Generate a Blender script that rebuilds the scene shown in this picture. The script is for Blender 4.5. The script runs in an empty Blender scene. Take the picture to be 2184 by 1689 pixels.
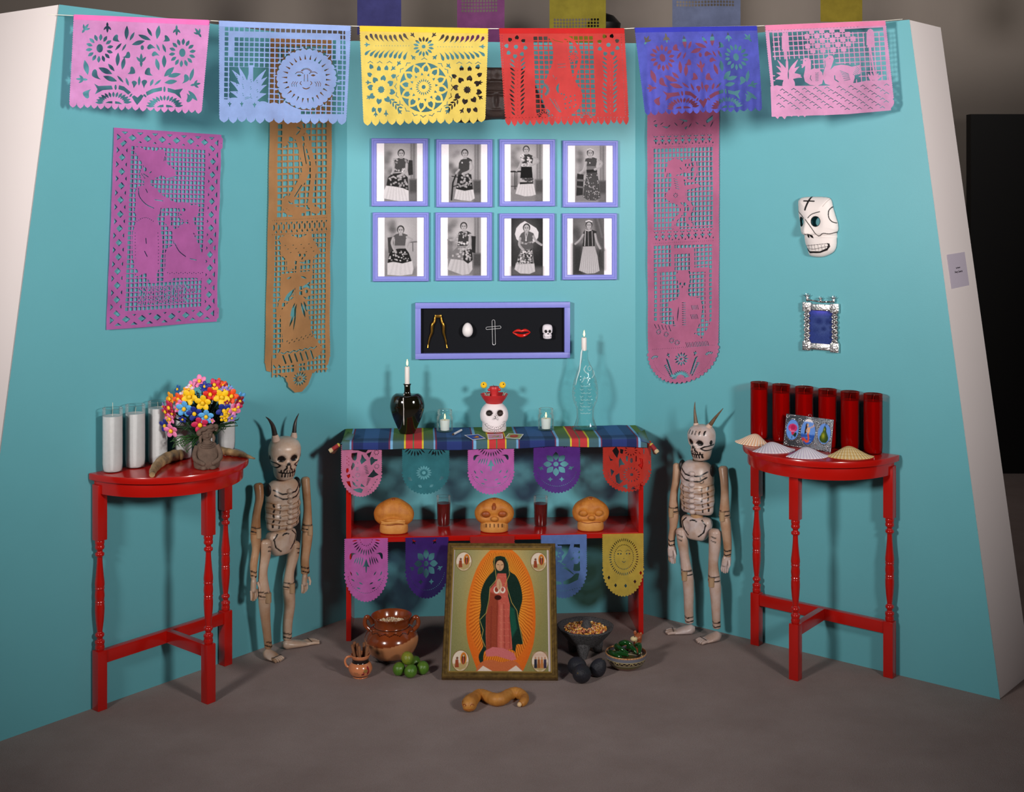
import bpy, bmesh, math, random
import numpy as np
from mathutils import Vector, Matrix
from mathutils.bvhtree import BVHTree

random.seed(7)
RNG = np.random.default_rng(7)
PI = math.pi
SC = bpy.context.scene
COL = SC.collection

# ------------------------------------------------------------------ camera
F, CX, HY, CH = 2700.0, 1074.0, 410.0, 1.80      # focal length in px, principal column, horizon row, lens height
cam = bpy.data.cameras.new('camera')
cam.sensor_fit = 'HORIZONTAL'
cam.sensor_width = 36.0
cam.lens = F * 36.0 / 2184.0
cam.shift_x = (1092.0 - CX) / 2184.0
cam.shift_y = -(844.5 - HY) / 2184.0
cam.clip_start = 0.05
cam_o = bpy.data.objects.new('camera', cam)
cam_o.location = (0, 0, CH)
cam_o.rotation_euler = (PI / 2, 0, 0)
COL.objects.link(cam_o)
SC.camera = cam_o

# ------------------------------------------------------------------ exposure, world, studio lamps
SC.view_settings.view_transform = 'Standard'
SC.view_settings.look = 'None'
SC.view_settings.gamma = 1.0
SC.view_settings.use_curve_mapping = False
SC.view_settings.exposure = 0.0
w = bpy.data.worlds.new('world')
SC.world = w
w.use_nodes = True
w.node_tree.nodes['Background'].inputs[0].default_value = (0.80, 0.86, 1.0, 1)
w.node_tree.nodes['Background'].inputs[1].default_value = 0.010


def area_light(name, loc, target, power, sx, col=(1, 1, 1), spread=180):
    l = bpy.data.lights.new(name, 'AREA')
    l.shape = 'DISK'
    l.size = sx
    l.energy = power
    l.color = col
    l.spread = math.radians(spread)
    o = bpy.data.objects.new(name, l)
    o.location = loc
    d = Vector(target) - Vector(loc)
    o.rotation_euler = d.to_track_quat('-Z', 'Y').to_euler()
    COL.objects.link(o)
    return o


area_light("studio_lamp", (-2.35, 1.15, 2.2), (0.42, 5.2, 2.42), 42.5, 0.62, (1.0, 0.965, 0.93), 90)
area_light("studio_lamp", (2.35, 1.15, 2.2), (-0.42, 5.2, 2.42), 42.5, 0.62, (1.0, 0.965, 0.93), 90)
area_light('gallery_fill', (2.6, 6.6, 4.2), (3.0, 8.6, 2.2), 13, .5, (1.0, .95, .9))  # added unseen fill that brightens the far gallery wall, no known fixture


# ------------------------------------------------------------------ picture geometry helpers
def P(px, py, Y):
    return Vector(((px - CX) * Y / F, Y, CH - (py - HY) * Y / F))


def PH(px, py, h):
    return P(px, py, (CH - h) * F / (py - HY))


class Frame:
    """a vertical plane standing on the floor: u along it, d out of it into the room, h up"""
    def __init__(s, c, u, n):
        s.c = Vector((c[0], c[1], 0)); s.u = Vector((u[0], u[1], 0)).normalized(); s.n = Vector((n[0], n[1], 0)).normalized()
        s.ang = math.atan2(s.n.y, s.n.x) + PI / 2     # rotation about z that turns local -y to the normal

    def at(s, u, d, h=0.0):
        return s.c + s.u * u + s.n * d + Vector((0, 0, h))

    def hit(s, px, py, d=0.0):
        """where the sight line of a picture point meets the plane at distance d: (u, h)"""
        r = Vector(((px - CX) / F, 1.0, 0)); c = s.c + s.n * d
        Y = c.dot(s.n) / r.dot(s.n)
        p = r * Y
        return (p - c).dot(s.u), CH - (py - HY) * Y / F


WB = Frame((-.662, 5.352), (.9977, .0675), (.0675, -.9977))      # back wall
WL = Frame((-.662, 5.352), (-.6356, -.772), (.772, -.6356))      # left wall
WR = Frame((.5657, 5.435), (.7855, -.6188), (-.6188, -.7855))    # right wall
WALLH = 2.44


# ------------------------------------------------------------------ colours and materials
def lin(c):
    c = np.asarray(c, float) / 255.0
    return np.where(c <= .04045, c / 12.92, ((c + .055) / 1.055) ** 2.4)


def rgba(c):
    l = lin(c)
    return (float(l[0]), float(l[1]), float(l[2]), 1.0)


class NT:
    def __init__(s, name):
        s.m = bpy.data.materials.new(name)
        s.m.use_nodes = True
        s.t = s.m.node_tree
        s.b = s.t.nodes['Principled BSDF']
        s.o = s.t.nodes['Material Output']

    def n(s, kind, **kw):
        nd = s.t.nodes.new(kind)
        for k, v in kw.items():
            if k.startswith('i_'):
                nd.inputs[k[2:].replace('_', ' ')].default_value = v
            else:
                setattr(nd, k, v)
        return nd

    def l(s, a, b):
        s.t.links.new(a, b)


MATS = {}


def mat(name, col=(128, 128, 128), rough=.5, metal=0.0, spec=.5, var=None, bump=None, coat=0.0, attr=None, emit=None, sss=0.0):
    """var = (scale, amount[, colour2]); bump = (scale, strength)"""
    if name in MATS:
        return MATS[name]
    t = NT(name)
    b = t.b
    b.inputs['Base Color'].default_value = rgba(col)
    b.inputs['Roughness'].default_value = rough
    b.inputs['Metallic'].default_value = metal
    b.inputs['Specular IOR Level'].default_value = spec
    if coat:
        b.inputs['Coat Weight'].default_value = coat
        b.inputs['Coat Roughness'].default_value = .08
    if sss:
        b.inputs['Subsurface Weight'].default_value = sss
        b.inputs['Subsurface Radius'].default_value = (.02, .015, .01)
    src = None
    if attr:
        a = t.n('ShaderNodeVertexColor', layer_name=attr)
        src = a.outputs['Color']
    tc = t.n('ShaderNodeTexCoord')
    if var:
        nz = t.n('ShaderNodeTexNoise', i_Scale=var[0], i_Detail=6.0, i_Roughness=.6)
        t.l(tc.outputs['Object'], nz.inputs['Vector'])
        mx = t.n('ShaderNodeMix', data_type='RGBA')
        c2 = var[2] if len(var) > 2 else tuple(max(0, x * .72) for x in col)
        if src:
            t.l(src, mx.inputs['A'])
            ml = t.n('ShaderNodeMix', data_type='RGBA', blend_type='MULTIPLY')
            ml.inputs['Factor'].default_value = 1
            t.l(src, ml.inputs['A']); ml.inputs['B'].default_value = rgba(c2)
            t.l(ml.outputs['Result'], mx.inputs['B'])
        else:
            mx.inputs['A'].default_value = rgba(col)
            mx.inputs['B'].default_value = rgba(c2)
        mr = t.n('ShaderNodeMapRange')
        mr.inputs['From Min'].default_value = .35; mr.inputs['From Max'].default_value = .70
        mr.inputs['To Max'].default_value = var[1]
        t.l(nz.outputs['Fac'], mr.inputs['Value'])
        t.l(mr.outputs['Result'], mx.inputs['Factor'])
        src = mx.outputs['Result']
    if src:
        t.l(src, b.inputs['Base Color'])
    if bump:
        nz = t.n('ShaderNodeTexNoise', i_Scale=bump[0], i_Detail=4.0)
        t.l(tc.outputs['Object'], nz.inputs['Vector'])
        bp = t.n('ShaderNodeBump')
        bp.inputs['Strength'].default_value = bump[1]
        bp.inputs['Distance'].default_value = .004
        t.l(nz.outputs['Fac'], bp.inputs['Height'])
        t.l(bp.outputs['Normal'], b.inputs['Normal'])
    if emit:
        b.inputs['Emission Color'].default_value = rgba(emit[0])
        b.inputs['Emission Strength'].default_value = emit[1]
    MATS[name] = t.m
    return t.m


def glass(name, tint=(255, 255, 255), rough=.02, f0=1.45, alpha=1.0):
    """clear thin glass: what passes straight through, tinted, plus the mirror reflection of its surface"""
    if name in MATS:
        return MATS[name]
    t = NT(name)
    tr = t.n('ShaderNodeBsdfTransparent'); tr.inputs['Color'].default_value = rgba(tint)
    gl = t.n('ShaderNodeBsdfGlossy'); gl.inputs['Roughness'].default_value = rough
    fr = t.n('ShaderNodeFresnel'); fr.inputs['IOR'].default_value = f0
    df = t.n('ShaderNodeBsdfDiffuse'); df.inputs['Color'].default_value = rgba(tint)
    ad = t.n('ShaderNodeMixShader'); ad.inputs[0].default_value = .30
    t.l(gl.outputs[0], ad.inputs[1]); t.l(df.outputs[0], ad.inputs[2])
    ml = t.n('ShaderNodeMath', operation='MULTIPLY'); ml.inputs[1].default_value = .62
    t.l(fr.outputs['Fac'], ml.inputs[0])
    mx = t.n('ShaderNodeMixShader')
    t.l(ml.outputs[0], mx.inputs['Fac']); t.l(tr.outputs[0], mx.inputs[1]); t.l(ad.outputs[0], mx.inputs[2])
    t.l(mx.outputs[0], t.o.inputs['Surface'])
    MATS[name] = t.m
    return t.m


def tissue(name, col, through=.16, dark=.80, scale=9):
    """coloured tissue paper: mottled dye, some light passes"""
    t = NT(name)
    tc = t.n('ShaderNodeTexCoord')
    nz = t.n('ShaderNodeTexNoise', i_Scale=scale, i_Detail=8.0, i_Roughness=.65)
    t.l(tc.outputs['Object'], nz.inputs['Vector'])
    mr = t.n('ShaderNodeMapRange')
    mr.inputs['From Min'].default_value = .3; mr.inputs['From Max'].default_value = .72
    t.l(nz.outputs['Fac'], mr.inputs['Value'])
    mx = t.n('ShaderNodeMix', data_type='RGBA')
    mx.inputs['A'].default_value = rgba(col)
    mx.inputs['B'].default_value = rgba(tuple(x * dark for x in col))
    t.l(mr.outputs['Result'], mx.inputs['Factor'])
    d = t.n('ShaderNodeBsdfDiffuse'); tl = t.n('ShaderNodeBsdfTranslucent'); tr = t.n('ShaderNodeBsdfTransparent')
    t.l(mx.outputs['Result'], d.inputs['Color']); t.l(mx.outputs['Result'], tl.inputs['Color'])
    tr.inputs['Color'].default_value = rgba(tuple(120 + x * .53 for x in col))
    bp = t.n('ShaderNodeBump'); bp.inputs['Strength'].default_value = .25; bp.inputs['Distance'].default_value = .003
    t.l(nz.outputs['Fac'], bp.inputs['Height']); t.l(bp.outputs['Normal'], d.inputs['Normal'])
    m1 = t.n('ShaderNodeMixShader'); m1.inputs[0].default_value = .15
    t.l(d.outputs[0], m1.inputs[1]); t.l(tl.outputs[0], m1.inputs[2])
    m2 = t.n('ShaderNodeMixShader'); m2.inputs[0].default_value = through
    t.l(m1.outputs[0], m2.inputs[1]); t.l(tr.outputs[0], m2.inputs[2])
    t.l(m2.outputs[0], t.o.inputs['Surface'])
    return t.m


# ------------------------------------------------------------------ mesh building
class MB:
    def __init__(s):
        s.v = []; s.f = []

    def add(s, vs, fs):
        k = len(s.v)
        s.v += [tuple(v) for v in vs]
        s.f += [tuple(i + k for i in f) for f in fs]
        return s

    def box(s, x0, x1, y0, y1, z0, z1, M=None):
        vs = [(x0, y0, z0), (x1, y0, z0), (x1, y1, z0), (x0, y1, z0), (x0, y0, z1), (x1, y0, z1), (x1, y1, z1), (x0, y1, z1)]
        if M is not None:
            vs = [M @ Vector(v) for v in vs]
        return s.add(vs, [(0, 3, 2, 1), (4, 5, 6, 7), (0, 1, 5, 4), (1, 2, 6, 5), (2, 3, 7, 6), (3, 0, 4, 7)])

    def lathe(s, prof, n=32, c=(0, 0, 0), sx=1.0, sy=1.0, cap=True, wob=None):
        vs = []; fs = []
        for k, (r, z) in enumerate(prof):
            for i in range(n):
                a = 2 * PI * i / n
                q = 1.0 if wob is None else wob(a, z)
                vs.append((c[0] + r * q * sx * math.cos(a), c[1] + r * q * sy * math.sin(a), c[2] + z))
        m = len(prof)
        for k in range(m - 1):
            for i in range(n):
                j = (i + 1) % n
                fs.append((k * n + i, k * n + j, (k + 1) * n + j, (k + 1) * n + i))
        if cap:
            if prof[0][0] > 1e-6: fs.append(tuple(reversed(range(n))))
            if prof[-1][0] > 1e-6: fs.append(tuple(range((m - 1) * n, m * n)))
        return s.add(vs, fs)

    def rings(s, rings, cap=True):
        n = len(rings[0]); vs = [p for r in rings for p in r]; fs = []
        for k in range(len(rings) - 1):
            for i in range(n):
                j = (i + 1) % n
                fs.append((k * n + i, k * n + j, (k + 1) * n + j, (k + 1) * n + i))
        if cap:
            fs.append(tuple(reversed(range(n))))
            fs.append(tuple(range((len(rings) - 1) * n, len(rings) * n)))
        return s.add(vs, fs)

    def tube(s, pts, rad, n=10, cap=True, flat=None):
        """round tube along a polyline; rad a number or one per point; flat squeezes along the second axis"""
        pts = [Vector(p) for p in pts]
        if not hasattr(rad, '__len__'):
            rad = [rad] * len(pts)
        rings = []; ref = None
        for k, p in enumerate(pts):
            t = (pts[min(k + 1, len(pts) - 1)] - pts[max(k - 1, 0)])
            t = t.normalized() if t.length > 1e-9 else Vector((0, 0, 1))
            if ref is None:
                ref = t.orthogonal().normalized()
            ref = (ref - t * ref.dot(t))
            ref = ref.normalized() if ref.length > 1e-6 else t.orthogonal().normalized()
            b = t.cross(ref)
            q = 1.0 if flat is None else flat
            rings.append([p + ref * (rad[k] * math.cos(2 * PI * i / n)) + b * (rad[k] * q * math.sin(2 * PI * i / n)) for i in range(n)])
        return s.rings(rings, cap)

    def ellip(s, c, rx, ry, rz, nu=20, nv=12, M=None):
        vs = []; fs = []
        c = Vector(c)
        for j in range(nv + 1):
            th = PI * j / nv
            for i in range(nu):
                ph = 2 * PI * i / nu
                p = Vector((rx * math.sin(th) * math.cos(ph), ry * math.sin(th) * math.sin(ph), rz * math.cos(th)))
                if M is not None:
                    p = M @ p
                vs.append(c + p)
        for j in range(nv):
            for i in range(nu):
                k = (i + 1) % nu
                fs.append((j * nu + i, (j + 1) * nu + i, (j + 1) * nu + k, j * nu + k))
        return s.add(vs, fs)

    def prism(s, poly, y0, y1):
        """outline in x-z, extruded along y"""
        n = len(poly)
        vs = [(x, y0, z) for x, z in poly] + [(x, y1, z) for x, z in poly]
        fs = [tuple(range(n)), tuple(reversed(range(n, 2 * n)))]
        fs += [(i, i + n, (i + 1) % n + n, (i + 1) % n) for i in range(n)]
        return s.add(vs, fs)

    def slab(s, poly, z0, z1):
        """outline in x-y, extruded along z"""
        n = len(poly)
        vs = [(x, y, z0) for x, y in poly] + [(x, y, z1) for x, y in poly]
        fs = [tuple(reversed(range(n))), tuple(range(n, 2 * n))]
        fs += [(i, (i + 1) % n, (i + 1) % n + n, i + n) for i in range(n)]
        return s.add(vs, fs)

    def xf(s, M):
        s.v = [tuple(M @ Vector(v)) for v in s.v]
        return s


def spline(pts, n=40):
    """smooth curve through the points (Catmull-Rom); works for tuples of any length"""
    A = np.array(pts, float); m = len(A)
    out = []
    for q in np.linspace(0, m - 1, n):
        i = min(int(q), m - 2); f = q - i
        p0 = A[max(i - 1, 0)]; p1 = A[i]; p2 = A[i + 1]; p3 = A[min(i + 2, m - 1)]
        out.append(.5 * ((2 * p1) + (-p0 + p2) * f + (2 * p0 - 5 * p1 + 4 * p2 - p3) * f ** 2 + (-p0 + 3 * p1 - 3 * p2 + p3) * f ** 3))
    return np.array(out)


def obj(name, mb, m, parent=None, smooth=True, angle=40, bevel=0, loc=None, rot=None, me=None):
    if me is None:
        me = bpy.data.meshes.new(name)
        me.from_pydata(mb.v, [], mb.f)
        bm = bmesh.new(); bm.from_mesh(me)
        bmesh.ops.remove_doubles(bm, verts=bm.verts, dist=1e-6)
        bmesh.ops.recalc_face_normals(bm, faces=bm.faces)
        if bevel:
            es = [e for e in bm.edges if len(e.link_faces) == 2 and e.calc_face_angle(0) > .6]
            bmesh.ops.bevel(bm, geom=es, offset=bevel, segments=2, affect='EDGES', profile=.6)
        bm.to_mesh(me); bm.free()
        if smooth:
            me.polygons.foreach_set('use_smooth', [True] * len(me.polygons))
            me.set_sharp_from_angle(angle=math.radians(angle))
        me.materials.append(m)
    o = bpy.data.objects.new(name, me)
    COL.objects.link(o)
    if parent is not None:
        o.parent = parent
    if loc is not None:
        o.location = loc
    if rot is not None:
        o.rotation_euler = rot
    return o


def tag(o, label=None, cat=None, group=None, kind=None):
    if label: o['label'] = label
    if cat: o['category'] = cat
    if group: o['group'] = group
    if kind: o['kind'] = kind
    return o


def thing(name, label, cat, loc=(0, 0, 0), rotz=0.0, group=None):
    o = bpy.data.objects.new(name, None)
    o.empty_display_size = .05
    COL.objects.link(o)
    o.location = loc
    o.rotation_euler = (0, 0, rotz)
    return tag(o, label, cat, group)


def copy_tree(o, parent=None):
    c = o.copy(); COL.objects.link(c)
    c.parent = parent
    for ch in list(o.children):
        copy_tree(ch, c)
    return c


# ------------------------------------------------------------------ 2D shapes as sampled distance (paper cutting and printing)
def sd_poly(X, Y, pts):
    """signed distance to a closed outline, positive inside"""
    P_ = np.asarray(pts, float); Q = np.roll(P_, -1, 0)
    d2 = np.full(X.shape, 1e18); ins = np.zeros(X.shape, bool)
    for (ax, ay), (bx, by) in zip(P_, Q):
        ex, ey = bx - ax, by - ay
        wx, wy = X - ax, Y - ay
        t = np.clip((wx * ex + wy * ey) / (ex * ex + ey * ey + 1e-18), 0, 1)
        dx, dy = wx - ex * t, wy - ey * t
        d2 = np.minimum(d2, dx * dx + dy * dy)
        if ay != by:
            c = ((ay <= Y) & (by > Y)) | ((by <= Y) & (ay > Y))
            xi = ax + (Y - ay) * ex / (by - ay)
            ins ^= c & (X < xi)
    d = np.sqrt(d2)
    return np.where(ins, d, -d)


def sd_line(X, Y, pts, w):
    P_ = np.asarray(pts, float)
    d2 = np.full(X.shape, 1e18)
    for (ax, ay), (bx, by) in zip(P_[:-1], P_[1:]):
        ex, ey = bx - ax, by - ay
        wx, wy = X - ax, Y - ay
        t = np.clip((wx * ex + wy * ey) / (ex * ex + ey * ey + 1e-18), 0, 1)
        d2 = np.minimum(d2, (wx - ex * t) ** 2 + (wy - ey * t) ** 2)
    return w / 2 - np.sqrt(d2)


def ell(cx, cy, rx, ry=None, n=20, rot=0.0):
    ry = rx if ry is None else ry
    c, s_ = math.cos(rot), math.sin(rot)
    return [(cx + rx * math.cos(a) * c - ry * math.sin(a) * s_, cy + rx * math.cos(a) * s_ + ry * math.sin(a) * c)
            for a in np.linspace(0, 2 * PI, n, endpoint=False)]


def leaf(x0, y0, x1, y1, w, n=7, peak=.5, bend=0.0):
    """pointed leaf from one point to the other; bend bows it sideways"""
    dx, dy = x1 - x0, y1 - y0
    nx, ny = -dy, dx
    L = math.hypot(dx, dy) or 1e-9
    nx, ny = nx / L, ny / L
    up = []; dn = []
    for t in np.linspace(0, 1, n):
        q = t ** (math.log(.5) / math.log(peak))
        hw = w / 2 * math.sin(PI * q)
        b = bend * math.sin(PI * t)
        cx, cy = x0 + dx * t + nx * b, y0 + dy * t + ny * b
        up.append((cx + nx * hw, cy + ny * hw)); dn.append((cx - nx * hw, cy - ny * hw))
    return up + dn[-2:0:-1]


def drop(x0, y0, x1, y1, w, bend=0.0):
    """tear drop: pointed at the first end, round at the second"""
    dx, dy = x1 - x0, y1 - y0
    L = math.hypot(dx, dy) or 1e-9
    nx, ny = -dy / L, dx / L
    up = []; dn = []
    for t in (0, .15, .3, .45, .58, .68, .76, .84, .91, .965, 1.0):
        hw = w / 2 * ((t / .72) ** 1.5 if t < .72 else math.sqrt(max(0, 1 - ((t - .72) / .28) ** 2)))
        b = bend * math.sin(PI * t)
        cx, cy = x0 + dx * t + nx * b, y0 + dy * t + ny * b
        up.append((cx + nx * hw, cy + ny * hw)); dn.append((cx - nx * hw, cy - ny * hw))
    return up + dn[-2:0:-1]


def rect(x0, y0, x1, y1):
    return [(x0, y0), (x1, y0), (x1, y1), (x0, y1)]


def quadmap(src, dst):
    """map of the plane taking the four src corners (tl, tr, br, bl) to the axis rectangle dst = (x0, y0, x1, y1)"""
    A = []; b = []
    x0, y0, x1, y1 = dst
    for (x, y), (u, v) in zip(src, [(x0, y0), (x1, y0), (x1, y1), (x0, y1)]):
        A.append([x, y, 1, 0, 0, 0, -u * x, -u * y]); b.append(u)
        A.append([0, 0, 0, x, y, 1, -v * x, -v * y]); b.append(v)
    h = np.append(np.linalg.solve(np.array(A, float), np.array(b, float)), 1).reshape(3, 3)

    def f(pts):
        p = np.asarray(pts, float)
        q = np.c_[p, np.ones(len(p))] @ h.T
        return q[:, :2] / q[:, 2:]
    return f


class Sheet:
    """a sheet of paper cut by shapes. x to the right, y down, metres; m maps drawing coordinates to the sheet"""
    def __init__(s, w, h, cell=.0016, m=None, scale=1.0):
        s.w, s.h, s.c = w, h, cell
        pad = 6 * cell
        s.xs = np.arange(-pad, w + pad, cell); s.ys = np.arange(-pad, h + pad, cell)
        s.X, s.Y = np.meshgrid(s.xs, s.ys)
        s.f = np.full(s.X.shape, -1.0)
        s.m = m; s.k = scale

    def _win(s, q, mg):
        i0 = max(0, int((q[:, 0].min() - mg - s.xs[0]) / s.c)); i1 = min(len(s.xs), int((q[:, 0].max() + mg - s.xs[0]) / s.c) + 2)
        j0 = max(0, int((q[:, 1].min() - mg - s.ys[0]) / s.c)); j1 = min(len(s.ys), int((q[:, 1].max() + mg - s.ys[0]) / s.c) + 2)
        return slice(j0, max(j1, j0)), slice(i0, max(i1, i0))

    def _go(s, pts, sign, width=None):
        q = np.asarray(pts, float) if s.m is None else s.m(pts)
        w_ = s._win(q, 3 * s.c + (width or 0) * s.k)
        X, Y = s.X[w_], s.Y[w_]
        if X.size == 0:
            return s
        d = sd_poly(X, Y, q) if width is None else sd_line(X, Y, q, width * s.k)
        s.f[w_] = np.maximum(s.f[w_], d) if sign > 0 else np.minimum(s.f[w_], -d)
        return s

    def add(s, pts): return s._go(pts, 1)
    def cut(s, pts): return s._go(pts, -1)
    def addl(s, pts, w): return s._go(pts, 1, w)
    def cutl(s, pts, w): return s._go(pts, -1, w)

    def dots(s, pts, r):
        for x, y in pts:
            s.cut(ell(x, y, r, n=8))
        return s

    def mesh(s, name, warp, merge=True):
        """marching squares over the samples, whole 4x4 blocks merged; warp(x, y) -> x, y, z arrays"""
        f = s.f; ny, nx = f.shape
        ny -= (ny - 1) % 4; nx -= (nx - 1) % 4
        f = f[:ny, :nx]; X = s.X[:ny, :nx]; Y = s.Y[:ny, :nx]
        f = np.where(np.abs(f) < 1e-9, 1e-9, f)
        ins = f > 0
        # drop scraps that the cuts have freed: keep what hangs together with the middle row of the largest run
        seed = np.zeros_like(ins); seed[:12] = ins[:12]
        if seed.any() and merge:
            last = -1
            while True:
                for _ in range(12):
                    g = seed.copy(); g[1:] |= seed[:-1]; g[:-1] |= seed[1:]; g[:, 1:] |= seed[:, :-1]; g[:, :-1] |= seed[:, 1:]
                    seed = g & ins
                k = int(seed.sum())
                if k == last: break
                last = k
            f = np.where(ins & ~seed, -1e-4, f); ins = seed
        N = ny * nx
        nid = np.arange(N).reshape(ny, nx)
        # crossing points
        th = f[:, :-1] / (f[:, :-1] - f[:, 1:] + 1e-30); tv = f[:-1] / (f[:-1] - f[1:] + 1e-30)
        th = np.clip(th, .02, .98); tv = np.clip(tv, .02, .98)
        hx = X[:, :-1] + (X[:, 1:] - X[:, :-1]) * th; hy = Y[:, :-1]
        vx = X[:-1]; vy = Y[:-1] + (Y[1:] - Y[:-1]) * tv
        px = np.concatenate([X.ravel(), hx.ravel(), vx.ravel()]); py = np.concatenate([Y.ravel(), hy.ravel(), vy.ravel()])
        hid = N + np.arange(hx.size).reshape(hx.shape); vid = N + hx.size + np.arange(vx.size).reshape(vx.shape)
        a, b, c, d = ins[:-1, :-1], ins[:-1, 1:], ins[1:, 1:], ins[1:, :-1]
        case = a * 1 + b * 2 + c * 4 + d * 8
        full = case == 15
        by, bx = full.shape[0] // 4, full.shape[1] // 4
        blk = full[:by * 4, :bx * 4].reshape(by, 4, bx, 4).all(axis=(1, 3)) & merge
        faces = []
        J, I = np.nonzero(blk); J = J * 4; I = I * 4
        faces.append(np.c_[nid[J, I], nid[J + 4, I], nid[J + 4, I + 4], nid[J, I + 4]])
        rest = full.copy(); rest[:by * 4, :bx * 4] &= ~np.repeat(np.repeat(blk, 4, 0), 4, 1)
        J, I = np.nonzero(rest)
        faces.append(np.c_[nid[J, I], nid[J + 1, I], nid[J + 1, I + 1], nid[J, I + 1]])
        T = {1: ['0tl'], 2: ['1rt'], 4: ['2br'], 8: ['3lb'], 3: ['01rl'], 6: ['12bt'], 12: ['23lr'], 9: ['30tb'],
             7: ['012bl'], 14: ['123lt'], 13: ['230tr'], 11: ['301rb'], 5: ['0tl', '2br'], 10: ['1rt', '3lb']}
        for k, polys in T.items():
            J, I = np.nonzero(case == k)
            if not len(J):
                continue
            R = {'0': nid[J, I], '1': nid[J, I + 1], '2': nid[J + 1, I + 1], '3': nid[J + 1, I],
                 't': hid[J, I], 'b': hid[J + 1, I], 'l': vid[J, I], 'r': vid[J, I + 1]}
            for pl in polys:
                faces.append(np.stack([R[ch] for ch in pl][::-1], 1))
        used = np.unique(np.concatenate([x.ravel() for x in faces]))
        rem = np.full(len(px), -1, np.int64); rem[used] = np.arange(len(used))
        faces = [rem[x] for x in faces if len(x)]
        s.used = np.stack([px[used], py[used]], 1)
        x, y, z = warp(px[used], py[used])
        me = bpy.data.meshes.new(name)
        co = np.stack([x, y, z], 1).astype(np.float32)
        me.vertices.add(len(co)); me.vertices.foreach_set('co', co.ravel())
        nl = sum(x.size for x in faces); npoly = sum(len(x) for x in faces)
        me.loops.add(nl); me.polygons.add(npoly)
        me.loops.foreach_set('vertex_index', np.concatenate([x.ravel() for x in faces]).astype(np.int32))
        tot = np.concatenate([np.full(len(x), x.shape[1]) for x in faces]).astype(np.int32)
        me.polygons.foreach_set('loop_start', (np.cumsum(tot) - tot).astype(np.int32))
        me.polygons.foreach_set('loop_total', tot)
        me.polygons.foreach_set('use_smooth', np.ones(npoly, bool))
        me.update(calc_edges=True)
        return me


class Canvas:
    """a small printed picture; drawing coordinates 0..w, 0..h with y down; kept as linear colour"""
    def __init__(s, nx, ny, x0=0, y0=0, x1=None, y1=None, col=(255, 255, 255)):
        x1 = nx if x1 is None else x1; y1 = ny if y1 is None else y1
        s.xs = np.linspace(x0, x1, nx); s.ys = np.linspace(y0, y1, ny)
        s.X, s.Y = np.meshgrid(s.xs, s.ys)
        s.px = (x1 - x0) / (nx - 1)
        s.a = np.zeros((ny, nx, 3)); s.a[:] = np.asarray(col, float)

    def mix(s, cov, col, op=1.0):
        cov = (np.clip(cov, 0, 1) * op)[..., None]
        s.a = s.a * (1 - cov) + np.asarray(col, float) * cov
        return s

    def win(s, pts, mg, f, col, op, soft):
        q = np.asarray(pts, float); mg += s.px * (soft + 1)
        i = np.searchsorted(s.xs, (q[:, 0].min() - mg, q[:, 0].max() + mg)); j = np.searchsorted(s.ys, (q[:, 1].min() - mg, q[:, 1].max() + mg))
        k = (slice(*j), slice(*i))
        if s.X[k].size:
            cov = (np.clip(f(s.X[k], s.Y[k]) / (s.px * soft) + .5, 0, 1) * op)[..., None]
            s.a[k] = s.a[k] * (1 - cov) + np.asarray(col, float) * cov
        return s

    def poly(s, pts, col, op=1.0, soft=1.0):
        return s.win(pts, 0, lambda X, Y: sd_poly(X, Y, pts), col, op, soft)

    def line(s, pts, w, col, op=1.0, soft=1.0):
        return s.win(pts, w, lambda X, Y: sd_line(X, Y, pts, w), col, op, soft)

    def ell(s, cx, cy, rx, ry, col, op=1.0, soft=1.0, rot=0.0):
        dx, dy = s.X - cx, s.Y - cy
        c, q = math.cos(rot), math.sin(rot)
        u, v = (dx * c + dy * q) / rx, (-dx * q + dy * c) / ry
        return s.mix((1 - np.sqrt(u * u + v * v)) * min(rx, ry) / (s.px * soft) + .5, col, op)

    def glow(s, cx, cy, rx, ry, col, op=1.0):
        return s.mix(np.exp(-(((s.X - cx) / rx) ** 2 + ((s.Y - cy) / ry) ** 2)), col, op)

    def noise(s, amp, scale=1):
        ny, nx = s.X.shape
        n = RNG.normal(0, 1, (ny // scale + 2, nx // scale + 2))
        n = np.repeat(np.repeat(n, scale, 0), scale, 1)[:ny, :nx]
        s.a = np.clip(s.a + amp * n[..., None], 0, 255)
        return s


def paint(me, name, col):
    """col: n x 3 sRGB per vertex"""
    at = me.color_attributes.new(name, 'FLOAT_COLOR', 'POINT')
    c = np.ones((len(me.vertices), 4), np.float32)
    c[:, :3] = lin(np.clip(col, 0, 255))
    at.data.foreach_set('color', c.ravel())


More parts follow.
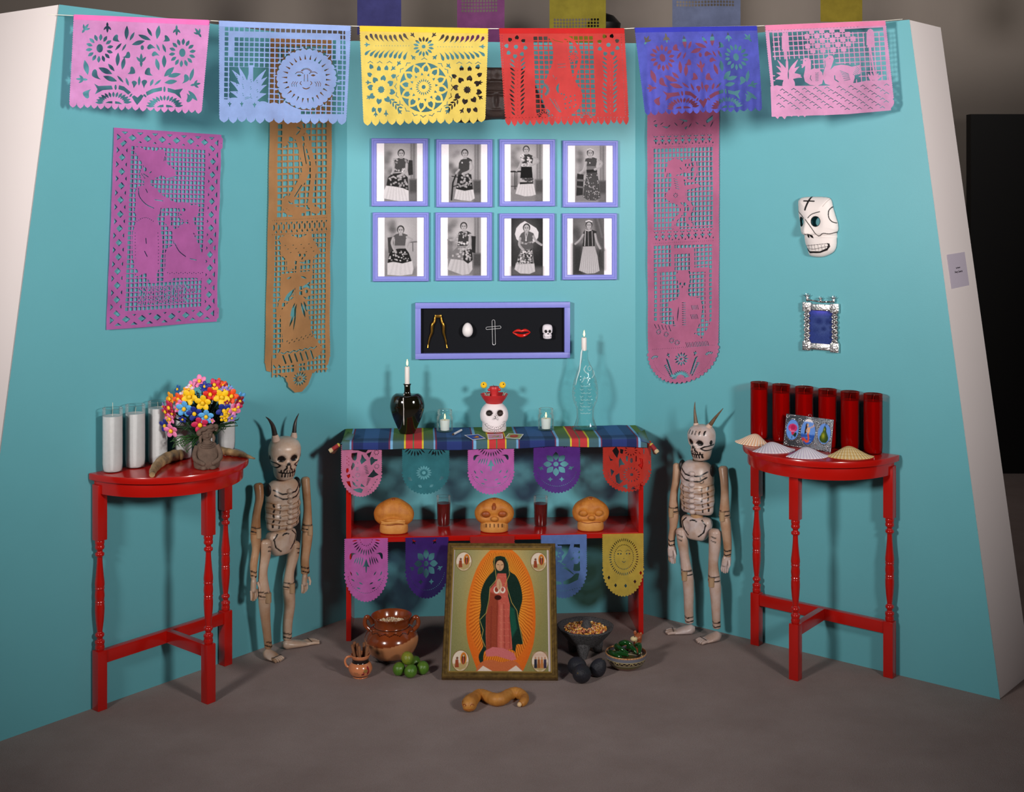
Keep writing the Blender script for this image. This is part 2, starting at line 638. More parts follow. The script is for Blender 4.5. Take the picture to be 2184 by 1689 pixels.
def picture(name, cv, w, h, m, parent=None, y=0.0, x0=None, z0=0.0, thick=.0):
    """the canvas as a flat print w x h in the local x-z plane, facing local -y"""
    ny, nx = cv.X.shape
    x0 = -w / 2 if x0 is None else x0
    gx, gz = np.meshgrid(np.linspace(x0, x0 + w, nx), np.linspace(z0 + h, z0, ny))
    co = np.stack([gx, np.full_like(gx, y), gz], -1).reshape(-1, 3)
    idx = np.arange(nx * ny).reshape(ny, nx)
    q = np.stack([idx[:-1, :-1], idx[1:, :-1], idx[1:, 1:], idx[:-1, 1:]], -1).reshape(-1, 4)
    me = bpy.data.meshes.new(name)
    me.vertices.add(len(co)); me.vertices.foreach_set('co', co.astype(np.float32).ravel())
    me.loops.add(q.size); me.polygons.add(len(q))
    me.loops.foreach_set('vertex_index', q.astype(np.int32).ravel())
    me.polygons.foreach_set('loop_start', np.arange(0, q.size, 4, dtype=np.int32))
    me.polygons.foreach_set('loop_total', np.full(len(q), 4, np.int32))
    me.update(calc_edges=True)
    paint(me, 'print', cv.a.reshape(-1, 3))
    me.materials.append(m)
    return obj(name, None, m, parent, me=me)


FONT = {'A': '0E11111F111111', 'B': '1E11111E11111E', 'C': '0E11101010110E', 'D': '1E11111111111E', 'E': '1F10101E10101F', 'H': '1111111F111111',
        'I': '0E04040404040E', 'J': '0702020202120C', 'L': '1010101010101F', 'M': '111B1515111111', 'N': '11191513111111', 'O': '0E11111111110E',
        'P': '1E11111E101010', 'Q': '0E11111115120D', 'R': '1E11111E141211', 'S': '0F10100E01011E', 'T': '1F040404040404', 'U': '1111111111110E',
        'V': '111111110A0A04', 'X': '11110A040A1111', 'Y': '11110A04040404', ',': '00000000040408', '.': '00000000000C0C'}


def strokes(ch):
    """runs of a 5x7 letter as little boxes (x0, y0, x1, y1) in cells"""
    if ch not in FONT:
        return []
    rows = [int(FONT[ch][i:i + 2], 16) for i in range(0, 14, 2)]
    out = []
    for j, r in enumerate(rows):
        bits = [(r >> (4 - i)) & 1 for i in range(5)]
        i = 0
        while i < 5:
            if bits[i]:
                k = i
                while k < 5 and bits[k]: k += 1
                out.append((i, j, k, j + 1)); i = k
            else:
                i += 1
    return out

# ================================================================== THE SETTING
M_TEAL = mat('teal_wall_paint', (104, 177, 187), .42, var=(3.0, .35, (97, 168, 178)), bump=(260, .05), spec=.35)
M_WHITE = mat('white_panel_paint', (252, 240, 238), .55, var=(2.0, .4, (246, 232, 230)), bump=(200, .05))
M_RED = mat('red_enamel', (186, 20, 12), .22, var=(14, .25, (174, 17, 10)), coat=.35, spec=.5)


def carpet():
    t = NT('grey_carpet')
    tc = t.n('ShaderNodeTexCoord')
    n1 = t.n('ShaderNodeTexNoise', i_Scale=260.0, i_Detail=3.0); n2 = t.n('ShaderNodeTexNoise', i_Scale=2.6, i_Detail=6.0, i_Roughness=.62)
    for n in (n1, n2):
        t.l(tc.outputs['Object'], n.inputs['Vector'])
    r1 = t.n('ShaderNodeMix', data_type='RGBA'); r1.inputs['A'].default_value = rgba((136, 119, 114)); r1.inputs['B'].default_value = rgba((180, 161, 156))
    t.l(n1.outputs['Fac'], r1.inputs['Factor'])
    mr = t.n('ShaderNodeMapRange'); mr.inputs['From Min'].default_value = .38; mr.inputs['From Max'].default_value = .72; mr.inputs['To Max'].default_value = .55
    t.l(n2.outputs['Fac'], mr.inputs['Value'])
    r2 = t.n('ShaderNodeMix', data_type='RGBA'); r2.inputs['B'].default_value = rgba((130, 111, 106))
    t.l(mr.outputs['Result'], r2.inputs['Factor']); t.l(r1.outputs['Result'], r2.inputs['A'])
    t.l(r2.outputs['Result'], t.b.inputs['Base Color'])
    t.b.inputs['Roughness'].default_value = .95; t.b.inputs['Specular IOR Level'].default_value = .1
    bp = t.n('ShaderNodeBump'); bp.inputs['Strength'].default_value = .5; bp.inputs['Distance'].default_value = .004
    t.l(n1.outputs['Fac'], bp.inputs['Height']); t.l(bp.outputs['Normal'], t.b.inputs['Normal'])
    return t.m


M_CARPET = carpet()
o = obj('floor', MB().box(-7, 7, -1.5, 9.0, -.05, 0), M_CARPET, smooth=False)
tag(o, 'grey brown carpet floor running up to the teal walls', kind='structure')


def wall_panel(name, fr, poly, m, thick=.045, label=None):
    """poly in (u, h); the panel stands behind the plane of the frame"""
    mb = MB(); n = len(poly)
    vs = [fr.at(u, 0, h) for u, h in poly] + [fr.at(u - (.09 if u > 1.1 and fr is not WB else 0), -thick, h) for u, h in poly]
    mb.add(vs, [tuple(range(n)), tuple(reversed(range(n, 2 * n)))] + [(i, i + n, (i + 1) % n + n, (i + 1) % n) for i in range(n)])
    o = obj(name, mb, m, smooth=False)
    return tag(o, label, kind='structure')


WBW = 1.2305
wall_panel('wall_back', WB, [(0, 0), (WBW, 0), (WBW, WALLH), (0, WALLH)], M_TEAL, label='teal painted back wall panel behind the altar')
wall_panel('wall_left', WL, [(-.03, 0), (1.69, 0), (1.342, WALLH), (-.03, WALLH)], M_TEAL, label='teal painted left wall panel with a slanted outer edge')
wall_panel('wall_right', WR, [(-.03, 0), (1.523, 0), (1.196, WALLH), (-.03, WALLH)], M_TEAL, label='teal painted right wall panel with a slanted outer edge')


def return_panel(name, fr, ub, ut, dirn, wb, wt, label):
    """white end panel that runs back from the slanted outer edge of a side wall"""
    d = Vector((dirn[0], dirn[1], 0)).normalized()
    a = fr.at(ub - .002, -.010, 0); b = fr.at(ut - .002, -.010, WALLH)
    q = [a, a + d * wb, b + d * wt, b]
    nrm = (q[1] - q[0]).cross(q[3] - q[0]).normalized()
    if nrm.y > 0: nrm = -nrm
    vs = q + [p - nrm * .03 for p in q]
    o = obj(name, MB().add(vs, [(0, 1, 2, 3), (7, 6, 5, 4), (0, 4, 5, 1), (1, 5, 6, 2), (2, 6, 7, 3), (3, 7, 4, 0)]), M_WHITE, smooth=False)
    tag(o, label, kind='structure')
    return a, b, d, nrm


RET_R = return_panel('wall_return_right', WR, 1.523, 1.196, (.66, .75), .31, .285, 'white end panel running back from the right wall')
return_panel('wall_return_left', WL, 1.69, 1.342, (-.80, .60), .42, .42, 'white end panel running back from the left wall')

M_FAR = mat('far_wall_paint', (176, 162, 152), .8, var=(.8, .5, (160, 146, 136)))
tag(obj('wall_far', MB().box(-7, 7, 8.9, 9.0, 0, 4.6), M_FAR, smooth=False), 'dim grey brown gallery wall far behind the panels', kind='structure')
tag(obj('wall_far_recess', MB().box(2.99, 4.2, 8.1, 8.18, 0, 2.30), mat('far_dark_panel', (38, 36, 36), .8), smooth=False),
    'dark panel standing in the gallery behind the right wall', kind='structure')

# ================================================================== THE RED ALTAR SHELF
SH_D, SH_T, SH_M = .278, .800, .415       # front distance from the wall, top height, middle board height
SB0, SB1 = .012, 1.216
alt = thing('altar_shelf', 'glossy red wooden altar shelf with one middle board, against the back wall', 'shelf', WB.at((SB0 + SB1) / 2, 0, 0), WB.ang)
hw = (SB1 - SB0) / 2
for sx in (-1, 1):
    x0, x1 = (-hw, -hw + .020) if sx < 0 else (hw - .020, hw)
    obj('side_panel', MB().box(x0, x1, -SH_D, -.012, 0, SH_T - .02), M_RED, alt, bevel=.0015)
obj('middle_board', MB().box(-hw + .020, hw - .020, -SH_D + .001, -.012, SH_M - .021, SH_M), M_RED, alt, bevel=.0015)
obj('top_board', MB().box(-hw, hw, -SH_D, -.012, SH_T - .02, SH_T), M_RED, alt, bevel=.0015)


# ================================================================== HALF-ROUND RED TABLES
def half_round(R, D, y0, n=40):
    return [(-R * math.cos(PI * i / n), y0 - D * math.sin(PI * i / n)) for i in range(n + 1)]


TT = .825                                  # table top height


def make_table(label, loc, ang):
    t = thing('half_round_table', label, 'table', loc, ang, 'half round red side tables')
    lx, ly = .272, .262
    top = MB().slab(half_round(.302, .325, 0), TT - .024, TT)
    obj('table_top', top, M_RED, t, bevel=.005, angle=30)
    ap = MB().slab(half_round(.283, .300, -.004), TT - .072, TT - .024)
    obj('apron', ap, M_RED, t, bevel=.002, angle=30)
    spin = [(.0135, .590), (.0155, .588), (.0165, .580), (.0150, .573), (.0165, .566), (.0150, .559), (.0105, .555), (.0105, .548), (.0150, .545), (.0160, .540),
            (.0145, .535), (.0098, .530), (.0105, .505), (.0140, .465), (.0168, .440), (.0160, .428), (.0150, .426), (.0168, .422), (.0150, .417), (.0155, .412),
            (.0168, .397), (.0155, .383), (.0150, .379), (.0168, .374), (.0150, .370), (.0160, .366), (.0165, .345), (.0140, .310), (.0105, .280), (.0098, .270),
            (.0145, .265), (.0160, .260), (.0145, .255), (.0105, .250), (.0110, .243), (.0160, .240), (.0168, .233), (.0150, .226), (.0160, .221), (.0165, .214), (.0135, .206)]
    for k, (x, y) in enumerate(((-lx, -.022), (lx, -.022), (.008, -ly))):
        g = obj('leg', MB().box(x - .0185, x + .0185, y - .0185, y + .0185, 0, .207), M_RED, t, bevel=.003)
        obj('upper_block', MB().box(x - .0185, x + .0185, y - .0185, y + .0185, .590, TT - .040), M_RED, g, bevel=.003)
        s = [(r, z) for r, z in spline(spin, 140)]
        obj('turned_spindle', MB().lathe(s, 24, (x, y, 0), cap=False), M_RED, g)
    obj('back_stretcher', MB().box(-lx + .0185, lx - .0185, -.036, -.010, .160, .204), M_RED, t, bevel=.002)
    obj('cross_stretcher', MB().box(-.005, .021, -ly + .0185, -.036, .160, .204), M_RED, t, bevel=.002)
    return t


LT_U, RT_U, RT_D = .930, .862, .012
TL = make_table('red half round side table carrying white candles and the flower bouquet', WL.at(LT_U, .004), WL.ang)
TR = make_table('red half round side table carrying red candles and scallop shells', WR.at(RT_U, RT_D), WR.ang)

# ================================================================== CUT PAPER
def fleur(cx, cy, s, rot=0.0):
    """three-leaved sprig, pointing along rot (0 = up the sheet)"""
    out = []
    for a, L, w_ in ((0, 1.0, .42), (-.95, .85, .36), (.95, .85, .36)):
        q = rot + a
        out.append(leaf(cx - math.sin(rot) * s * .35, cy + math.cos(rot) * s * .35, cx + math.sin(q) * s * L, cy - math.cos(q) * s * L, s * w_))
    out.append(leaf(cx, cy, cx - math.sin(rot) * s, cy + math.cos(rot) * s, s * .4))
    return out


def petals(cx, cy, r0, r1, w_, n, ph=0.0, sy=1.0, a0=0.0, a1=2 * PI, kind=leaf):
    st = (a1 - a0) / n
    out = []
    for k in range(n):
        a = a0 + ph + st * k
        c, s_ = math.sin(a), -math.cos(a)
        out.append(kind(cx + c * r0, cy + s_ * r0 * sy, cx + c * r1, cy + s_ * r1 * sy, w_))
    return out


def gull(x, y, s):
    return [(x - s, y + s * .35), (x - s * .4, y + s * .05), (x, y - s * .35), (x + s * .4, y + s * .05), (x + s, y + s * .35)]


def grid(sh, x0, y0, x1, y1, px_, py_, w_, sl=0.0, sv=0.0):
    """bars of a cut-out grid: sl slope of the rows, sv lean of the columns"""
    x = x0
    while x <= x1 + 1:
        sh.addl([(x, y0), (x + sv * (y1 - y0), y1)], w_); x += px_
    y = y0
    while y <= y1 + 1:
        sh.addl([(x0, y), (x1, y + sl * (x1 - x0))], w_); y += py_


def banner_outline(sh, W, H, ntong, tl=.026, bump=.0085, dev=.0035):
    """sheet with little bumps down both sides and a row of tongues along the foot (sheet metres)"""
    m, sh.m = sh.m, None
    sh.add(rect(dev, 0, W - dev, H - tl))
    n = int((H - tl) / bump)
    for k in range(n):
        y = (k + .5) * bump
        for x in (dev, W - dev):
            sh.add(ell(x, y, dev * 1.15, bump * .52, n=10))
    tw = W / ntong
    for k in range(ntong):
        x = k * tw
        L = tl * (1 + .12 * math.sin(k * 2.1))
        sh.add([(x + .0005, H - tl - .002), (x + tw - .0005, H - tl - .002), (x + tw * .97, H - tl + L * .35), (x + tw * .82, H - tl + L * .68),
                (x + tw * .5, H - tl + L), (x + tw * .18, H - tl + L * .68), (x + tw * .03, H - tl + L * .35)])
    sh.m = m


# ---- drawing of the pink flower sheet (also the dark blue one)
def pat_flowers(sh):
    C = sh.cut
    for cx, cy in ((848, 418), (1722, 465)):
        C(ell(cx, cy, 34, 45))
        for p in petals(cx, cy, 76, 148, 36, 14, .1, 1.05): C(p)
    for cx, cy, s_, r in ((700, 205, 62, .6), (930, 195, 60, PI), (1662, 225, 60, PI), (1895, 250, 62, -.6), (1287, 545, 75, 0), (660, 745, 62, -1.5), (1865, 800, 62, 1.4)):
        for p in fleur(cx, cy, s_, r): C(p)
    for a in ((1130, 330, 1137, 172, 46), (1165, 338, 1216, 243, 30), (1185, 382, 1328, 338, 48), (1012, 442, 1082, 362, 28), (1083, 450, 1132, 368, 22),
              (1390, 332, 1252, 272, 44), (1402, 292, 1348, 196, 32), (1452, 322, 1477, 168, 50), (1482, 450, 1445, 370, 22), (1545, 465, 1510, 370, 30),
              (1035, 612, 1045, 462, 44), (1085, 648, 1112, 512, 44), (1470, 655, 1440, 522, 44), (1525, 625, 1526, 488, 48), (722, 700, 690, 540, 54),
              (984, 692, 832, 622, 58), (1008, 664, 936, 582, 36), (1034, 768, 882, 712, 52), (1102, 784, 1032, 706, 24), (1156, 818, 1124, 728, 28),
              (1264, 818, 1270, 712, 28), (1378, 818, 1412, 742, 30), (1420, 808, 1494, 748, 24), (1522, 718, 1634, 616, 58), (1562, 718, 1708, 688, 48),
              (1528, 782, 1668, 764, 48), (1800, 768, 1844, 628, 42), (1782, 862, 1888, 974, 44)):
        C(leaf(*a))
    for a in ((1072, 352, 1012, 278, 74, -22), (1510, 345, 1562, 285, 74, 22), (1445, 425, 1350, 408, 60, 14), (1080, 512, 1165, 466, 64, 22), (1482, 502, 1398, 482, 56, 14),
              (872, 752, 782, 644, 70, -26), (1130, 690, 1205, 622, 76, 26), (1418, 708, 1348, 632, 76, -26), (1206, 848, 1214, 762, 58, 6), (1318, 848, 1326, 752, 58, -6),
              (1708, 794, 1768, 696, 68, 22), (758, 846, 696, 938, 78, 20), (1758, 888, 1792, 984, 72, -20)):
        C(drop(*a))
    for p in ([(785, 788), (832, 815), (976, 812), (988, 852), (880, 860), (795, 902), (822, 848)], [(1052, 808), (1105, 822), (1182, 884), (1152, 908), (1100, 866), (1046, 850)],
              [(1334, 880), (1400, 846), (1502, 826), (1500, 866), (1420, 882), (1344, 918)], [(1562, 834), (1640, 856), (1728, 842), (1690, 890), (1708, 950), (1640, 896), (1562, 876)],
              [(1190, 930), (1216, 914), (1250, 938), (1286, 904), (1312, 920), (1286, 966), (1246, 1016), (1214, 970)],
              [(905, 992), (940, 976), (982, 972), (982, 998)], [(1010, 974), (1050, 980), (1092, 1006), (1010, 1000)],
              [(1442, 1036), (1480, 1014), (1518, 1008), (1518, 1036)], [(1545, 1010), (1590, 1016), (1626, 1036), (1545, 1037)]):
        C(p)
    for cx, cy in ((995, 1000), (1530, 1035)):
        for p in petals(cx, cy, 105, 200, 28, 13, .05, .62, -1.5, 1.62): C(p)
    for x, y, rx, ry, r in ((1017, 830, 12, 28, 0), (1528, 850, 12, 30, 0), (1180, 915, 10, 22, .7), (1325, 918, 10, 20, -.7), (1298, 412, 18, 26, 0)):
        C(ell(x, y, rx, ry, 12, r))
    sh.dots([(620 + 27 * k, 108 + 1.15 * k) for k in range(50)], 4.5)


# ---- drawing of the light blue sun sheet
def pat_sun(sh):
    C, A = sh.cut, sh.add
    C([(240, 222), (1785, 268), (1795, 700), (1770, 1352), (1215, 1352), (800, 1210), (228, 1165)])
    grid(sh, 228.5, 222, 1790, 1360, 66.5, 66, 15, .03, -.012)
    A([(290, 284), (1725, 318), (1725, 655), (1668, 655), (1672, 392), (358, 352), (355, 615), (286, 615)])
    # plant
    C([(300, 752), (812, 765), (800, 1200), (300, 1160)])
    for a in ((545, 1180, 325, 785, 90, 40), (540, 1150, 405, 725, 80, 20), (560, 1180, 584, 722, 92, 0), (590, 1150, 782, 782, 84, -30), (600, 1170, 800, 878, 84, -40),
              (600, 1180, 795, 982, 84, -40), (590, 1200, 788, 1098, 80, -25), (520, 1190, 302, 932, 90, 40), (510, 1200, 300, 1068, 84, 30), (540, 1190, 480, 850, 90, 10)):
        A(leaf(a[0], a[1], a[2], a[3], a[4], 9, .35, a[5]))
    A(ell(560, 1130, 75, 75)); A(rect(552, 735, 612, 1100))
    for k in range(26):
        x = 400 + (k * 83) % 330; y = 860 + (k * 127) % 300
        C(leaf(x, y, x + (22 if x > 560 else -22), y - 16, 9, 5))
    for q in (0, 26, 52):
        sh.cutl([(505, 1150 + q * .7), (545, 1140 + q * .6), (600, 1156 + q * .6)], 6)
    # clouds along the foot
    for x, y, rx, ry in ((360, 1240, 140, 96), (580, 1255, 130, 96), (735, 1272, 95, 80), (880, 1290, 90, 82), (1010, 1300, 100, 92), (1130, 1330, 92, 130), (260, 1260, 60, 70)):
        A(ell(x, y, rx, ry, 28))
    A(rect(225, 1255, 1130, 1360))
    for x, y in ((300, 1228), (462, 1228), (630, 1240)):
        for p in fleur(x, y, 36): C(p)
    # sun
    cx, cy = 1295, 905
    C(ell(cx, cy, 400, 395, 48))
    for k in range(14):
        a = 2 * PI * k / 14 + .1
        sh.addl([(cx + 360 * math.cos(a), cy + 355 * math.sin(a)), (cx + 420 * math.cos(a), cy + 415 * math.sin(a))], 14)
    A(ell(cx, cy, 345, 348, 60))
    for k in range(30):
        a = 2 * PI * k / 30
        A(ell(cx + 345 * math.cos(a), cy + 348 * math.sin(a), 42, 42, 16))
    for k in range(26):
        a = 2 * PI * k / 26 + .06
        c, s_ = math.cos(a), math.sin(a)
        C([(cx + 325 * c, cy + 320 * s_), (cx + 250 * c - 12 * s_, cy + 248 * s_ + 12 * c), (cx + 250 * c + 12 * s_, cy + 248 * s_ - 12 * c)])
    for s_ in (-1, 1):
        x = 1290 + s_ * 90
        C(leaf(x - 32, 862, x + 32, 862, 26, 9)); sh.cutl([(x - 52, 842), (x - 25, 820), (x + 20, 818), (x + 52, 838)], 9)
        for q in (0, 28, 56):
            xx = 1290 + s_ * (110 + q)
            sh.cutl([(xx, 945 - q * .1), (xx + s_ * 22, 972), (xx + s_ * 16, 1005)], 7)
        sh.cutl([(1287 + s_ * 20, 850), (1287 + s_ * 22, 940)], 8)
        sh.cutl([(1287 + s_ * 60, 940), (1287 + s_ * 78, 962), (1287 + s_ * 58, 985)], 9)
    C([(1236, 1012), (1290, 1030), (1346, 1008), (1325, 1032), (1290, 1042), (1255, 1034)])
    for p in petals(1290, 850, 55, 92, 11, 9, .08, 1.0, -.95, 1.1): C(p)
    sh.dots([(250 + 44 * k, 188 + 1.6 * k) for k in range(34)], 4.5)


# ---- yellow wheel sheet
def pat_wheel(sh):
    C, A = sh.cut, sh.add
    up = [(300, 420, 245, 340), (375, 425, 305, 318), (435, 430, 372, 322), (497, 437, 433, 328), (557, 437, 498, 336), (622, 442, 563, 334), (684, 442, 620, 330), (764, 442, 688, 326), (826, 412, 742, 314)]
    dn = [(332, 528, 232, 602), (397, 528, 302, 618), (452, 528, 362, 638), (512, 528, 422, 644), (577, 528, 492, 640), (637, 528, 562, 640), (692, 533, 622, 650), (747, 538, 682, 650), (807, 543, 748, 664)]
    for x0, y0, x1, y1 in up + dn:
        C(drop(x0, y0, x1, y1, 40, -8 if y1 < y0 else 8)); C(drop(2006 - x0, y0 + 14, 2006 - x1, y1 + 14, 40, 8 if y1 < y0 else -8))
    sh.dots([(380 + 36 * k, 480) for k in range(13)] + [(1185 + 36 * k, 494) for k in range(13)] + [(215 + 48 * k, 270 + .7 * k) for k in range(34)], 6)
    C(ell(1003, 490, 25, 25))
    for p in petals(1003, 490, 62, 138, 32, 14): C(p)
    for x, y, r in ((862, 335, -.7), (1135, 335, .7), (868, 632, 2.4), (1148, 632, -2.4), (262, 465, -1.57), (1742, 490, 1.57), (680, 712, .6), (608, 778, .8), (1322, 745, -.7),
                    (285, 1142, -2.2), (1718, 1145, 2.2), (375, 1352, PI), (515, 1346, PI), (1310, 1318, -2.6), (1490, 1310, -2.6), (690, 1322, 2.4), (278, 958, -1.5), (1712, 958, 1.5)):
        for p in fleur(x, y, 44, r): C(p)
    cx, cy = 1003, 1015
    C(ell(cx, cy, 310, 314, 64))
    for p in petals(cx, cy, 130, 318, 128, 12, .13): A(p)
    A(ell(cx, cy, 152, 152, 40))
    for k, p in enumerate(petals(cx, cy, 178, 282, 64, 12, .13)):
        C(p)
        a = .13 + k * PI / 6
        A(ell(cx + math.sin(a) * 186, cy - math.cos(a) * 186, 19, 19, 12))
    for p in petals(cx, cy, 62, 108, 15, 20): C(p)
    C(ell(cx, cy, 26, 26))
    for k in range(20):
        a = 2 * PI * k / 20 + .02
        x, y = cx + 366 * math.sin(a), cy - 366 * math.cos(a)
        if y < 690 and abs(x - cx) > 90: continue
        t = a
        g = [((q[0]) * math.cos(t) - q[1] * math.sin(t) + x, q[0] * math.sin(t) + q[1] * math.cos(t) + y) for q in gull(0, 0, 36)]
        sh.cutl(g, 9)
    for x in (305, 430, 560, 1455, 1580, 1690): sh.cutl(gull(x, 695 + (x - 305) * .005, 34), 8)
    for fx, mir in ((450, 1), (1555, -1)):
        fy = 1050
        star = []
        for k in range(20):
            r = 52 if k % 2 else 36
            star.append((fx + r * math.sin(k * PI / 10), fy - r * math.cos(k * PI / 10)))
        C(star)
        for k in range(8):
            a = k * PI / 4 + .2
            C(leaf(fx + 92 * math.sin(a), fy - 92 * math.cos(a), fx + 190 * math.sin(a), fy - 190 * math.cos(a), 74, 9, .5))
            A(ell(fx + 100 * math.sin(a), fy - 100 * math.cos(a), 26, 26, 12))
        for dx, dy, a in ((-130, -290, -.4), (-30, -265, 0), (70, -270, .1), (-150, -190, -1.0), (-100, 245, -2.5), (-20, 250, PI), (160, -170, 1.0)):
            x, y = fx + mir * dx, fy + dy
            a *= mir
            C(leaf(x - 44 * math.sin(a), y + 44 * math.cos(a), x + 44 * math.sin(a), y - 44 * math.cos(a), 56))
            A(ell(x - 38 * math.sin(a), y + 38 * math.cos(a), 19, 19, 12))
        for j in range(4):
            for sg in (-1, 1):
                x, y = fx + mir * (120 + j * 34), fy + 120 + j * 32
                C(leaf(x, y, x + mir * (62 if sg > 0 else 6), y + (12 if sg > 0 else 68), 24))


# ---- red pitcher sheet
def pat_pitcher(sh):
    C, A = sh.cut, sh.add
    for cx, cy, sl in ((425, 485, .03), (1615, 460, .02)):
        C(ell(cx, cy, 27, 27))
        for k in range(8):
            a = k * PI / 4 + (.1 if cx < 900 else .35)
            C(leaf(cx + 84 * math.sin(a), cy - 84 * math.cos(a), cx + 154 * math.sin(a), cy - 154 * math.cos(a), 54))
            A(ell(cx + 88 * math.sin(a), cy - 88 * math.cos(a), 14, 14, 10))
        for k in range(13):
            y = cy + 165 + k * 56
            x = cx + 18 + (4 * math.sin(k * .6) - (0 if cx > 900 else -2)) + sl * k * 10
            wd = 1.0 + .12 * math.sin(k)
            C(leaf(x - 96 * wd, y - 12, x - 34, y + 42, 23)); C(leaf(x + 92 * wd, y - 28, x + 34, y + 34, 23))
        sh.dots([(cx + 22 + sl * k * 8, cy + 175 + 44 * k) for k in range(17)], 5)
    C([(640, 345), (1412, 336), (1458, 1330), (1440, 1375), (700, 1372), (678, 1300)])
    grid(sh, 642, 345, 1440, 1380, 65, 62.5, 14, -.01, .036)
    A([(835, 352), (905, 344), (1000, 356), (1060, 398), (1092, 430), (1094, 520), (1112, 650), (1150, 860), (1205, 962), (1262, 1050), (1280, 1125), (1268, 1205), (1222, 1292),
       (1150, 1345), (1080, 1400), (930, 1400), (850, 1300), (790, 1232), (764, 1132), (774, 1030), (802, 930), (850, 818), (895, 700), (907, 560), (890, 440), (868, 394)])
    hd = [(1005, 352), (1100, 372), (1172, 432), (1222, 512), (1246, 612), (1232, 722), (1196, 802), (1178, 900)]
    sh.addl([tuple(p) for p in spline(hd, 18)], 42)
    A(ell(1155, 620, 40, 40))
    for p in petals(1155, 620, 26, 78, 34, 9): A(p)
    for p in petals(1155, 620, 30, 60, 13, 9): C(p)
    for p in petals(770, 1040, 40, 100, 13, 11, 0, 1.0, .25, 2.9): C(p)
    C(leaf(980, 1090, 985, 950, 34, 9, .5, -26)); sh.cutl([(890, 380), (930, 405), (1030, 425)], 7)
    for a in ((960, 712, 1060, 706), (965, 752, 1065, 745), (900, 850, 915, 880), (950, 880, 935, 905)): sh.cutl([a[:2], a[2:]], 7)
    for k in range(14):
        x = 1010 + (k * 61) % 190; y = 1090 + (k * 47) % 200
        C(ell(x, y, 11, 11, 6))
    for k in range(9):
        C(leaf(850 + k * 14, 1140 + k * 20, 882 + k * 15, 1172 + k * 20, 10, 5)); C(leaf(905 + k * 10, 1160 + k * 18, 935 + k * 10, 1165 + k * 20, 9, 5))
    for cx, cy in ((790, 1380), (1330, 1395)):
        for p in petals(cx, cy, 10, 100, 40, 7, .1, .9, -1.6, 1.8): A(p)
        for p in petals(cx, cy, 36, 88, 18, 7, .1, .9, -1.6, 1.8): C(p)
    sh.dots([(245 + 44 * k, 308) for k in range(36)] + [(245 + .045 * 30 * k, 340 + 34 * k) for k in range(31)] + [(1778 + .055 * 31 * k, 330 + 33 * k) for k in range(32)]
            + [(300 + 42 * k, 1392) for k in range(37)], 5.5)


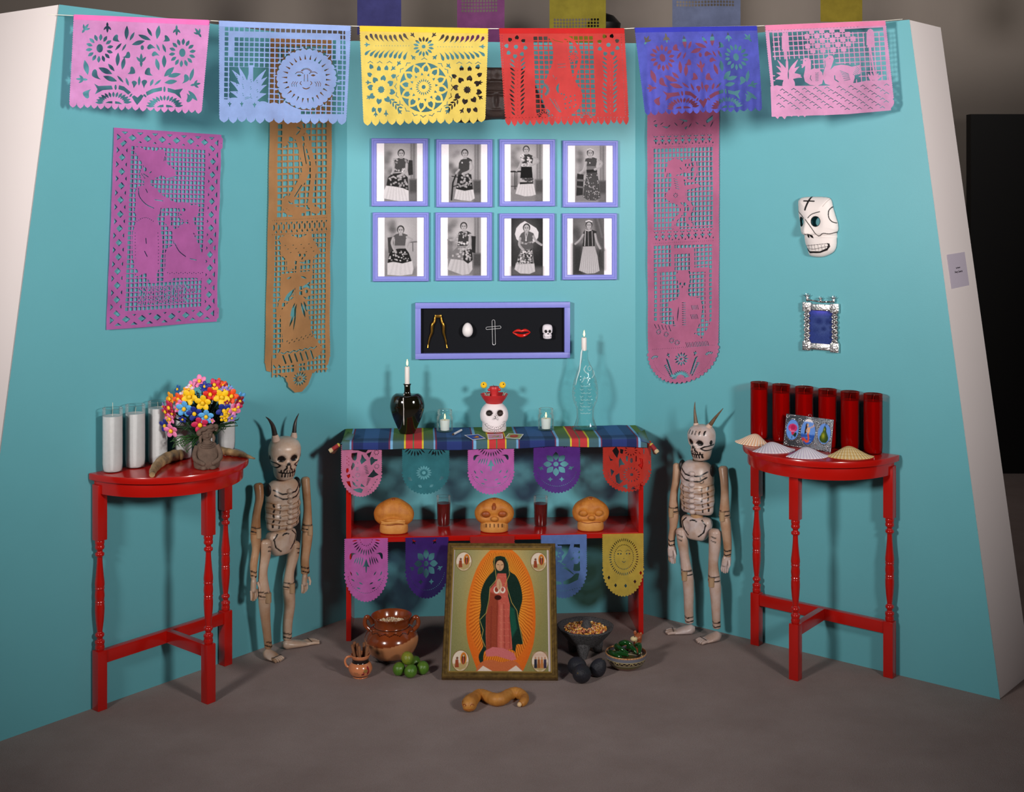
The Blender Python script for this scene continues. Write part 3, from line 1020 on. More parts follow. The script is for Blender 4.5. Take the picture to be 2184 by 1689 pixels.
# ---- right pink swan sheet
def pat_swans(sh):
    C, A = sh.cut, sh.add
    C([(178, 215), (1238, 162), (1292, 655), (1130, 660), (1010, 690), (900, 700), (560, 712), (220, 712)])
    grid(sh, 216, 213, 1265, 700, 47, 45, 9, -.05, .075)
    for k in range(12):
        for j in range(5):
            if (k + j) % 2 == 0 and not (j in (0, 4) and k in (0, 10)) and 0 < k < 11:
                x = 470 + k * 47 + j * 3; y = 186 + j * 45 - k * 2.3
                A([(x, y), (x + 47, y - 2), (x + 50, y + 43), (x + 3, y + 45)])
    for x, y0, y1, sx, yb in ((335, 215, 392, 350, 500), (1128, 182, 352, 1168, 600)):
        A([(x - 32, y0 + 30), (x - 20, y0 + 6), (x, y0 - 4), (x + 20, y0 + 6), (x + 30, y0 + 30), (x + 34, y1 - 24), (x + 22, y1), (x - 18, y1), (x - 28, y1 - 24)])
        C(leaf(x - 45, y0 + 20, x - 36, y1 + 10, 26)); A(rect(x - 34, y0 + 40, x + 34, y1 - 20))
        sh.addl([(x, y1 - 6), (sx, yb)], 15)
    C([(232, 470), (480, 455), (500, 690), (235, 705)])
    for k, (x1, y1, b) in enumerate(((252, 466, 26), (462, 458, -26), (240, 522, 28), (474, 528, -28), (240, 590, 26), (492, 612, -24), (234, 652, 20), (500, 634, -20))):
        A(leaf(365, 715 - k * 10, x1, y1, 46, 9, .4, b))
    A(ell(365, 700, 60, 70)); A(rect(338, 480, 362, 700)); C(leaf(362, 660, 362, 560, 12)); sh.addl([(345, 400), (352, 520)], 13)
    for a in ((1150, 660, 1105, 590), (1160, 660, 1140, 580), (1168, 660, 1175, 575), (1175, 660, 1205, 585), (1180, 660, 1240, 600), (1150, 660, 1115, 625)):
        A(leaf(a[0], a[1], a[2], a[3], 20, 7, .4))
    # swans
    C([(495, 470), (590, 470), (600, 560), (640, 545), (700, 590), (720, 480), (800, 420), (810, 500), (1040, 520), (1040, 600), (960, 700), (520, 705)])
    for p in ([(505, 470), (530, 448), (565, 450), (584, 480), (583, 545), (580, 558), (612, 545), (655, 552), (690, 585), (700, 640), (690, 690), (640, 708), (575, 700), (525, 670), (512, 620), (525, 560), (528, 520), (500, 545), (490, 540), (505, 500)],
              [(735, 440), (760, 424), (785, 430), (797, 460), (785, 500), (765, 560), (800, 525), (860, 513), (920, 520), (960, 532), (1030, 516), (1045, 530), (1035, 600), (985, 612), (985, 640), (970, 690), (920, 706), (780, 706), (720, 690), (697, 640), (700, 590), (722, 520), (716, 470), (680, 488)]):
        A(p)
    for q in range(6):
        sh.cutl([(625, 590 + q * 14), (640, 592 + q * 14), (655, 586 + q * 14)], 4.5)
        sh.cutl([(850 + q * 8, 570 + q * 18), (890 + q * 6, 585 + q * 14), (930 + q * 3, 600 + q * 10)], 5)
        sh.cutl([(1000 - q * 6, 530 + q * 14), (1030 - q * 5, 560 + q * 14)], 4.5)
    sh.cutl([(585, 612), (576, 640), (590, 660)], 6); sh.cutl([(803, 615), (805, 650), (835, 672)], 9)
    sh.dots([(530, 475), (760, 455)], 5)
    # water
    A([(190, 720), (250, 705), (290, 715), (420, 712), (560, 708), (900, 705), (940, 690), (1010, 680), (1100, 660), (1300, 655), (1320, 960), (200, 1000)])
    for y in range(730, 940, 26):
        for x in range(270, 1310, 108):
            xx = x + ((y // 26) % 3) * 34
            yy = y - (xx - 270) * .05 + 18
            if 690 < yy < 925 and xx < 1300: sh.cutl(gull(xx, yy, 22), 6)
    sh.dots([(175 + 31 * k, 197 - 1.3 * k) for k in range(28)], 4)


# ---- string and the six banners on it
def Ystr(px):
    return 4.29 + (px - 130) / 1770 * .385


M_STRING = mat('white_string', (232, 226, 214), .8)
str_pts = [(60, 30), (157, 33), (448, 44), (467, 45), (749, 55.5), (766, 56), (1042, 61), (1064, 61), (1332, 61), (1353, 60), (1615, 55.5), (1631, 54.5), (1889, 44), (1915, 42)]
str3 = [P(x, y, Ystr(x) + .006) for x, y in str_pts]
u0, h0 = WL.hit(100, 31); str3[0] = WL.at(u0, .002, h0)
u0, h0 = WR.hit(1925, 41); str3[-1] = WR.at(u0, .002, h0)
tag(obj('hanging_string', MB().tube(str3, .0012, 6), M_STRING), 'thin white string stretched across the top between the side walls', 'string')


def bilin(c, u, v):
    """corners tl, tr, br, bl as 3-vectors"""
    a = [np.array(p) for p in c]
    u = u[:, None]; v = v[:, None]
    return (1 - v) * ((1 - u) * a[0] + u * a[1]) + v * ((1 - u) * a[3] + u * a[2])


BW, BH = .46, .345


def hang_banner(pat, col, label, zc, pc, ntong, wave=(.008, .17, 0), dark=.84, hem=None, through=.13, curl=0.0, tl=.019):
    """zc: corners in the drawing's coordinates; pc: corners in the picture, tl tr br bl"""
    sh = Sheet(BW, BH, .0015, quadmap(zc, (0, 0, BW, BH)), BW / (zc[1][0] - zc[0][0]))
    banner_outline(sh, BW, BH, ntong, tl)
    pat(sh)
    c3 = [P(x, y, Ystr(x) + (0 if k < 2 else -.012)) for k, (x, y) in enumerate(pc)]
    org = c3[0].copy()

    def warp(x, y):
        q = bilin([p - org for p in c3], x / BW, y / BH)
        v = np.clip(y / BH, 0, 1)
        dz = wave[0] * v ** .8 * np.sin(2 * PI * x / wave[1] + wave[2]) + wave[0] * .4 * v * np.sin(2 * PI * x / (wave[1] * .37) + 1 + 4 * v)
        e = np.clip((np.abs(x / BW - .5) - .42) / .08, 0, 1)
        dz = dz - curl * e * v
        return q[:, 0], q[:, 1] + dz, q[:, 2]
    m = tissue('tissue_' + label.split()[0], col, through, dark)
    me = sh.mesh('cut_paper_banner', warp); me.materials.append(m)
    o = obj('cut_paper_banner', None, m, me=me, loc=org)
    tag(o, label, 'paper banner', 'cut paper banners on the string')
    # folded hem over the string: a second layer in front
    hs = Sheet(BW, .022, .003); hs.add(rect(.002, 0, BW - .002, .019))
    hc = tuple(min(255, x * 1.03) for x in col) if hem is None else hem
    hm = tissue('hem_' + label.split()[0], hc, .02, .9)

    def warp2(x, y):
        a = warp(x, y)
        return a[0], a[1] - .0026, a[2]
    me2 = hs.mesh('folded_hem', warp2); me2.materials.append(hm)
    obj('folded_hem', None, hm, o, me=me2)
    return o


Z1 = [(581, 55), (2025, 114), (1935, 1107), (531, 1037)]
hang_banner(pat_flowers, (224, 148, 206), 'orchid pink cut paper banner with flowers and curling leaves, leftmost on the string', Z1,
            [(157, 31), (448, 43), (431, 243), (147, 229)], 19, (.006, .3, .5), hem=(240, 120, 190))
hang_banner(pat_sun, (146, 168, 220), 'light blue cut paper banner with a smiling sun and a spiky plant', [(160, 145), (1862, 212), (1800, 1480), (165, 1455)],
            [(466.5, 44), (749, 55.2), (738.5, 265.4), (467, 261)], 14, (.006, .25, 1.2))
hang_banner(pat_wheel, (234, 205, 102), 'yellow cut paper banner with a large petalled wheel between two flowers', [(160, 212), (1820, 245), (1780, 1460), (210, 1495)],
            [(766.5, 55.2), (1041.8, 60.6), (1035, 262), (775, 268)], 15, (.007, .2, 2.0), hem=(246, 198, 62), tl=.021)
hang_banner(pat_pitcher, (202, 66, 64), 'coral red cut paper banner with a tall pitcher on a grid', [(205, 243), (1822, 243), (1880, 1480), (290, 1495)],
            [(1064, 60.3), (1332, 60.3), (1342, 265), (1078, 268)], 20, (.007, .15, 0), hem=(190, 42, 42), tl=.025)
hang_banner(pat_flowers, (92, 96, 196), 'dark blue crumpled cut paper banner with flowers, beside the right corner', Z1,
            [(1353, 59.3), (1615, 55.3), (1623.5, 237), (1374.8, 246)], 17, (.013, .12, .8), dark=.7, through=.10, curl=.02, hem=(60, 64, 178))
hang_banner(pat_swans, (236, 164, 206), 'pale pink cut paper banner with two swans on water, rightmost on the string', [(135, 148), (1260, 105), (1350, 920), (225, 1025)],
            [(1631, 54), (1888.5, 44), (1909, 231), (1651.5, 254.7)], 18, (.007, .22, 2.6), hem=(240, 138, 178), tl=.031)


# ---- three long sheets pinned on the side walls
def wall_sheet(name, pat, col, label, fr, zc, pc, size, outline, bulge=.008, dark=.86, through=.08, cell=.0016, top=.02):
    W, H = size
    sh = Sheet(W, H, cell, quadmap(zc, (0, 0, W, H)), W / (zc[1][0] - zc[0][0]))
    outline(sh, W, H)
    pat(sh)
    uh = [fr.hit(x, y, .006) for x, y in pc]
    c3 = [fr.at(u, .005, h) for u, h in uh]
    org = c3[0].copy(); nv = np.array(fr.n)

    def warp(x, y):
        q = bilin([p - org for p in c3], x / W, y / H)
        v = np.clip(y / H, 0, 1)
        d = bulge * (.25 + .75 * v) * (.5 + .5 * np.sin(2 * PI * x / (W * .8) + 5 * v)) + bulge * .35 * np.sin(17 * v + 2 * x / W) ** 2
        q = q + nv[None, :] * d[:, None]
        return q[:, 0], q[:, 1], q[:, 2]
    m = tissue('tissue_' + label.split()[0], col, through, dark, 7)
    me = sh.mesh(name, warp); me.materials.append(m)
    return tag(obj(name, None, m, me=me, loc=org), label, 'paper hanging')


def plain_bumps(sh, W, H):
    m, sh.m = sh.m, None
    sh.add(rect(.003, .003, W - .003, H - .003))
    for k in range(int(H / .008)):
        for x in (.003, W - .003): sh.add(ell(x, (k + .5) * .008, .003, .0042, 8))
    for k in range(int(W / .008)):
        for y in (.003, H - .003): sh.add(ell((k + .5) * .008, y, .0042, .003, 8))
    sh.m = m


def pat_dancers(sh):
    C, A = sh.cut, sh.add
    Q = quadmap([(155, 80), (975, 135), (940, 1565), (95, 1630)], (0, 0, 1000, 1740))
    m0 = sh.m
    inv = quadmap([(0, 0), (1000, 0), (1000, 1740), (0, 1740)], (0, 0, sh.w, sh.h))
    sh.m = inv; k0 = sh.k; sh.k = sh.w / 1000
    # border of crossed straps
    for x0, y0, x1, y1 in ((28, 28, 972, 130), (28, 1610, 972, 1712), (28, 130, 130, 1610), (870, 130, 972, 1610)):
        C(rect(x0, y0, x1, y1))
    p = 134
    for k in range(8):
        x = 28 + k * 134.8
        for y0, y1 in ((28, 130), (1610, 1712)):
            sh.addl([(x, y0 - 4), (x + 134.8, y1 + 4)], 36); sh.addl([(x, y1 + 4), (x + 134.8, y0 - 4)], 36)
    for k in range(12):
        y = 130 + k * 123.3
        for x0, x1 in ((28, 130), (870, 972)):
            sh.addl([(x0 - 4, y), (x1 + 4, y + 123.3)], 36); sh.addl([(x1 + 4, y), (x0 - 4, y + 123.3)], 36)
    for r in (rect(0, 0, 28, 1740), rect(972, 0, 1000, 1740), rect(0, 0, 1000, 28), rect(0, 1712, 1000, 1740), rect(122, 120, 150, 1620), rect(850, 120, 880, 1620), rect(122, 120, 880, 146), rect(122, 1596, 880, 1620)):
        A(r)
    C(rect(150, 146, 850, 1596))
    grid(sh, 150, 146, 850, 1596, 36.84, 41.4, 9.5)
    # verse
    lines = ['NO QUIERO MAS AMISTAD,', 'NI AMOR NO HA SIDO QUIMERA,', 'DEJADME EN LA SOLEDAD', 'VEN PARA VER CALAVERA.']
    for j, tx in enumerate(lines):
        y = 1376 + j * 41.4
        cw = 20.5
        n = len(tx)
        for i, ch in enumerate(tx):
            x = 258 + i * cw
            if ch != ' ':
                sh.cut(rect(x, y + 6, x + cw, y + 35))
        for i, ch in enumerate(tx):
            x = 258 + i * cw
            for a, b, c, d in strokes(ch):
                A(rect(x + 2 + a * 3.3, y + 5 + b * 4.4, x + 3 + c * 3.3, y + 6.5 + d * 4.4))
            sh.addl([(x, y + 4), (x, y + 38)], 3)
    sh.m, sh.k = m0, k0
    # man with the wide hat
    for p in ([(310, 232), (345, 224), (400, 250), (440, 245), (470, 262), (505, 240), (540, 250), (553, 290), (548, 330), (580, 370), (622, 400), (630, 440), (610, 465), (560, 462), (520, 440), (470, 462), (430, 472),
               (395, 490), (360, 470), (352, 425), (362, 395), (385, 375), (362, 330), (318, 268)],
              [(385, 480), (425, 472), (430, 510), (480, 540), (510, 580), (590, 630), (640, 648), (690, 640), (660, 668), (620, 682), (540, 690), (515, 700), (505, 735), (478, 755), (330, 755), (312, 720), (322, 650), (318, 560), (340, 525), (385, 515)],
              [(330, 755), (480, 750), (505, 830), (520, 900), (524, 1000), (508, 1090), (500, 1150), (478, 1190), (478, 1265), (430, 1268), (410, 1230), (412, 1190), (380, 1190), (350, 1210), (305, 1215), (345, 1180), (318, 1140), (300, 1080), (294, 980), (300, 880), (318, 800)],
              # woman
              [(640, 670), (680, 655), (720, 655), (745, 668), (790, 660), (805, 690), (795, 740), (760, 760), (765, 800), (790, 850), (796, 905), (760, 880), (720, 780), (690, 785), (655, 765), (645, 735), (660, 710)],
              [(545, 750), (575, 742), (592, 790), (585, 815), (620, 850), (660, 830), (690, 800), (735, 815), (760, 890), (800, 965), (838, 1060), (850, 1130), (852, 1200), (815, 1240), (780, 1225), (700, 1225), (610, 1225), (570, 1250), (525, 1250), (530, 1215), (545, 1130), (545, 1030), (560, 995), (610, 970), (605, 880), (560, 820), (540, 790)]):
        A(p)
    for p in (ell(393, 395, 11, 16), ell(686, 702, 12, 12), leaf(420, 425, 445, 410, 10), leaf(655, 735, 672, 742, 10)): C(p)
    for ln in ([(342, 540), (350, 600), (400, 660), (460, 690)], [(400, 545), (412, 570)], [(470, 625), (530, 635)], [(615, 960), (650, 1020), (700, 1060)], [(735, 1078), (785, 1088)], [(400, 920), (402, 960)], [(388, 1020), (408, 1060)],
               [(515, 690), (505, 740)], [(620, 450), (560, 468)], [(540, 330), (546, 300)], [(380, 430), (415, 452)]):
        sh.cutl([tuple(q) for q in spline(ln, 10)], 6)
    sh.dots([(330 + 14 * k, 790 - 28 * math.sin(k / 9 * PI)) for k in range(10)] + [(318, 880 + 24 * k) for k in range(9)] + [(492, 880 + 26 * k) for k in range(10)]
            + [(560 + 17 * k, 1185 + 6 * (k % 2)) for k in range(17)] + [(365 + 6 * k, 430 + 8 * k) for k in range(5)], 4)


wall_sheet('cut_paper_sheet', pat_dancers, (206, 114, 186), 'magenta cut paper sheet with a dancing couple and a verse, on the left wall', WL,
           [(155, 80), (975, 135), (940, 1565), (95, 1630)], [(243, 272), (471.5, 287.5), (461.5, 685.5), (226.5, 703.5)], (.45, .70), plain_bumps, .006)


def strip_outline(kind):
    def f(sh, W, H):
        m, sh.m = sh.m, None
        R = W / 2
        if kind == 'round':
            sh.add(rect(.003, 0, W - .003, H - R * .82)); sh.add(ell(W / 2, H - R * .82, R - .003, R * .82 - .002, 60))
            for k in range(int((H - R * .82) / .011)):
                for x in (.003, W - .003): sh.add(ell(x, (k + .5) * .011, .0036, .0056, 10))
            for k in range(24):
                a = PI * (k + .5) / 24
                sh.add(ell(W / 2 + (R - .004) * math.cos(a), H - R * .82 + (R * .82 - .004) * math.sin(a), .008, .008, 12))
        else:
            hb = H - W * .36
            sh.add(rect(.003, 0, W - .003, hb))
            sh.add([(.003, hb), (W - .003, hb), (W - .010, hb + W * .08), (W * .80, hb + W * .13), (W * .72, hb + W * .17), (W * .66, hb + W * .28), (W * .56, hb + W * .35), (W * .44, hb + W * .35), (W * .34, hb + W * .28), (W * .28, hb + W * .17), (W * .20, hb + W * .13), (.010, hb + W * .08)])
            for k in range(int(hb / .010)):
                for x in (.003, W - .003): sh.add(ell(x, (k + .5) * .010, .0034, .0050, 10))
        sh.m = m
    return f


def pat_catrina(sh):
    C, A = sh.cut, sh.add
    # drawing in picture pixels; upper field, band, lower field, foot
    C(rect(590, 96, 696, 452)); grid(sh, 590, 96, 697, 452, 12.1, 13.2, 2.8)
    C([(588, 488), (697, 491), (696, 790), (580, 792)]); grid(sh, 583, 488, 700, 796, 8.8, 11.2, 2.2)
    # running figure of the upper field: ribs, pelvis, legs, feet
    for p in ([(612, 130), (640, 118), (668, 132), (672, 190), (650, 215), (628, 215), (610, 190)], [(604, 258), (640, 248), (650, 275), (634, 292), (618, 282)], [(602, 268), (612, 262), (616, 296), (606, 304), (600, 290)]):
        A(p)
    for ln, w_ in (([(636, 285), (646, 320), (652, 352), (640, 380), (622, 412)], 13), ([(652, 282), (664, 330), (668, 352), (664, 385), (660, 428)], 9), ([(610, 412), (612, 425), (630, 436), (648, 438)], 9), ([(604, 418), (612, 440), (640, 447)], 6), ([(660, 424), (668, 438), (677, 440)], 10),
                   ([(612, 140), (600, 200), (606, 262)], 8), ([(668, 140), (682, 190), (676, 240)], 8)):
        sh.addl([tuple(q) for q in spline(ln, 12)], w_)
    A(ell(650, 352, 8, 9)); A(ell(668, 352, 7, 9))
    for y in range(140, 205, 12): sh.cutl([(622, y), (640, y + 4), (660, y)], 2.2)
    for a in ((630, 262, 642, 268), (612, 292, 622, 300), (640, 270, 630, 280)): C(leaf(*a, 3))
    sh.cutl([(646, 300), (652, 340)], 1.8); sh.cutl([(642, 385), (628, 408)], 1.8)
    # band of ovals
    for k in range(11):
        x = 585 + k * 10.6
        C(ell(x, 472, 1.9, 6.5, 10)); C([(x + 3, 462), (x + 7.6, 462), (x + 5.3, 468)]); C([(x + 3, 484), (x + 7.6, 484), (x + 5.3, 477)])
    sh.dots([(582 + 4.1 * k, 457) for k in range(29)] + [(582 + 4.1 * k, 487) for k in range(29)], .8)
    # lady with the wide hat
    for p in ([(600, 500), (620, 490), (635, 498), (660, 488), (668, 505), (685, 530), (664, 542), (640, 548), (610, 542), (598, 528)], [(598, 505), (596, 494), (612, 489), (632, 494), (640, 506)], [(645, 505), (650, 492), (664, 486), (660, 500)],
              [(634, 524), (652, 524), (650, 546), (643, 556), (634, 548)], [(612, 545), (626, 545), (628, 562), (612, 566)], [(602, 572), (668, 570), (664, 592), (646, 600), (630, 600), (624, 620), (604, 634), (598, 615)],
              [(610, 640), (624, 626), (640, 620), (652, 632), (662, 690), (668, 710), (688, 740), (686, 755), (672, 765), (650, 772), (600, 775), (588, 760), (598, 740), (604, 720), (600, 680), (602, 650)]):
        A(p)
    for ln, w_ in (([(636, 550), (633, 620)], 8), ([(662, 575), (668, 520)], 5), ([(600, 632), (594, 668)], 7), ([(630, 770), (632, 790)], 6), ([(654, 768), (652, 782)], 5), ([(586, 762), (592, 772)], 6)):
        sh.addl(ln, w_)
    A(ell(652, 616, 9, 11)); C(ell(653, 614, 3, 4))
    for p in (ell(638, 534, 2.4, 3.4), ell(648, 535, 2.4, 3.4), leaf(642, 545, 645, 538, 3), leaf(616, 690, 632, 638, 6), leaf(618, 668, 628, 636, 5), leaf(650, 672, 640, 636, 6), leaf(654, 660, 646, 634, 5), leaf(624, 700, 630, 652, 3), leaf(606, 632, 628, 606, 8), leaf(644, 604, 660, 600, 6),
              leaf(612, 584, 622, 580, 4), leaf(640, 580, 654, 586, 4)):
        C(p)
    sh.cutl([(639, 550), (646, 551)], 1.6)
    for k in range(14):
        C(leaf(610 + k * 5, 722 - k * 1.0 + (k % 2) * 5, 614 + k * 5, 718 - k * 1.0 + (k % 2) * 5, 1.8, 5)); C(leaf(606 + k * 5.4, 512 + (k % 3) * 8, 611 + k * 5.4, 511 + (k % 3) * 8, 1.6, 5))
    for k in range(6): sh.cutl([(604 + k * 12, 752 - k), (609 + k * 12, 768 - k)], 3); sh.cutl([(600 + k * 13, 744 - k), (606 + k * 13, 747 - k), (612 + k * 13, 743 - k)], 1.6)
    # foot
    for p in petals(639, 806, 5, 17, 3.6, 14): C(p)
    C(ell(639, 806, 2.2, 2.2, 8))
    for s_ in (-1, 1):
        C(leaf(639 + s_ * 46, 800, 639 + s_ * 32, 806, 6)); C(leaf(639 + s_ * 30, 808, 639 + s_ * 38, 796, 5)); C(ell(639 + s_ * 30, 798, 2, 2, 8)); C(leaf(639 + s_ * 56, 796, 639 + s_ * 48, 803, 5)); C(leaf(639 + s_ * 26, 818, 639 + s_ * 30, 808, 3))


ZT = [(577, 80), (709, 84), (706, 838), (566, 838)]
wall_sheet('cut_paper_strip', pat_catrina, (200, 146, 98), 'tan cut paper strip with a skeleton lady in wide hat, left of the back wall', WL, ZT,
           [(577, 80), (709, 84), (702, 830), (563, 846)], (.33, 1.30), strip_outline('step'), .008, cell=.0018)


def pat_pinkstrip(sh):
    C, A = sh.cut, sh.add
    # drawing in picture pixels
    C(rect(1394, 318, 1520, 492)); grid(sh, 1394, 318, 1521, 492, 8.0, 10.6, 2.1)
    for p in ([(1424, 348), (1440, 340), (1454, 346), (1460, 362), (1456, 374), (1436, 378), (1424, 366)], [(1458, 345), (1472, 342), (1478, 358), (1472, 374), (1460, 372)],
              [(1434, 378), (1458, 378), (1462, 400), (1490, 396), (1496, 404), (1464, 410), (1464, 432), (1440, 438), (1422, 428), (1420, 418), (1432, 404)]):
        A(p)
    for ln, w_ in (([(1460, 384), (1478, 390), (1486, 372), (1484, 350)], 4), ([(1446, 436), (1458, 452), (1440, 474), (1436, 486), (1446, 490)], 7), ([(1462, 430), (1476, 448), (1466, 470), (1476, 484)], 7), ([(1424, 360), (1420, 380)], 4)):
        sh.addl([tuple(q) for q in spline(ln, 10)], w_)
    for p in (ell(1464, 356, 2, 3), ell(1472, 356, 2, 3), leaf(1466, 364, 1470, 360, 2), leaf(1450, 360, 1456, 366, 2)): C(p)
    for p in petals(1442, 420, 2, 6, 1.8, 8): C(p)
    for k in range(5): sh.cutl([(1438 + k, 384 + k * 5), (1446 + k, 387 + k * 5)], 1.2)
    for y0 in (303, 507):                                     # two bands of sprigs
        for k in range(9):
            x = 1400 + k * 14.2
            for p in fleur(x, y0, 7): C(p)
            C([(x + 5, y0 + 8), (x + 9, y0 + 8), (x + 7, y0 + 4)])
            sh.cutl([(x - 4, y0 - 10), (x, y0 - 8.5), (x + 4, y0 - 10)], 1.6)
        sh.dots([(1394 + 4.2 * k, y0 - 13) for k in range(31)] + [(1394 + 4.2 * k, y0 + 13) for k in range(31)], .8)
    for k in range(9):
        C(leaf(1394 + k * 15, 262 + (k * 7) % 20, 1402 + k * 15, 258 + (k * 5) % 18, 2.0, 5))
    for p in ([(1395, 268), (1404, 266), (1402, 274)], [(1412, 271), (1426, 273), (1424, 277)], [(1446, 256), (1468, 260), (1466, 264)], [(1506, 262), (1520, 250), (1520, 260), (1508, 268)], [(1460, 276), (1468, 272), (1464, 280)]):
        C(p)
    # doorway with a portly figure
    C([(1394, 524), (1520, 528), (1516, 690), (1492, 736), (1470, 700), (1394, 690)]); grid(sh, 1394, 524, 1521, 740, 8.3, 9.4, 2.0)
    for p in (rect(1432, 524, 1440, 574), rect(1432, 534, 1482, 545), rect(1473, 534, 1482, 580), rect(1401, 570, 1440, 580), rect(1401, 570, 1408, 690), rect(1473, 576, 1512, 585), rect(1504, 576, 1512, 690)):
        A(p)
    for p in ([(1448, 580), (1470, 582), (1473, 600), (1470, 618), (1464, 630), (1452, 628), (1448, 606), (1444, 590)], [(1452, 628), (1466, 628), (1476, 638), (1494, 640), (1498, 660), (1494, 690), (1486, 706), (1478, 720), (1460, 722), (1456, 708), (1440, 690), (1436, 660), (1426, 656), (1428, 644), (1446, 640)],
              [(1390, 680), (1420, 690), (1452, 704), (1460, 740), (1500, 742), (1525, 730), (1525, 775), (1385, 775)], [(1456, 716), (1486, 716), (1500, 730), (1470, 745)]):
        A(p)
    for p in (ell(1453, 608, 2.2, 2.8), ell(1462, 609, 2.4, 3.2), leaf(1456, 618, 1458, 611, 2), leaf(1450, 652, 1446, 690, 2.2)): C(p)
    for k in range(11): sh.cutl([(1457, 648 + k * 4.6), (1464, 649 + k * 4.6)], 1.3)
    for k in range(5):
        sh.cutl([(1476 + k * 3, 655), (1478 + k * 3, 664)], 1.1); sh.cutl([(1474 + k * 3, 674), (1477 + k * 3, 684)], 1.1); sh.cutl([(1396 + k * 8, 690 + k), (1400 + k * 8, 698 + k * 2)], 1.4)
    for x, y in ((1422, 712), (1434, 726), (1446, 731), (1405, 706)):
        for p in petals(x, y, 2, 7, 1.6, 10): C(p)
    for k in range(14): sh.cutl([(1464 + k * 3.4, 732 + (k % 2)), (1467 + k * 3.4, 742)], 1.1)
    # round foot
    for p in petals(1455, 766, 4.5, 15, 3.6, 12): C(p)
    C(ell(1455, 766, 3, 3, 8))
    for p in petals(1453, 806, 7, 20, 3, 13, 0, .9, -1.5, 1.6): C(p)
    for s_ in (-1, 1):
        for k in range(8):
            a = k / 7
            C(leaf(1455 + s_ * (34 - a * 12), 762 + a * 32, 1455 + s_ * (26 - a * 9), 770 + a * 30, 3)); C(leaf(1455 + s_ * (38 - a * 14), 778 + a * 22, 1455 + s_ * (30 - a * 10), 776 + a * 26, 3))
        for p in fleur(1455 + s_ * 28, 756, 6, s_ * .3): C(p)
        for p in petals(1455 + s_ * 58, 766, 3, 12, 2.8, 5, 0, 1, -.9 if s_ < 0 else -.9, .9, drop): C(p)
    sh.dots([(1392 + 4.2 * k, 742) for k in range(32)], .8)
    sh.dots([(1455 + 62 * math.cos(a), 760 + 46 * math.sin(a)) for a in np.linspace(.15, PI - .15, 40)], .7)


ZP = [(1381, 92), (1534, 88), (1531, 812), (1381, 818)]
wall_sheet('cut_paper_strip', pat_pinkstrip, (214, 124, 162), 'rose pink cut paper strip with skeleton figures, right of the back wall', WR, ZP,
           [(1381, 92), (1535, 86), (1533, 806), (1382, 824)], (.31, 1.30), strip_outline('round'), .007, cell=.0018)

# ================================================================== STRIPED CLOTH AND SMALL PAPER FLAGS ON THE SHELF
M_CLOTH = mat('woven_striped_cloth', rough=.85, attr='print', bump=(900, .25), spec=.2)


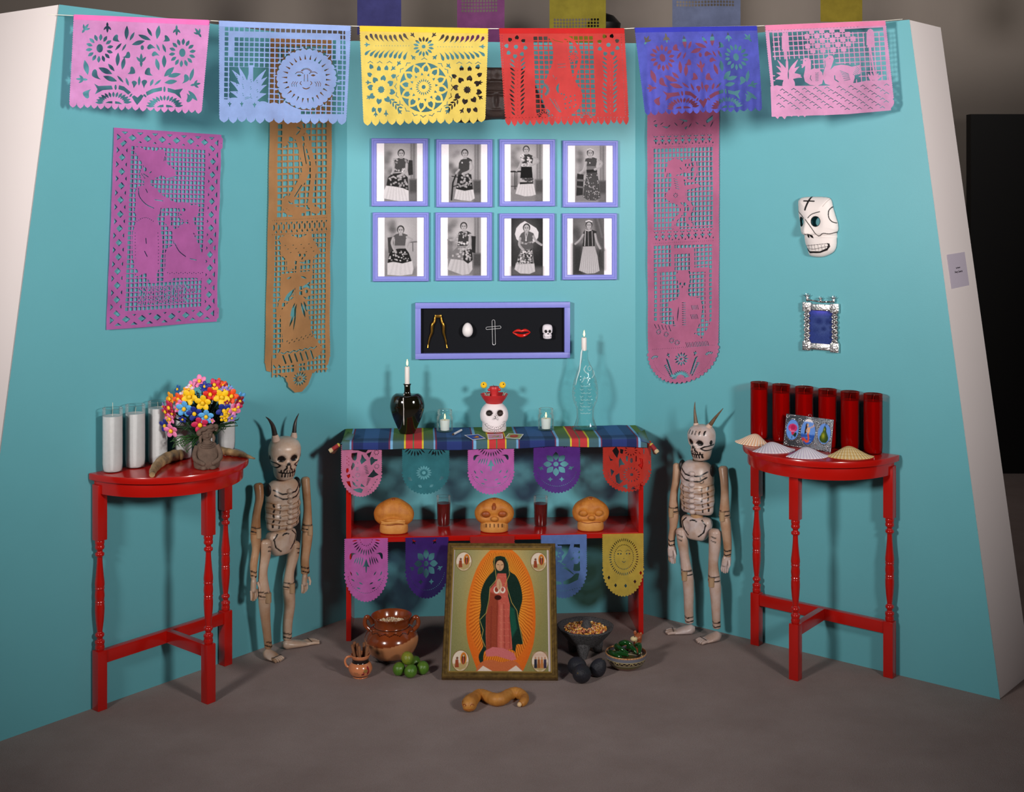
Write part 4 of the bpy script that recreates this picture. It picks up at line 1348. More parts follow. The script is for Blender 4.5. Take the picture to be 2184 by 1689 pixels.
def make_cloth():
    prof = spline([(.016, .8030), (.10, .8032), (.20, .8030), (.262, .8030), (.278, .8022), (.2855, .797), (.2875, .786), (.2870, .767)], 46)
    U = np.linspace(-.004, 1.2285, 740)
    u0 = WB.hit(832, 940, .287)[0]
    sc = 5.13 / F
    per = 176.2 * sc
    N = []
    V = []
    for k, (d, h) in enumerate(prof):
        v = k / (len(prof) - 1)
        sag = .0035 * np.sin(U * 9.0) + .002 * np.sin(U * 23 + 1)
        hh = h + np.where(v > .8, sag * (v - .8) * 5, 0) + (.004 * np.clip((U - 1.10) / .1, 0, 1) * np.sin(np.clip((U - 1.0) / .2, 0, 1) * PI) * (1 - v))
        dd = d + np.where(v > .8, .003 * np.abs(np.sin(U * 14)), 0)
        p = np.array(WB.c)[None, :] + np.outer(U, np.array(WB.u)) + np.outer(dd, np.array(WB.n))
        p[:, 2] += hh
        V.append(p)
        f = ((U - u0) / per) % 1.0
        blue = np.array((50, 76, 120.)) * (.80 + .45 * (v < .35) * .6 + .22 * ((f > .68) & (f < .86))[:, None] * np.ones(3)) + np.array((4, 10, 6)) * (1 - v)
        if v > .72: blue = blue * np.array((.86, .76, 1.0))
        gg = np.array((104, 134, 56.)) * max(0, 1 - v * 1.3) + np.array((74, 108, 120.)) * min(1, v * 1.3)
        c = np.repeat(gg[None, :], len(U), 0)
        for a, b, col in ((0, .031, (128, 184, 226)), (.168, .189, (222, 202, 60)), (.189, .272, (204, 62, 66)), (.272, .288, (84, 124, 84)), (.288, .380, (204, 62, 66)),
                          (.380, .399, (222, 202, 60)), (.518, .541, (118, 172, 216)), (.541, .558, (120, 54, 84)), (.983, 1.0, (120, 54, 84))):
            c[(f >= a) & (f < b)] = col
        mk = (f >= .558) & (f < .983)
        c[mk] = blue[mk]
        c *= (.97 + .03 * np.sin(U * 1400))[:, None]
        N.append(c)
    V = np.array(V); ny, nx = V.shape[:2]
    idx = np.arange(nx * ny).reshape(ny, nx)
    q = np.stack([idx[:-1, :-1], idx[1:, :-1], idx[1:, 1:], idx[:-1, 1:]], -1).reshape(-1, 4)
    me = bpy.data.meshes.new('striped_cloth')
    me.from_pydata(V.reshape(-1, 3).tolist(), [], q.tolist())
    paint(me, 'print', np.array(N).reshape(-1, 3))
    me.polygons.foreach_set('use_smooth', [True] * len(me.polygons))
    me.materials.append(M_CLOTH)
    o = obj('striped_cloth', None, M_CLOTH, me=me)
    tag(o, 'blue woven cloth with red, green and yellow stripes spread on the altar top', 'cloth')
    so = o.modifiers.new('thickness', 'SOLIDIFY'); so.thickness = .0016; so.offset = -1
    # drooping corners with wrapped tassels
    M_TW = mat('tassel_wrap_red', (150, 34, 38), .7, bump=(300, .4)); M_TY = mat('tassel_ring_yellow', (206, 170, 74), .6); M_TC = mat('tassel_tuft_cream', (206, 180, 140), .9, bump=(400, .5))
    M_DK = mat('cloth_corner_shade', (58, 70, 92), .9)
    for sx, a, b in ((-1, (738, 938), (702, 963)), (1, (1378, 934), (1403, 966))):
        p0 = P(a[0], a[1], 5.09 if sx < 0 else 5.145); p1 = P(b[0], b[1], 5.07 if sx < 0 else 5.12)
        d = (p1 - p0)
        cn = p0 + Vector((-sx * .03, .02, .018))
        cf = MB().add([cn, p0 + Vector((0, .06, .022)), p0 + d * .34, p0 + Vector((-sx * .02, -.004, -.012))], [(0, 1, 2, 3)])
        k = obj('drooping_corner', cf, M_CLOTH, o)
        paint(k.data, 'print', np.array([(70, 108, 110), (104, 134, 60), (74, 108, 120), (60, 84, 128)], float))
        cs = k.modifiers.new('thickness', 'SOLIDIFY'); cs.thickness = .002
        t = obj('tassel', MB().tube([p0 + d * .45, p0 + d * .80], .0085, 14), M_TW, o)
        obj('tassel_ring', MB().tube([p0 + d * .36, p0 + d * .40, p0 + d * .45, p0 + d * .47], [.003, .0072, .009, .0085], 14), M_TY, t)
        obj('tassel_tuft', MB().tube([p0 + d * .79, p0 + d * .88, p0 + d * .99], [.0075, .0100, .0085], 14), M_TC, t)
        obj('tassel_fringe', MB().tube([p0 + d * .50 + Vector((0, .006, -.012)), p0 + d * .75 + Vector((0, .004, -.016)), p0 + d * .86 + Vector((0, .002, -.013))], [.003, .0075, .004], 10), mat('tassel_fringe_brown', (70, 34, 22), .9), t)
    return o


make_cloth()


def flag_outline(sh, W, H):
    m, sh.m = sh.m, None
    R = H * .46; z = .0035
    sh.add(rect(z, 0, W - z, H - R + .001)); sh.add(ell(W / 2, H - R, W / 2 - z, R - z, 60))
    n = int((H - R) / .0078)
    for k in range(n):
        y = k * .0078
        sh.add([(z, y), (z, y + .0078), (-.0005, y + .0039)]); sh.add([(W - z, y), (W - z, y + .0078), (W + .0005, y + .0039)])
    for k in range(22):
        a = PI * (k + .5) / 22
        sh.add(ell(W / 2 + (W / 2 - z - .001) * math.cos(a), H - R + (R - z - .001) * math.sin(a), .0056, .0056, 10))
    sh.m = m


def f_dove(sh):
    C = sh.cut
    m, k = sh.m, sh.k
    sh.m = quadmap([(375, 135), (1290, 135), (1290, 1320), (375, 1320)], (0, 0, sh.w, sh.h)); sh.k = sh.w / 915
    for p in ([(610, 330), (740, 315), (730, 390), (722, 470), (690, 502), (640, 482), (610, 420)], [(840, 350), (900, 450), (945, 492), (830, 588), (800, 510), (826, 450)], [(945, 350), (1062, 292), (1020, 400), (1005, 445)],
              [(610, 215), (1000, 225), (930, 320), (860, 305), (760, 268), (640, 262)], [(1020, 470), (1050, 420), (1092, 430), (1112, 470), (1192, 478), (1184, 512), (1142, 522), (1048, 615), (1032, 578)],
              [(640, 535), (685, 580), (680, 630), (615, 725), (600, 640)], [(500, 675), (545, 668), (552, 740), (508, 785), (488, 740)], [(498, 835), (582, 795), (582, 862), (545, 905)], [(496, 968), (576, 962), (612, 1118), (548, 1062)],
              [(630, 840), (666, 892), (636, 882)], [(622, 955), (692, 1010), (702, 1060), (765, 1070), (720, 1088), (648, 1042)], [(830, 1018), (915, 1104), (808, 1088)], [(642, 1150), (800, 1122), (872, 1158), (835, 1234), (740, 1212)],
              [(966, 878), (1068, 760), (1102, 702), (1142, 772), (1215, 830), (1082, 895)], [(710, 930), (768, 948), (740, 968)]):
        C(p)
    for q in range(6):
        C(leaf(900 + q * 8 - 30, 640 + q * 34, 968 + q * 10, 618 + q * 34, 16)); C(leaf(930 + q * 3, 1070 - q * 30, 985 + q * 14, 1040 - q * 24, 14)); C(leaf(500 + (q % 2) * 40, 390 + q * 38, 520 + (q % 2) * 40, 420 + q * 38, 14))
        C([(1190 - q * 38, 920 + q * 66 - q * q * 2), (1186 - q * 38, 955 + q * 64 - q * q * 2), (1156 - q * 38, 945 + q * 64 - q * q * 2)])
    for p in petals(750, 830, 26, 58, 14, 8) + petals(1165, 320, 30, 70, 16, 9) + petals(1170, 640, 26, 70, 15, 9): C(p)
    for q in range(3): sh.cutl([(712, 650 + q * 28), (735, 664 + q * 28), (765, 652 + q * 28)], 9)
    sh.dots([(750, 555)], 11)
    sh.m, sh.k = m, k


def f_teal(sh):
    C = sh.cut
    for s_ in (-1, 1):
        for p in petals(50 + s_ * 22, 0, 16, 30, 3, 8, 0, 1, 1.9 if s_ > 0 else 2.4, 4.0 if s_ > 0 else 4.5): C(p)
        C(leaf(50 + s_ * 18, 20, 50 + s_ * 14, 26, 5)); C(leaf(50 + s_ * 38, 78, 50 + s_ * 28, 86, 6)); C(leaf(50 + s_ * 16, 96, 50 + s_ * 8, 102, 6)); C(leaf(50 + s_ * 34, 84, 50 + s_ * 32, 76, 5))
    C(leaf(50, 4, 50, 12, 5)); C(ell(46, 68, 4, 4, 12))
    for p in petals(46, 68, 7, 17, 4, 16): C(p)


def f_fan(sh):
    C = sh.cut
    for p in petals(50, 0, 20, 33, 2.3, 15, .05, 1.0, PI / 2 + .1, 3 * PI / 2): C(p)
    sh.dots([(50 + 14 * math.cos(a), 14 * math.sin(a)) for a in np.linspace(.2, PI - .2, 9)], 1.0)
    for s_ in (-1, 1):
        C(drop(50 + s_ * 20, 30, 50 + s_ * 37, 39, 8, s_ * -6))
        for k in range(4): C(leaf(50 + s_ * (7 + k * 4.6), 33 + abs(k - 1), 50 + s_ * (11 + k * 5.6), 52 - k * 1.5, 2.4))
        for x, y, a in ((20, 66, .9), (34, 66, 1.1), (30, 78, .5), (12, 84, .4), (17, 93, .3)):
            C(leaf(50 + s_ * (x - 5 * math.cos(a)), y + 5 * math.sin(a), 50 + s_ * (x + 5 * math.cos(a)), y - 5 * math.sin(a), 2.6))
    C([(50, 38), (55, 50), (58, 54), (52, 52.5), (50.8, 64), (49.2, 64), (48, 52.5), (42, 54), (45, 50)])
    sh.dots([(50 + 42 * math.cos(a), 62 + 40 * math.sin(a)) for a in np.linspace(.25, PI - .25, 26)], .9)


def f_star(sh):
    C = sh.cut
    C(ell(48, 51, 5.5, 5.5, 16))
    for p in petals(48, 51, 8, 27, 13, 8, .0, 1.05): C(p)
    for x, y, r in ((20, 8, 2.6), (68, 8, -2.6), (16, 60, 2.0), (80, 60, -2.0)):
        for p in fleur(x, y, 7, r): C(p)
    for x in (36, 60):
        C([(x, 80), (x + 1.8, 84), (x + 6, 86), (x + 1.8, 88), (x, 92), (x - 1.8, 88), (x - 6, 86), (x - 1.8, 84)])
    sh.dots([(50 + 41 * math.cos(a), 62 + 40 * math.sin(a)) for a in np.linspace(.2, PI - .2, 28)], .9)


def f_rosette(sh):
    C, A = sh.cut, sh.add
    for p in ([(20, 22), (28, 12), (34, 24), (30, 40), (24, 30)], [(36, 18), (43, 20), (41, 30), (36, 28)], [(12, 30), (16, 40), (22, 44), (16, 46)], [(33, 46), (36, 38), (42, 50), (46, 55), (36, 56), (34, 64)], [(16, 64), (24, 70), (18, 82)],
              [(26, 80), (34, 74), (36, 90), (42, 92), (34, 100), (28, 96)], [(40, 104), (50, 100), (50, 112)], [(56, 112), (62, 105), (68, 112)], [(74, 110), (76, 100), (82, 104)], [(48, 34), (52, 36), (51, 48), (48, 46)], [(57, 40), (61, 40), (62, 48), (59, 52), (56, 48)],
              [(68, 34), (70, 36), (70, 48), (67, 48)], [(75, 40), (82, 42), (83, 54), (80, 66), (72, 56), (78, 52)], [(74, 24), (79, 32), (75, 30)], [(82, 14), (86, 20), (85, 32), (82, 26)], [(94, 44), (97, 50), (95, 56)], [(94, 66), (98, 76), (94, 72)]):
        C(p)
    C(ell(59, 78, 3.4, 3.4, 12))
    for p in petals(59, 78, 12, 18, 2.2, 16) + petals(58, 22, 8, 14, 2.2, 12): C(p)
    sh.dots([(52 + 41 * math.cos(a), 66 + 42 * math.sin(a)) for a in np.linspace(.35, PI - .2, 24)], 1.0)


def f_bird(sh):
    C, A = sh.cut, sh.add
    C([(8, 18), (86, 18), (86, 60), (80, 84), (60, 92), (30, 92), (12, 80), (8, 60)])
    for p in petals(32, 34, 4, 19, 12, 8): A(p)
    for p in ([(10, 56), (24, 48), (40, 50), (52, 58), (64, 46), (72, 54), (70, 66), (78, 70), (66, 80), (46, 88), (26, 84), (14, 74)], [(44, 52), (58, 34), (64, 18), (72, 18), (70, 36), (58, 56)]):
        A(p)
    for y in (26, 36, 46):
        sh.addl([(66, y + 6), (74, y), (86, y + 2)], 6); A(ell(76, y + 5, 6, 4))
    sh.addl([(86, 18), (86, 62)], 3); sh.addl([(10, 18), (8, 62)], 3); sh.addl([(20, 16), (24, 30)], 4); sh.addl([(46, 86), (48, 95)], 4); sh.addl([(74, 70), (84, 70)], 5)
    for p in petals(32, 34, 6, 12, 2.4, 8): C(p)
    for k in range(6): C(leaf(46 + k * 3, 62 + k, 58 + k * 3, 60 + k * 3, 2.0))
    sh.dots([(18 + k * 5, 98 + 6 * math.sin(k / 13 * PI)) for k in range(14)], .9)


def f_sun(sh):
    C = sh.cut
    for p in petals(52, 44, 29, 36, 2.0, 44): C(p)
    sh.dots([(52 + 23 * math.cos(a), 44 + 23 * math.sin(a)) for a in np.linspace(0, 2 * PI, 38, endpoint=False)], 1.1)
    for s_ in (-1, 1):
        C(leaf(52 + s_ * 5, 38, 52 + s_ * 9, 38, 3)); C(leaf(52 + s_ * 11, 38, 52 + s_ * 16, 38, 3)); sh.cutl([(52 + s_ * 4, 34), (52 + s_ * 9, 31), (52 + s_ * 15, 33)], .9)
    sh.dots([(52, 47)], 1.0); sh.cutl([(48, 52), (52, 54.5), (56, 52)], 1.2)
    for x, y in ((16, 82), (32, 97), (56, 98), (78, 90), (92, 74)):
        C([(x, y - 4), (x + 3.4, y), (x, y + 4), (x - 3.4, y)])


def f_block(sh):
    for k in range(5): sh.cut(rect(14 + k * 15, 22, 26 + k * 15, 34))
    sh.cut(rect(20, 44, 80, 70)); sh.add(ell(50, 57, 18, 11))


fl_cols = {'dove': (226, 136, 176), 'teal': (62, 128, 138), 'orchid': (222, 116, 200), 'purple': (104, 56, 150), 'red': (214, 66, 54), 'violet': (78, 48, 132), 'block': (186, 58, 56), 'sky': (118, 150, 220), 'gold': (222, 190, 84)}
FLAGS = [((727, 815, 944, 1057), f_dove, 'dove', 'pink cut paper flag with a dove, hanging from the altar top at the left end'),
         ((857, 959, 945, 1052), f_teal, 'teal', 'teal cut paper flag with a daisy, hanging from the altar top'),
         ((997, 1097, 945, 1053), f_fan, 'orchid', 'orchid pink cut paper flag in the middle of the altar top edge'),
         ((1137, 1238, 943, 1050), f_star, 'purple', 'purple cut paper flag with a star flower, hanging from the altar top'),
         ((1285, 1389, 938, 1047), f_rosette, 'red', 'orange red cut paper flag with a rosette, right end of the altar top'),
         ((734, 828, 1153, 1280), f_fan, 'orchid', 'orchid pink cut paper flag under the middle board at the left end'),
         ((864, 957, 1152, 1273), f_star, 'violet', 'dark violet cut paper flag under the middle board, left of the holy picture'),
         ((1002, 1098, 1150, 1270), f_block, 'block', 'dull red cut paper flag half hidden behind the holy picture'),
         ((1153, 1252, 1147, 1274), f_bird, 'sky', 'sky blue cut paper flag with a bird, right of the holy picture'),
         ((1284, 1373, 1146, 1270), f_sun, 'gold', 'golden yellow cut paper flag with a round sun face')]
fl_mats = {k: tissue('flag_' + k, c, .20, .84, 16) for k, c in fl_cols.items()}
for i, ((x0, x1, y0, y1), pat, ck, lab) in enumerate(FLAGS):
    dd = .2812 if i > 4 else .2800
    a = WB.hit(x0, y0, dd); b = WB.hit(x1, y1, dd)
    W_, H_ = b[0] - a[0], (SH_T - .012 if i < 5 else SH_M - .003) - b[1]
    sh = Sheet(W_, H_, .0011, quadmap([(0, 0), (100, 0), (100, 118), (0, 118)], (0, 0, W_, H_)), W_ / 100)
    flag_outline(sh, W_, H_)
    pat(sh)
    org = WB.at(a[0], dd, b[1] + H_)

    def warp(x, y, W_=W_, H_=H_, i=i):
        d = .0008 + .010 * (y / H_) ** 1.5 * (.5 + .5 * np.sin(x / W_ * 5 + i)) + .006 * np.clip(y / H_ - .3, 0, 1)
        q = np.outer(x, np.array(WB.u)) + np.outer(d, np.array(WB.n))
        return q[:, 0], q[:, 1], -y
    me = sh.mesh('cut_paper_flag', warp); me.materials.append(fl_mats[ck])
    tag(obj('cut_paper_flag', None, fl_mats[ck], me=me, loc=org), lab, 'paper flag', 'small cut paper flags on the altar shelf')

# ================================================================== EIGHT FRAMED PORTRAITS
M_LAV = mat('lavender_frame_paint', (134, 138, 220), .45, var=(40, .3, (124, 126, 208)))
M_PRINT = mat('photographic_print', rough=.6, attr='print', spec=.12)


def moulding(w, h, mw, dep, lip=.004):
    """mitred frame, outer size w x h in local x-z centred, back at y = 0, face towards -y"""
    mb = MB()
    sec = [(0, 0), (0, -dep * .75), (mw * .12, -dep), (mw * .40, -dep), (mw * .50, -dep * .82), (mw * .88, -dep * .70), (mw, -dep * .55), (mw, -lip * .4)]
    cs = [(-1, 1), (1, 1), (1, -1), (-1, -1)]
    n = len(sec)
    vs = []
    for sx, sz in cs:
        for o_, y in sec:
            vs.append((sx * (w / 2 - o_), y, sz * (h / 2 - o_)))
    fs = []
    for k in range(4):
        j = (k + 1) % 4
        for i in range(n):
            i2 = (i + 1) % n
            fs.append((k * n + i, j * n + i, j * n + i2, k * n + i2))
    return mb.add(vs, fs)


G = lambda v: (v, v * .97, v * .985)


def studio_bg(cv, R, dark=.5, col=True, mid=150):
    """painted studio backdrop: cloudy greys, a pillar, dark skirting"""
    x0, y0, x1, y1 = R
    w_, h_ = x1 - x0, y1 - y0
    cv.poly(rect(*R), G(mid))
    cv.glow(x0 + w_ * .45, y0 + h_ * .30, w_ * .4, h_ * .3, G(205), .8)
    for k in range(9):
        cv.glow(x0 + w_ * (.05 + .25 * RNG.random()), y0 + h_ * (.05 + .45 * RNG.random()), w_ * .10, h_ * .05, G(85 + 50 * RNG.random()), .65)
    if col:
        cv.poly(rect(x0 + w_ * .80, y0, x0 + w_ * .94, y0 + h_ * .62), G(112), soft=4); cv.line([(x0 + w_ * .86, y0), (x0 + w_ * .86, y0 + h_ * .6)], w_ * .03, G(160), .8, 4)
        cv.poly(rect(x0 + w_ * .76, y0 + h_ * .62, x1, y1), G(58), dark + .35, 6)
    cv.poly(rect(x0, y0 + h_ * .85, x1, y1), G(120), .8, 10)
    cv.poly(rect(x0, y0 + h_ * .55, x0 + w_ * .25, y0 + h_ * .85), G(105), .5, 12)
    m = (cv.X < x0) | (cv.X > x1)
    cv.a[m] = G(250)


def face(cv, x, y, s, hair=28, tone=178):
    cv.ell(x, y - s * .12, s * 1.02, s * 1.18, G(hair)); cv.ell(x, y + s * .08, s * .78, s * 1.05, G(tone), soft=2)
    cv.ell(x, y + s * .5, s * .5, s * .4, G(tone + 12), .6, 4)
    for q in (-1, 1):
        cv.ell(x + q * s * .32, y, s * .17, s * .10, G(40), .9); cv.line([(x + q * s * .16, y - s * .22), (x + q * s * .5, y - s * .20)], s * .1, G(60), .8)
    cv.line([(x, y), (x + s * .06, y + s * .32)], s * .12, G(130), .6); cv.line([(x - s * .22, y + s * .58), (x + s * .22, y + s * .58)], s * .12, G(80), .9)
    cv.poly([(x - s * .35, y + s * .9), (x + s * .35, y + s * .9), (x + s * .5, y + s * 1.55), (x - s * .5, y + s * 1.55)], G(tone - 14))


def arm(cv, pts, w_, t=172):
    cv.line([tuple(p) for p in spline(pts, 14)], w_, G(t), soft=1.5); cv.line([(p[0] + w_ * .3, p[1]) for p in spline(pts, 14)], w_ * .25, G(t - 50), .5, 3)


def specks(cv, pts_box, n, r, col, inside=None):
    x0, y0, x1, y1 = pts_box
    for k in range(n):
        x, y = x0 + (x1 - x0) * RNG.random(), y0 + (y1 - y0) * RNG.random()
        if inside is not None and sd_poly(np.array([[x]]), np.array([[y]]), inside)[0, 0] < r: continue
        cv.ell(x, y, r * (.7 + .6 * RNG.random()), r * (.7 + .6 * RNG.random()), G(col * (.85 + .3 * RNG.random())), .9)


def folds(cv, poly, n, dark, op=.35):
    xs = [p[0] for p in poly]; ys = [p[1] for p in poly]
    keep = cv.a.copy()
    for k in range(n):
        x = min(xs) + (max(xs) - min(xs)) * (k + .5) / n
        cx = sum(xs) / len(xs)
        cv.line([(cx + (x - cx) * .6, min(ys)), (x, max(ys))], (max(xs) - min(xs)) / n * .35, G(dark), op, 3)
    m = np.clip(sd_poly(cv.X, cv.Y, poly) / cv.px + .5, 0, 1)[..., None]
    cv.a = keep * (1 - m) + cv.a * m


def portrait_1(cv):
    studio_bg(cv, (205, 130, 547, 760)); cv.poly([(430, 310), (500, 318), (505, 470), (460, 480)], G(45))
    sk = [(290, 460), (400, 450), (450, 500), (458, 640), (400, 615), (330, 600), (228, 588), (245, 500)]
    hem = [(228, 585), (330, 600), (400, 615), (458, 640), (462, 752), (370, 755), (300, 745), (200, 725), (205, 640)]
    cv.poly(hem, G(212)); folds(cv, hem, 7, 165); cv.poly(sk, G(34)); specks(cv, (230, 470, 450, 630), 40, 11, 165, sk)
    b = [(320, 305), (360, 292), (410, 292), (450, 310), (462, 350), (430, 370), (425, 440), (310, 445), (318, 360), (298, 345)]
    cv.poly(b, G(66)); specks(cv, (300, 300, 350, 350), 9, 8, 150); specks(cv, (420, 300, 460, 355), 9, 8, 150); specks(cv, (315, 405, 425, 435), 12, 8, 200)
    arm(cv, [(440, 360), (432, 430), (385, 475), (350, 490)], 28); arm(cv, [(305, 350), (300, 430), (285, 460)], 22)
    face(cv, 382, 245, 36)


def portrait_2(cv):
    studio_bg(cv, (910, 145, 1250, 770)); cv.line([(940, 740), (955, 560), (985, 480)], 16, G(30)); cv.line([(955, 600), (995, 590)], 10, G(35)); cv.line([(945, 490), (1010, 500)], 10, G(40))
    hem = [(990, 620), (1170, 630), (1185, 725), (1140, 755), (1040, 745), (968, 730)]; sk = [(1010, 470), (1110, 462), (1148, 470), (1165, 630), (1080, 645), (988, 625), (1000, 540)]
    cv.poly(hem, G(205)); folds(cv, hem, 6, 150); cv.poly(sk, G(28)); specks(cv, (1000, 480, 1160, 620), 34, 11, 160, sk)
    b = [(1040, 310), (1075, 292), (1115, 290), (1155, 315), (1158, 345), (1130, 360), (1125, 465), (1010, 475), (1018, 350)]
    cv.poly(b, G(58)); cv.ell(1052, 345, 7, 9, G(210)); arm(cv, [(1140, 340), (1158, 395), (1120, 440), (1060, 465)], 28); arm(cv, [(1020, 420), (990, 455)], 20)
    cv.line([(1040, 310), (1060, 302), (1100, 300)], 7, G(200)); face(cv, 1080, 245, 36)


def portrait_3(cv):
    studio_bg(cv, (205, 143, 543, 765)); cv.line([(210, 442), (310, 440)], 16, G(25)); cv.line([(250, 450), (250, 630)], 9, G(35)); cv.line([(270, 450), (268, 600)], 7, G(45)); cv.line([(210, 600), (268, 600)], 9, G(60))
    hem = [(285, 572), (445, 575), (468, 690), (420, 705), (350, 708), (255, 680)]; sk = [(315, 385), (425, 380), (440, 570), (300, 578)]
    cv.poly(hem, G(205)); folds(cv, hem, 6, 160); cv.poly(sk, G(16)); cv.poly(rect(300, 512, 438, 556), G(170)); specks(cv, (302, 514, 436, 554), 26, 9, 60)
    b = [(320, 265), (350, 255), (390, 250), (435, 270), (440, 300), (425, 380), (310, 390), (318, 310), (306, 285)]
    cv.poly(b, G(52)); specks(cv, (308, 262, 345, 330), 16, 9, 200); specks(cv, (380, 260, 420, 370), 20, 9, 200); cv.poly(rect(312, 352, 425, 388), G(205)); specks(cv, (312, 352, 425, 388), 20, 5, 120)
    arm(cv, [(440, 285), (492, 325), (450, 360), (405, 378)], 26); arm(cv, [(320, 330), (290, 400), (265, 430)], 22); face(cv, 367, 205, 34)


def portrait_4(cv):
    studio_bg(cv, (905, 160, 1240, 768)); cv.poly([(930, 460), (1000, 470), (990, 690), (920, 700)], G(40)); cv.line([(930, 530), (1000, 535)], 22, G(110)); cv.line([(930, 600), (1000, 610)], 20, G(100))
    sk = [(1035, 440), (1140, 435), (1165, 560), (1185, 720), (1120, 750), (1040, 745), (990, 710), (1005, 600)]
    cv.poly(sk, G(84)); folds(cv, sk, 8, 40, .7); specks(cv, (1000, 460, 1180, 740), 70, 5, 190, sk)
    b = [(1020, 300), (1060, 288), (1105, 285), (1142, 300), (1140, 330), (1130, 380), (1145, 440), (1030, 450), (1030, 350), (1012, 330)]
    cv.poly(b, G(66)); cv.poly(rect(1030, 380, 1130, 420), G(110)); cv.poly([(1028, 420), (1145, 412), (1142, 445), (1030, 452)], G(34)); cv.ell(1065, 345, 6, 7, G(220))
    arm(cv, [(1150, 315), (1192, 345), (1170, 390), (1120, 415)], 26); arm(cv, [(1025, 340), (1000, 420), (962, 455)], 24); face(cv, 1070, 240, 36); cv.line([(1040, 205), (1070, 193), (1100, 208)], 14, G(205))


def portrait_5(cv):
    studio_bg(cv, (212, 950, 556, 1578), col=False, mid=158); cv.poly([(245, 1165), (310, 1155), (315, 1330), (255, 1330)], G(60)); cv.line([(470, 1215), (550, 1210)], 16, G(110)); cv.line([(510, 1220), (512, 1310)], 9, G(90))
    hem = [(242, 1430), (400, 1425), (505, 1410), (518, 1500), (505, 1555), (380, 1570), (242, 1560)]; sk = [(300, 1290), (430, 1275), (470, 1330), (498, 1415), (400, 1440), (300, 1420), (245, 1435), (262, 1340)]
    cv.poly(hem, G(208)); folds(cv, hem, 5, 180); cv.poly(sk, G(26)); specks(cv, (260, 1310, 490, 1420), 44, 8, 195, sk)
    b = [(330, 1130), (365, 1118), (410, 1120), (452, 1135), (468, 1165), (438, 1180), (430, 1255), (318, 1262), (322, 1180), (295, 1160)]
    cv.poly(b, G(84)); cv.poly(rect(318, 1250, 432, 1282), G(150)); arm(cv, [(450, 1160), (500, 1185), (470, 1210), (448, 1260)], 26); arm(cv, [(305, 1170), (292, 1230), (330, 1320)], 28); face(cv, 383, 1085, 38)


def portrait_6(cv):
    studio_bg(cv, (900, 950, 1245, 1565)); cv.poly([(1140, 1145), (1190, 1150), (1185, 1330), (1150, 1320)], G(36)); cv.line([(900, 1185), (990, 1190)], 14, G(150)); cv.poly(rect(900, 1195, 950, 1380), G(105), .6, 5)
    hem = [(930, 1390), (1060, 1400), (1150, 1420), (1155, 1500), (1120, 1550), (1050, 1560), (895, 1500)]; sk = [(1000, 1260), (1110, 1255), (1150, 1300), (1158, 1400), (1110, 1440), (1060, 1405), (930, 1385), (950, 1310)]
    cv.poly(hem, G(196)); folds(cv, hem, 5, 150); cv.poly(sk, G(120)); cv.poly([(1060, 1275), (1150, 1290), (1158, 1400), (1110, 1440), (1060, 1400)], G(40)); specks(cv, (950, 1270, 1150, 1420), 46, 10, 185, sk)
    b = [(1010, 1105), (1050, 1092), (1100, 1092), (1142, 1115), (1145, 1150), (1115, 1165), (1112, 1250), (1000, 1255), (1008, 1170), (995, 1135)]
    cv.poly(b, G(56)); specks(cv, (1000, 1105, 1140, 1150), 18, 9, 185); specks(cv, (1005, 1210, 1110, 1240), 14, 9, 200); arm(cv, [(1130, 1155), (1130, 1230), (1085, 1290)], 27); arm(cv, [(1000, 1150), (960, 1185), (930, 1190)], 22); cv.ell(1060, 1160, 6, 10, G(215)); face(cv, 1065, 1045, 36)


def portrait_7(cv):
    studio_bg(cv, (205, 955, 540, 1570), col=False, mid=52); cv.a[(cv.X > 205) & (cv.X < 540)] *= .62
    cv.poly(rect(205, 1480, 540, 1570), G(96), .8, 10)
    veil = [(350, 985), (390, 1010), (430, 1035), (470, 1060), (495, 1105), (490, 1160), (465, 1200), (440, 1215), (300, 1215), (262, 1180), (245, 1125), (260, 1060), (300, 1015)]
    cv.poly(veil, G(216)); hem = [(258, 1430), (450, 1435), (458, 1525), (400, 1550), (300, 1545), (240, 1500)]; sk = [(310, 1285), (430, 1280), (448, 1440), (262, 1445), (280, 1360)]
    cv.poly(hem, G(198)); folds(cv, hem, 5, 160); cv.poly(sk, G(120)); specks(cv, (270, 1290, 448, 1440), 120, 9, 40, sk); specks(cv, (270, 1290, 448, 1440), 80, 7, 210, sk)
    b = [(310, 1120), (345, 1095), (395, 1095), (440, 1115), (450, 1145), (432, 1180), (438, 1270), (360, 1295), (300, 1275), (306, 1190), (290, 1160)]
    cv.poly(b, G(88)); cv.line([(306, 1215), (360, 1225), (436, 1212)], 20, G(170)); specks(cv, (306, 1205, 436, 1232), 18, 6, 70); cv.line([(352, 1110), (362, 1185), (378, 1110)], 6, G(215)); cv.ell(362, 1190, 8, 10, G(215))
    arm(cv, [(440, 1150), (470, 1200), (525, 1240)], 24); arm(cv, [(300, 1170), (292, 1240), (330, 1290)], 26); face(cv, 368, 1060, 38)


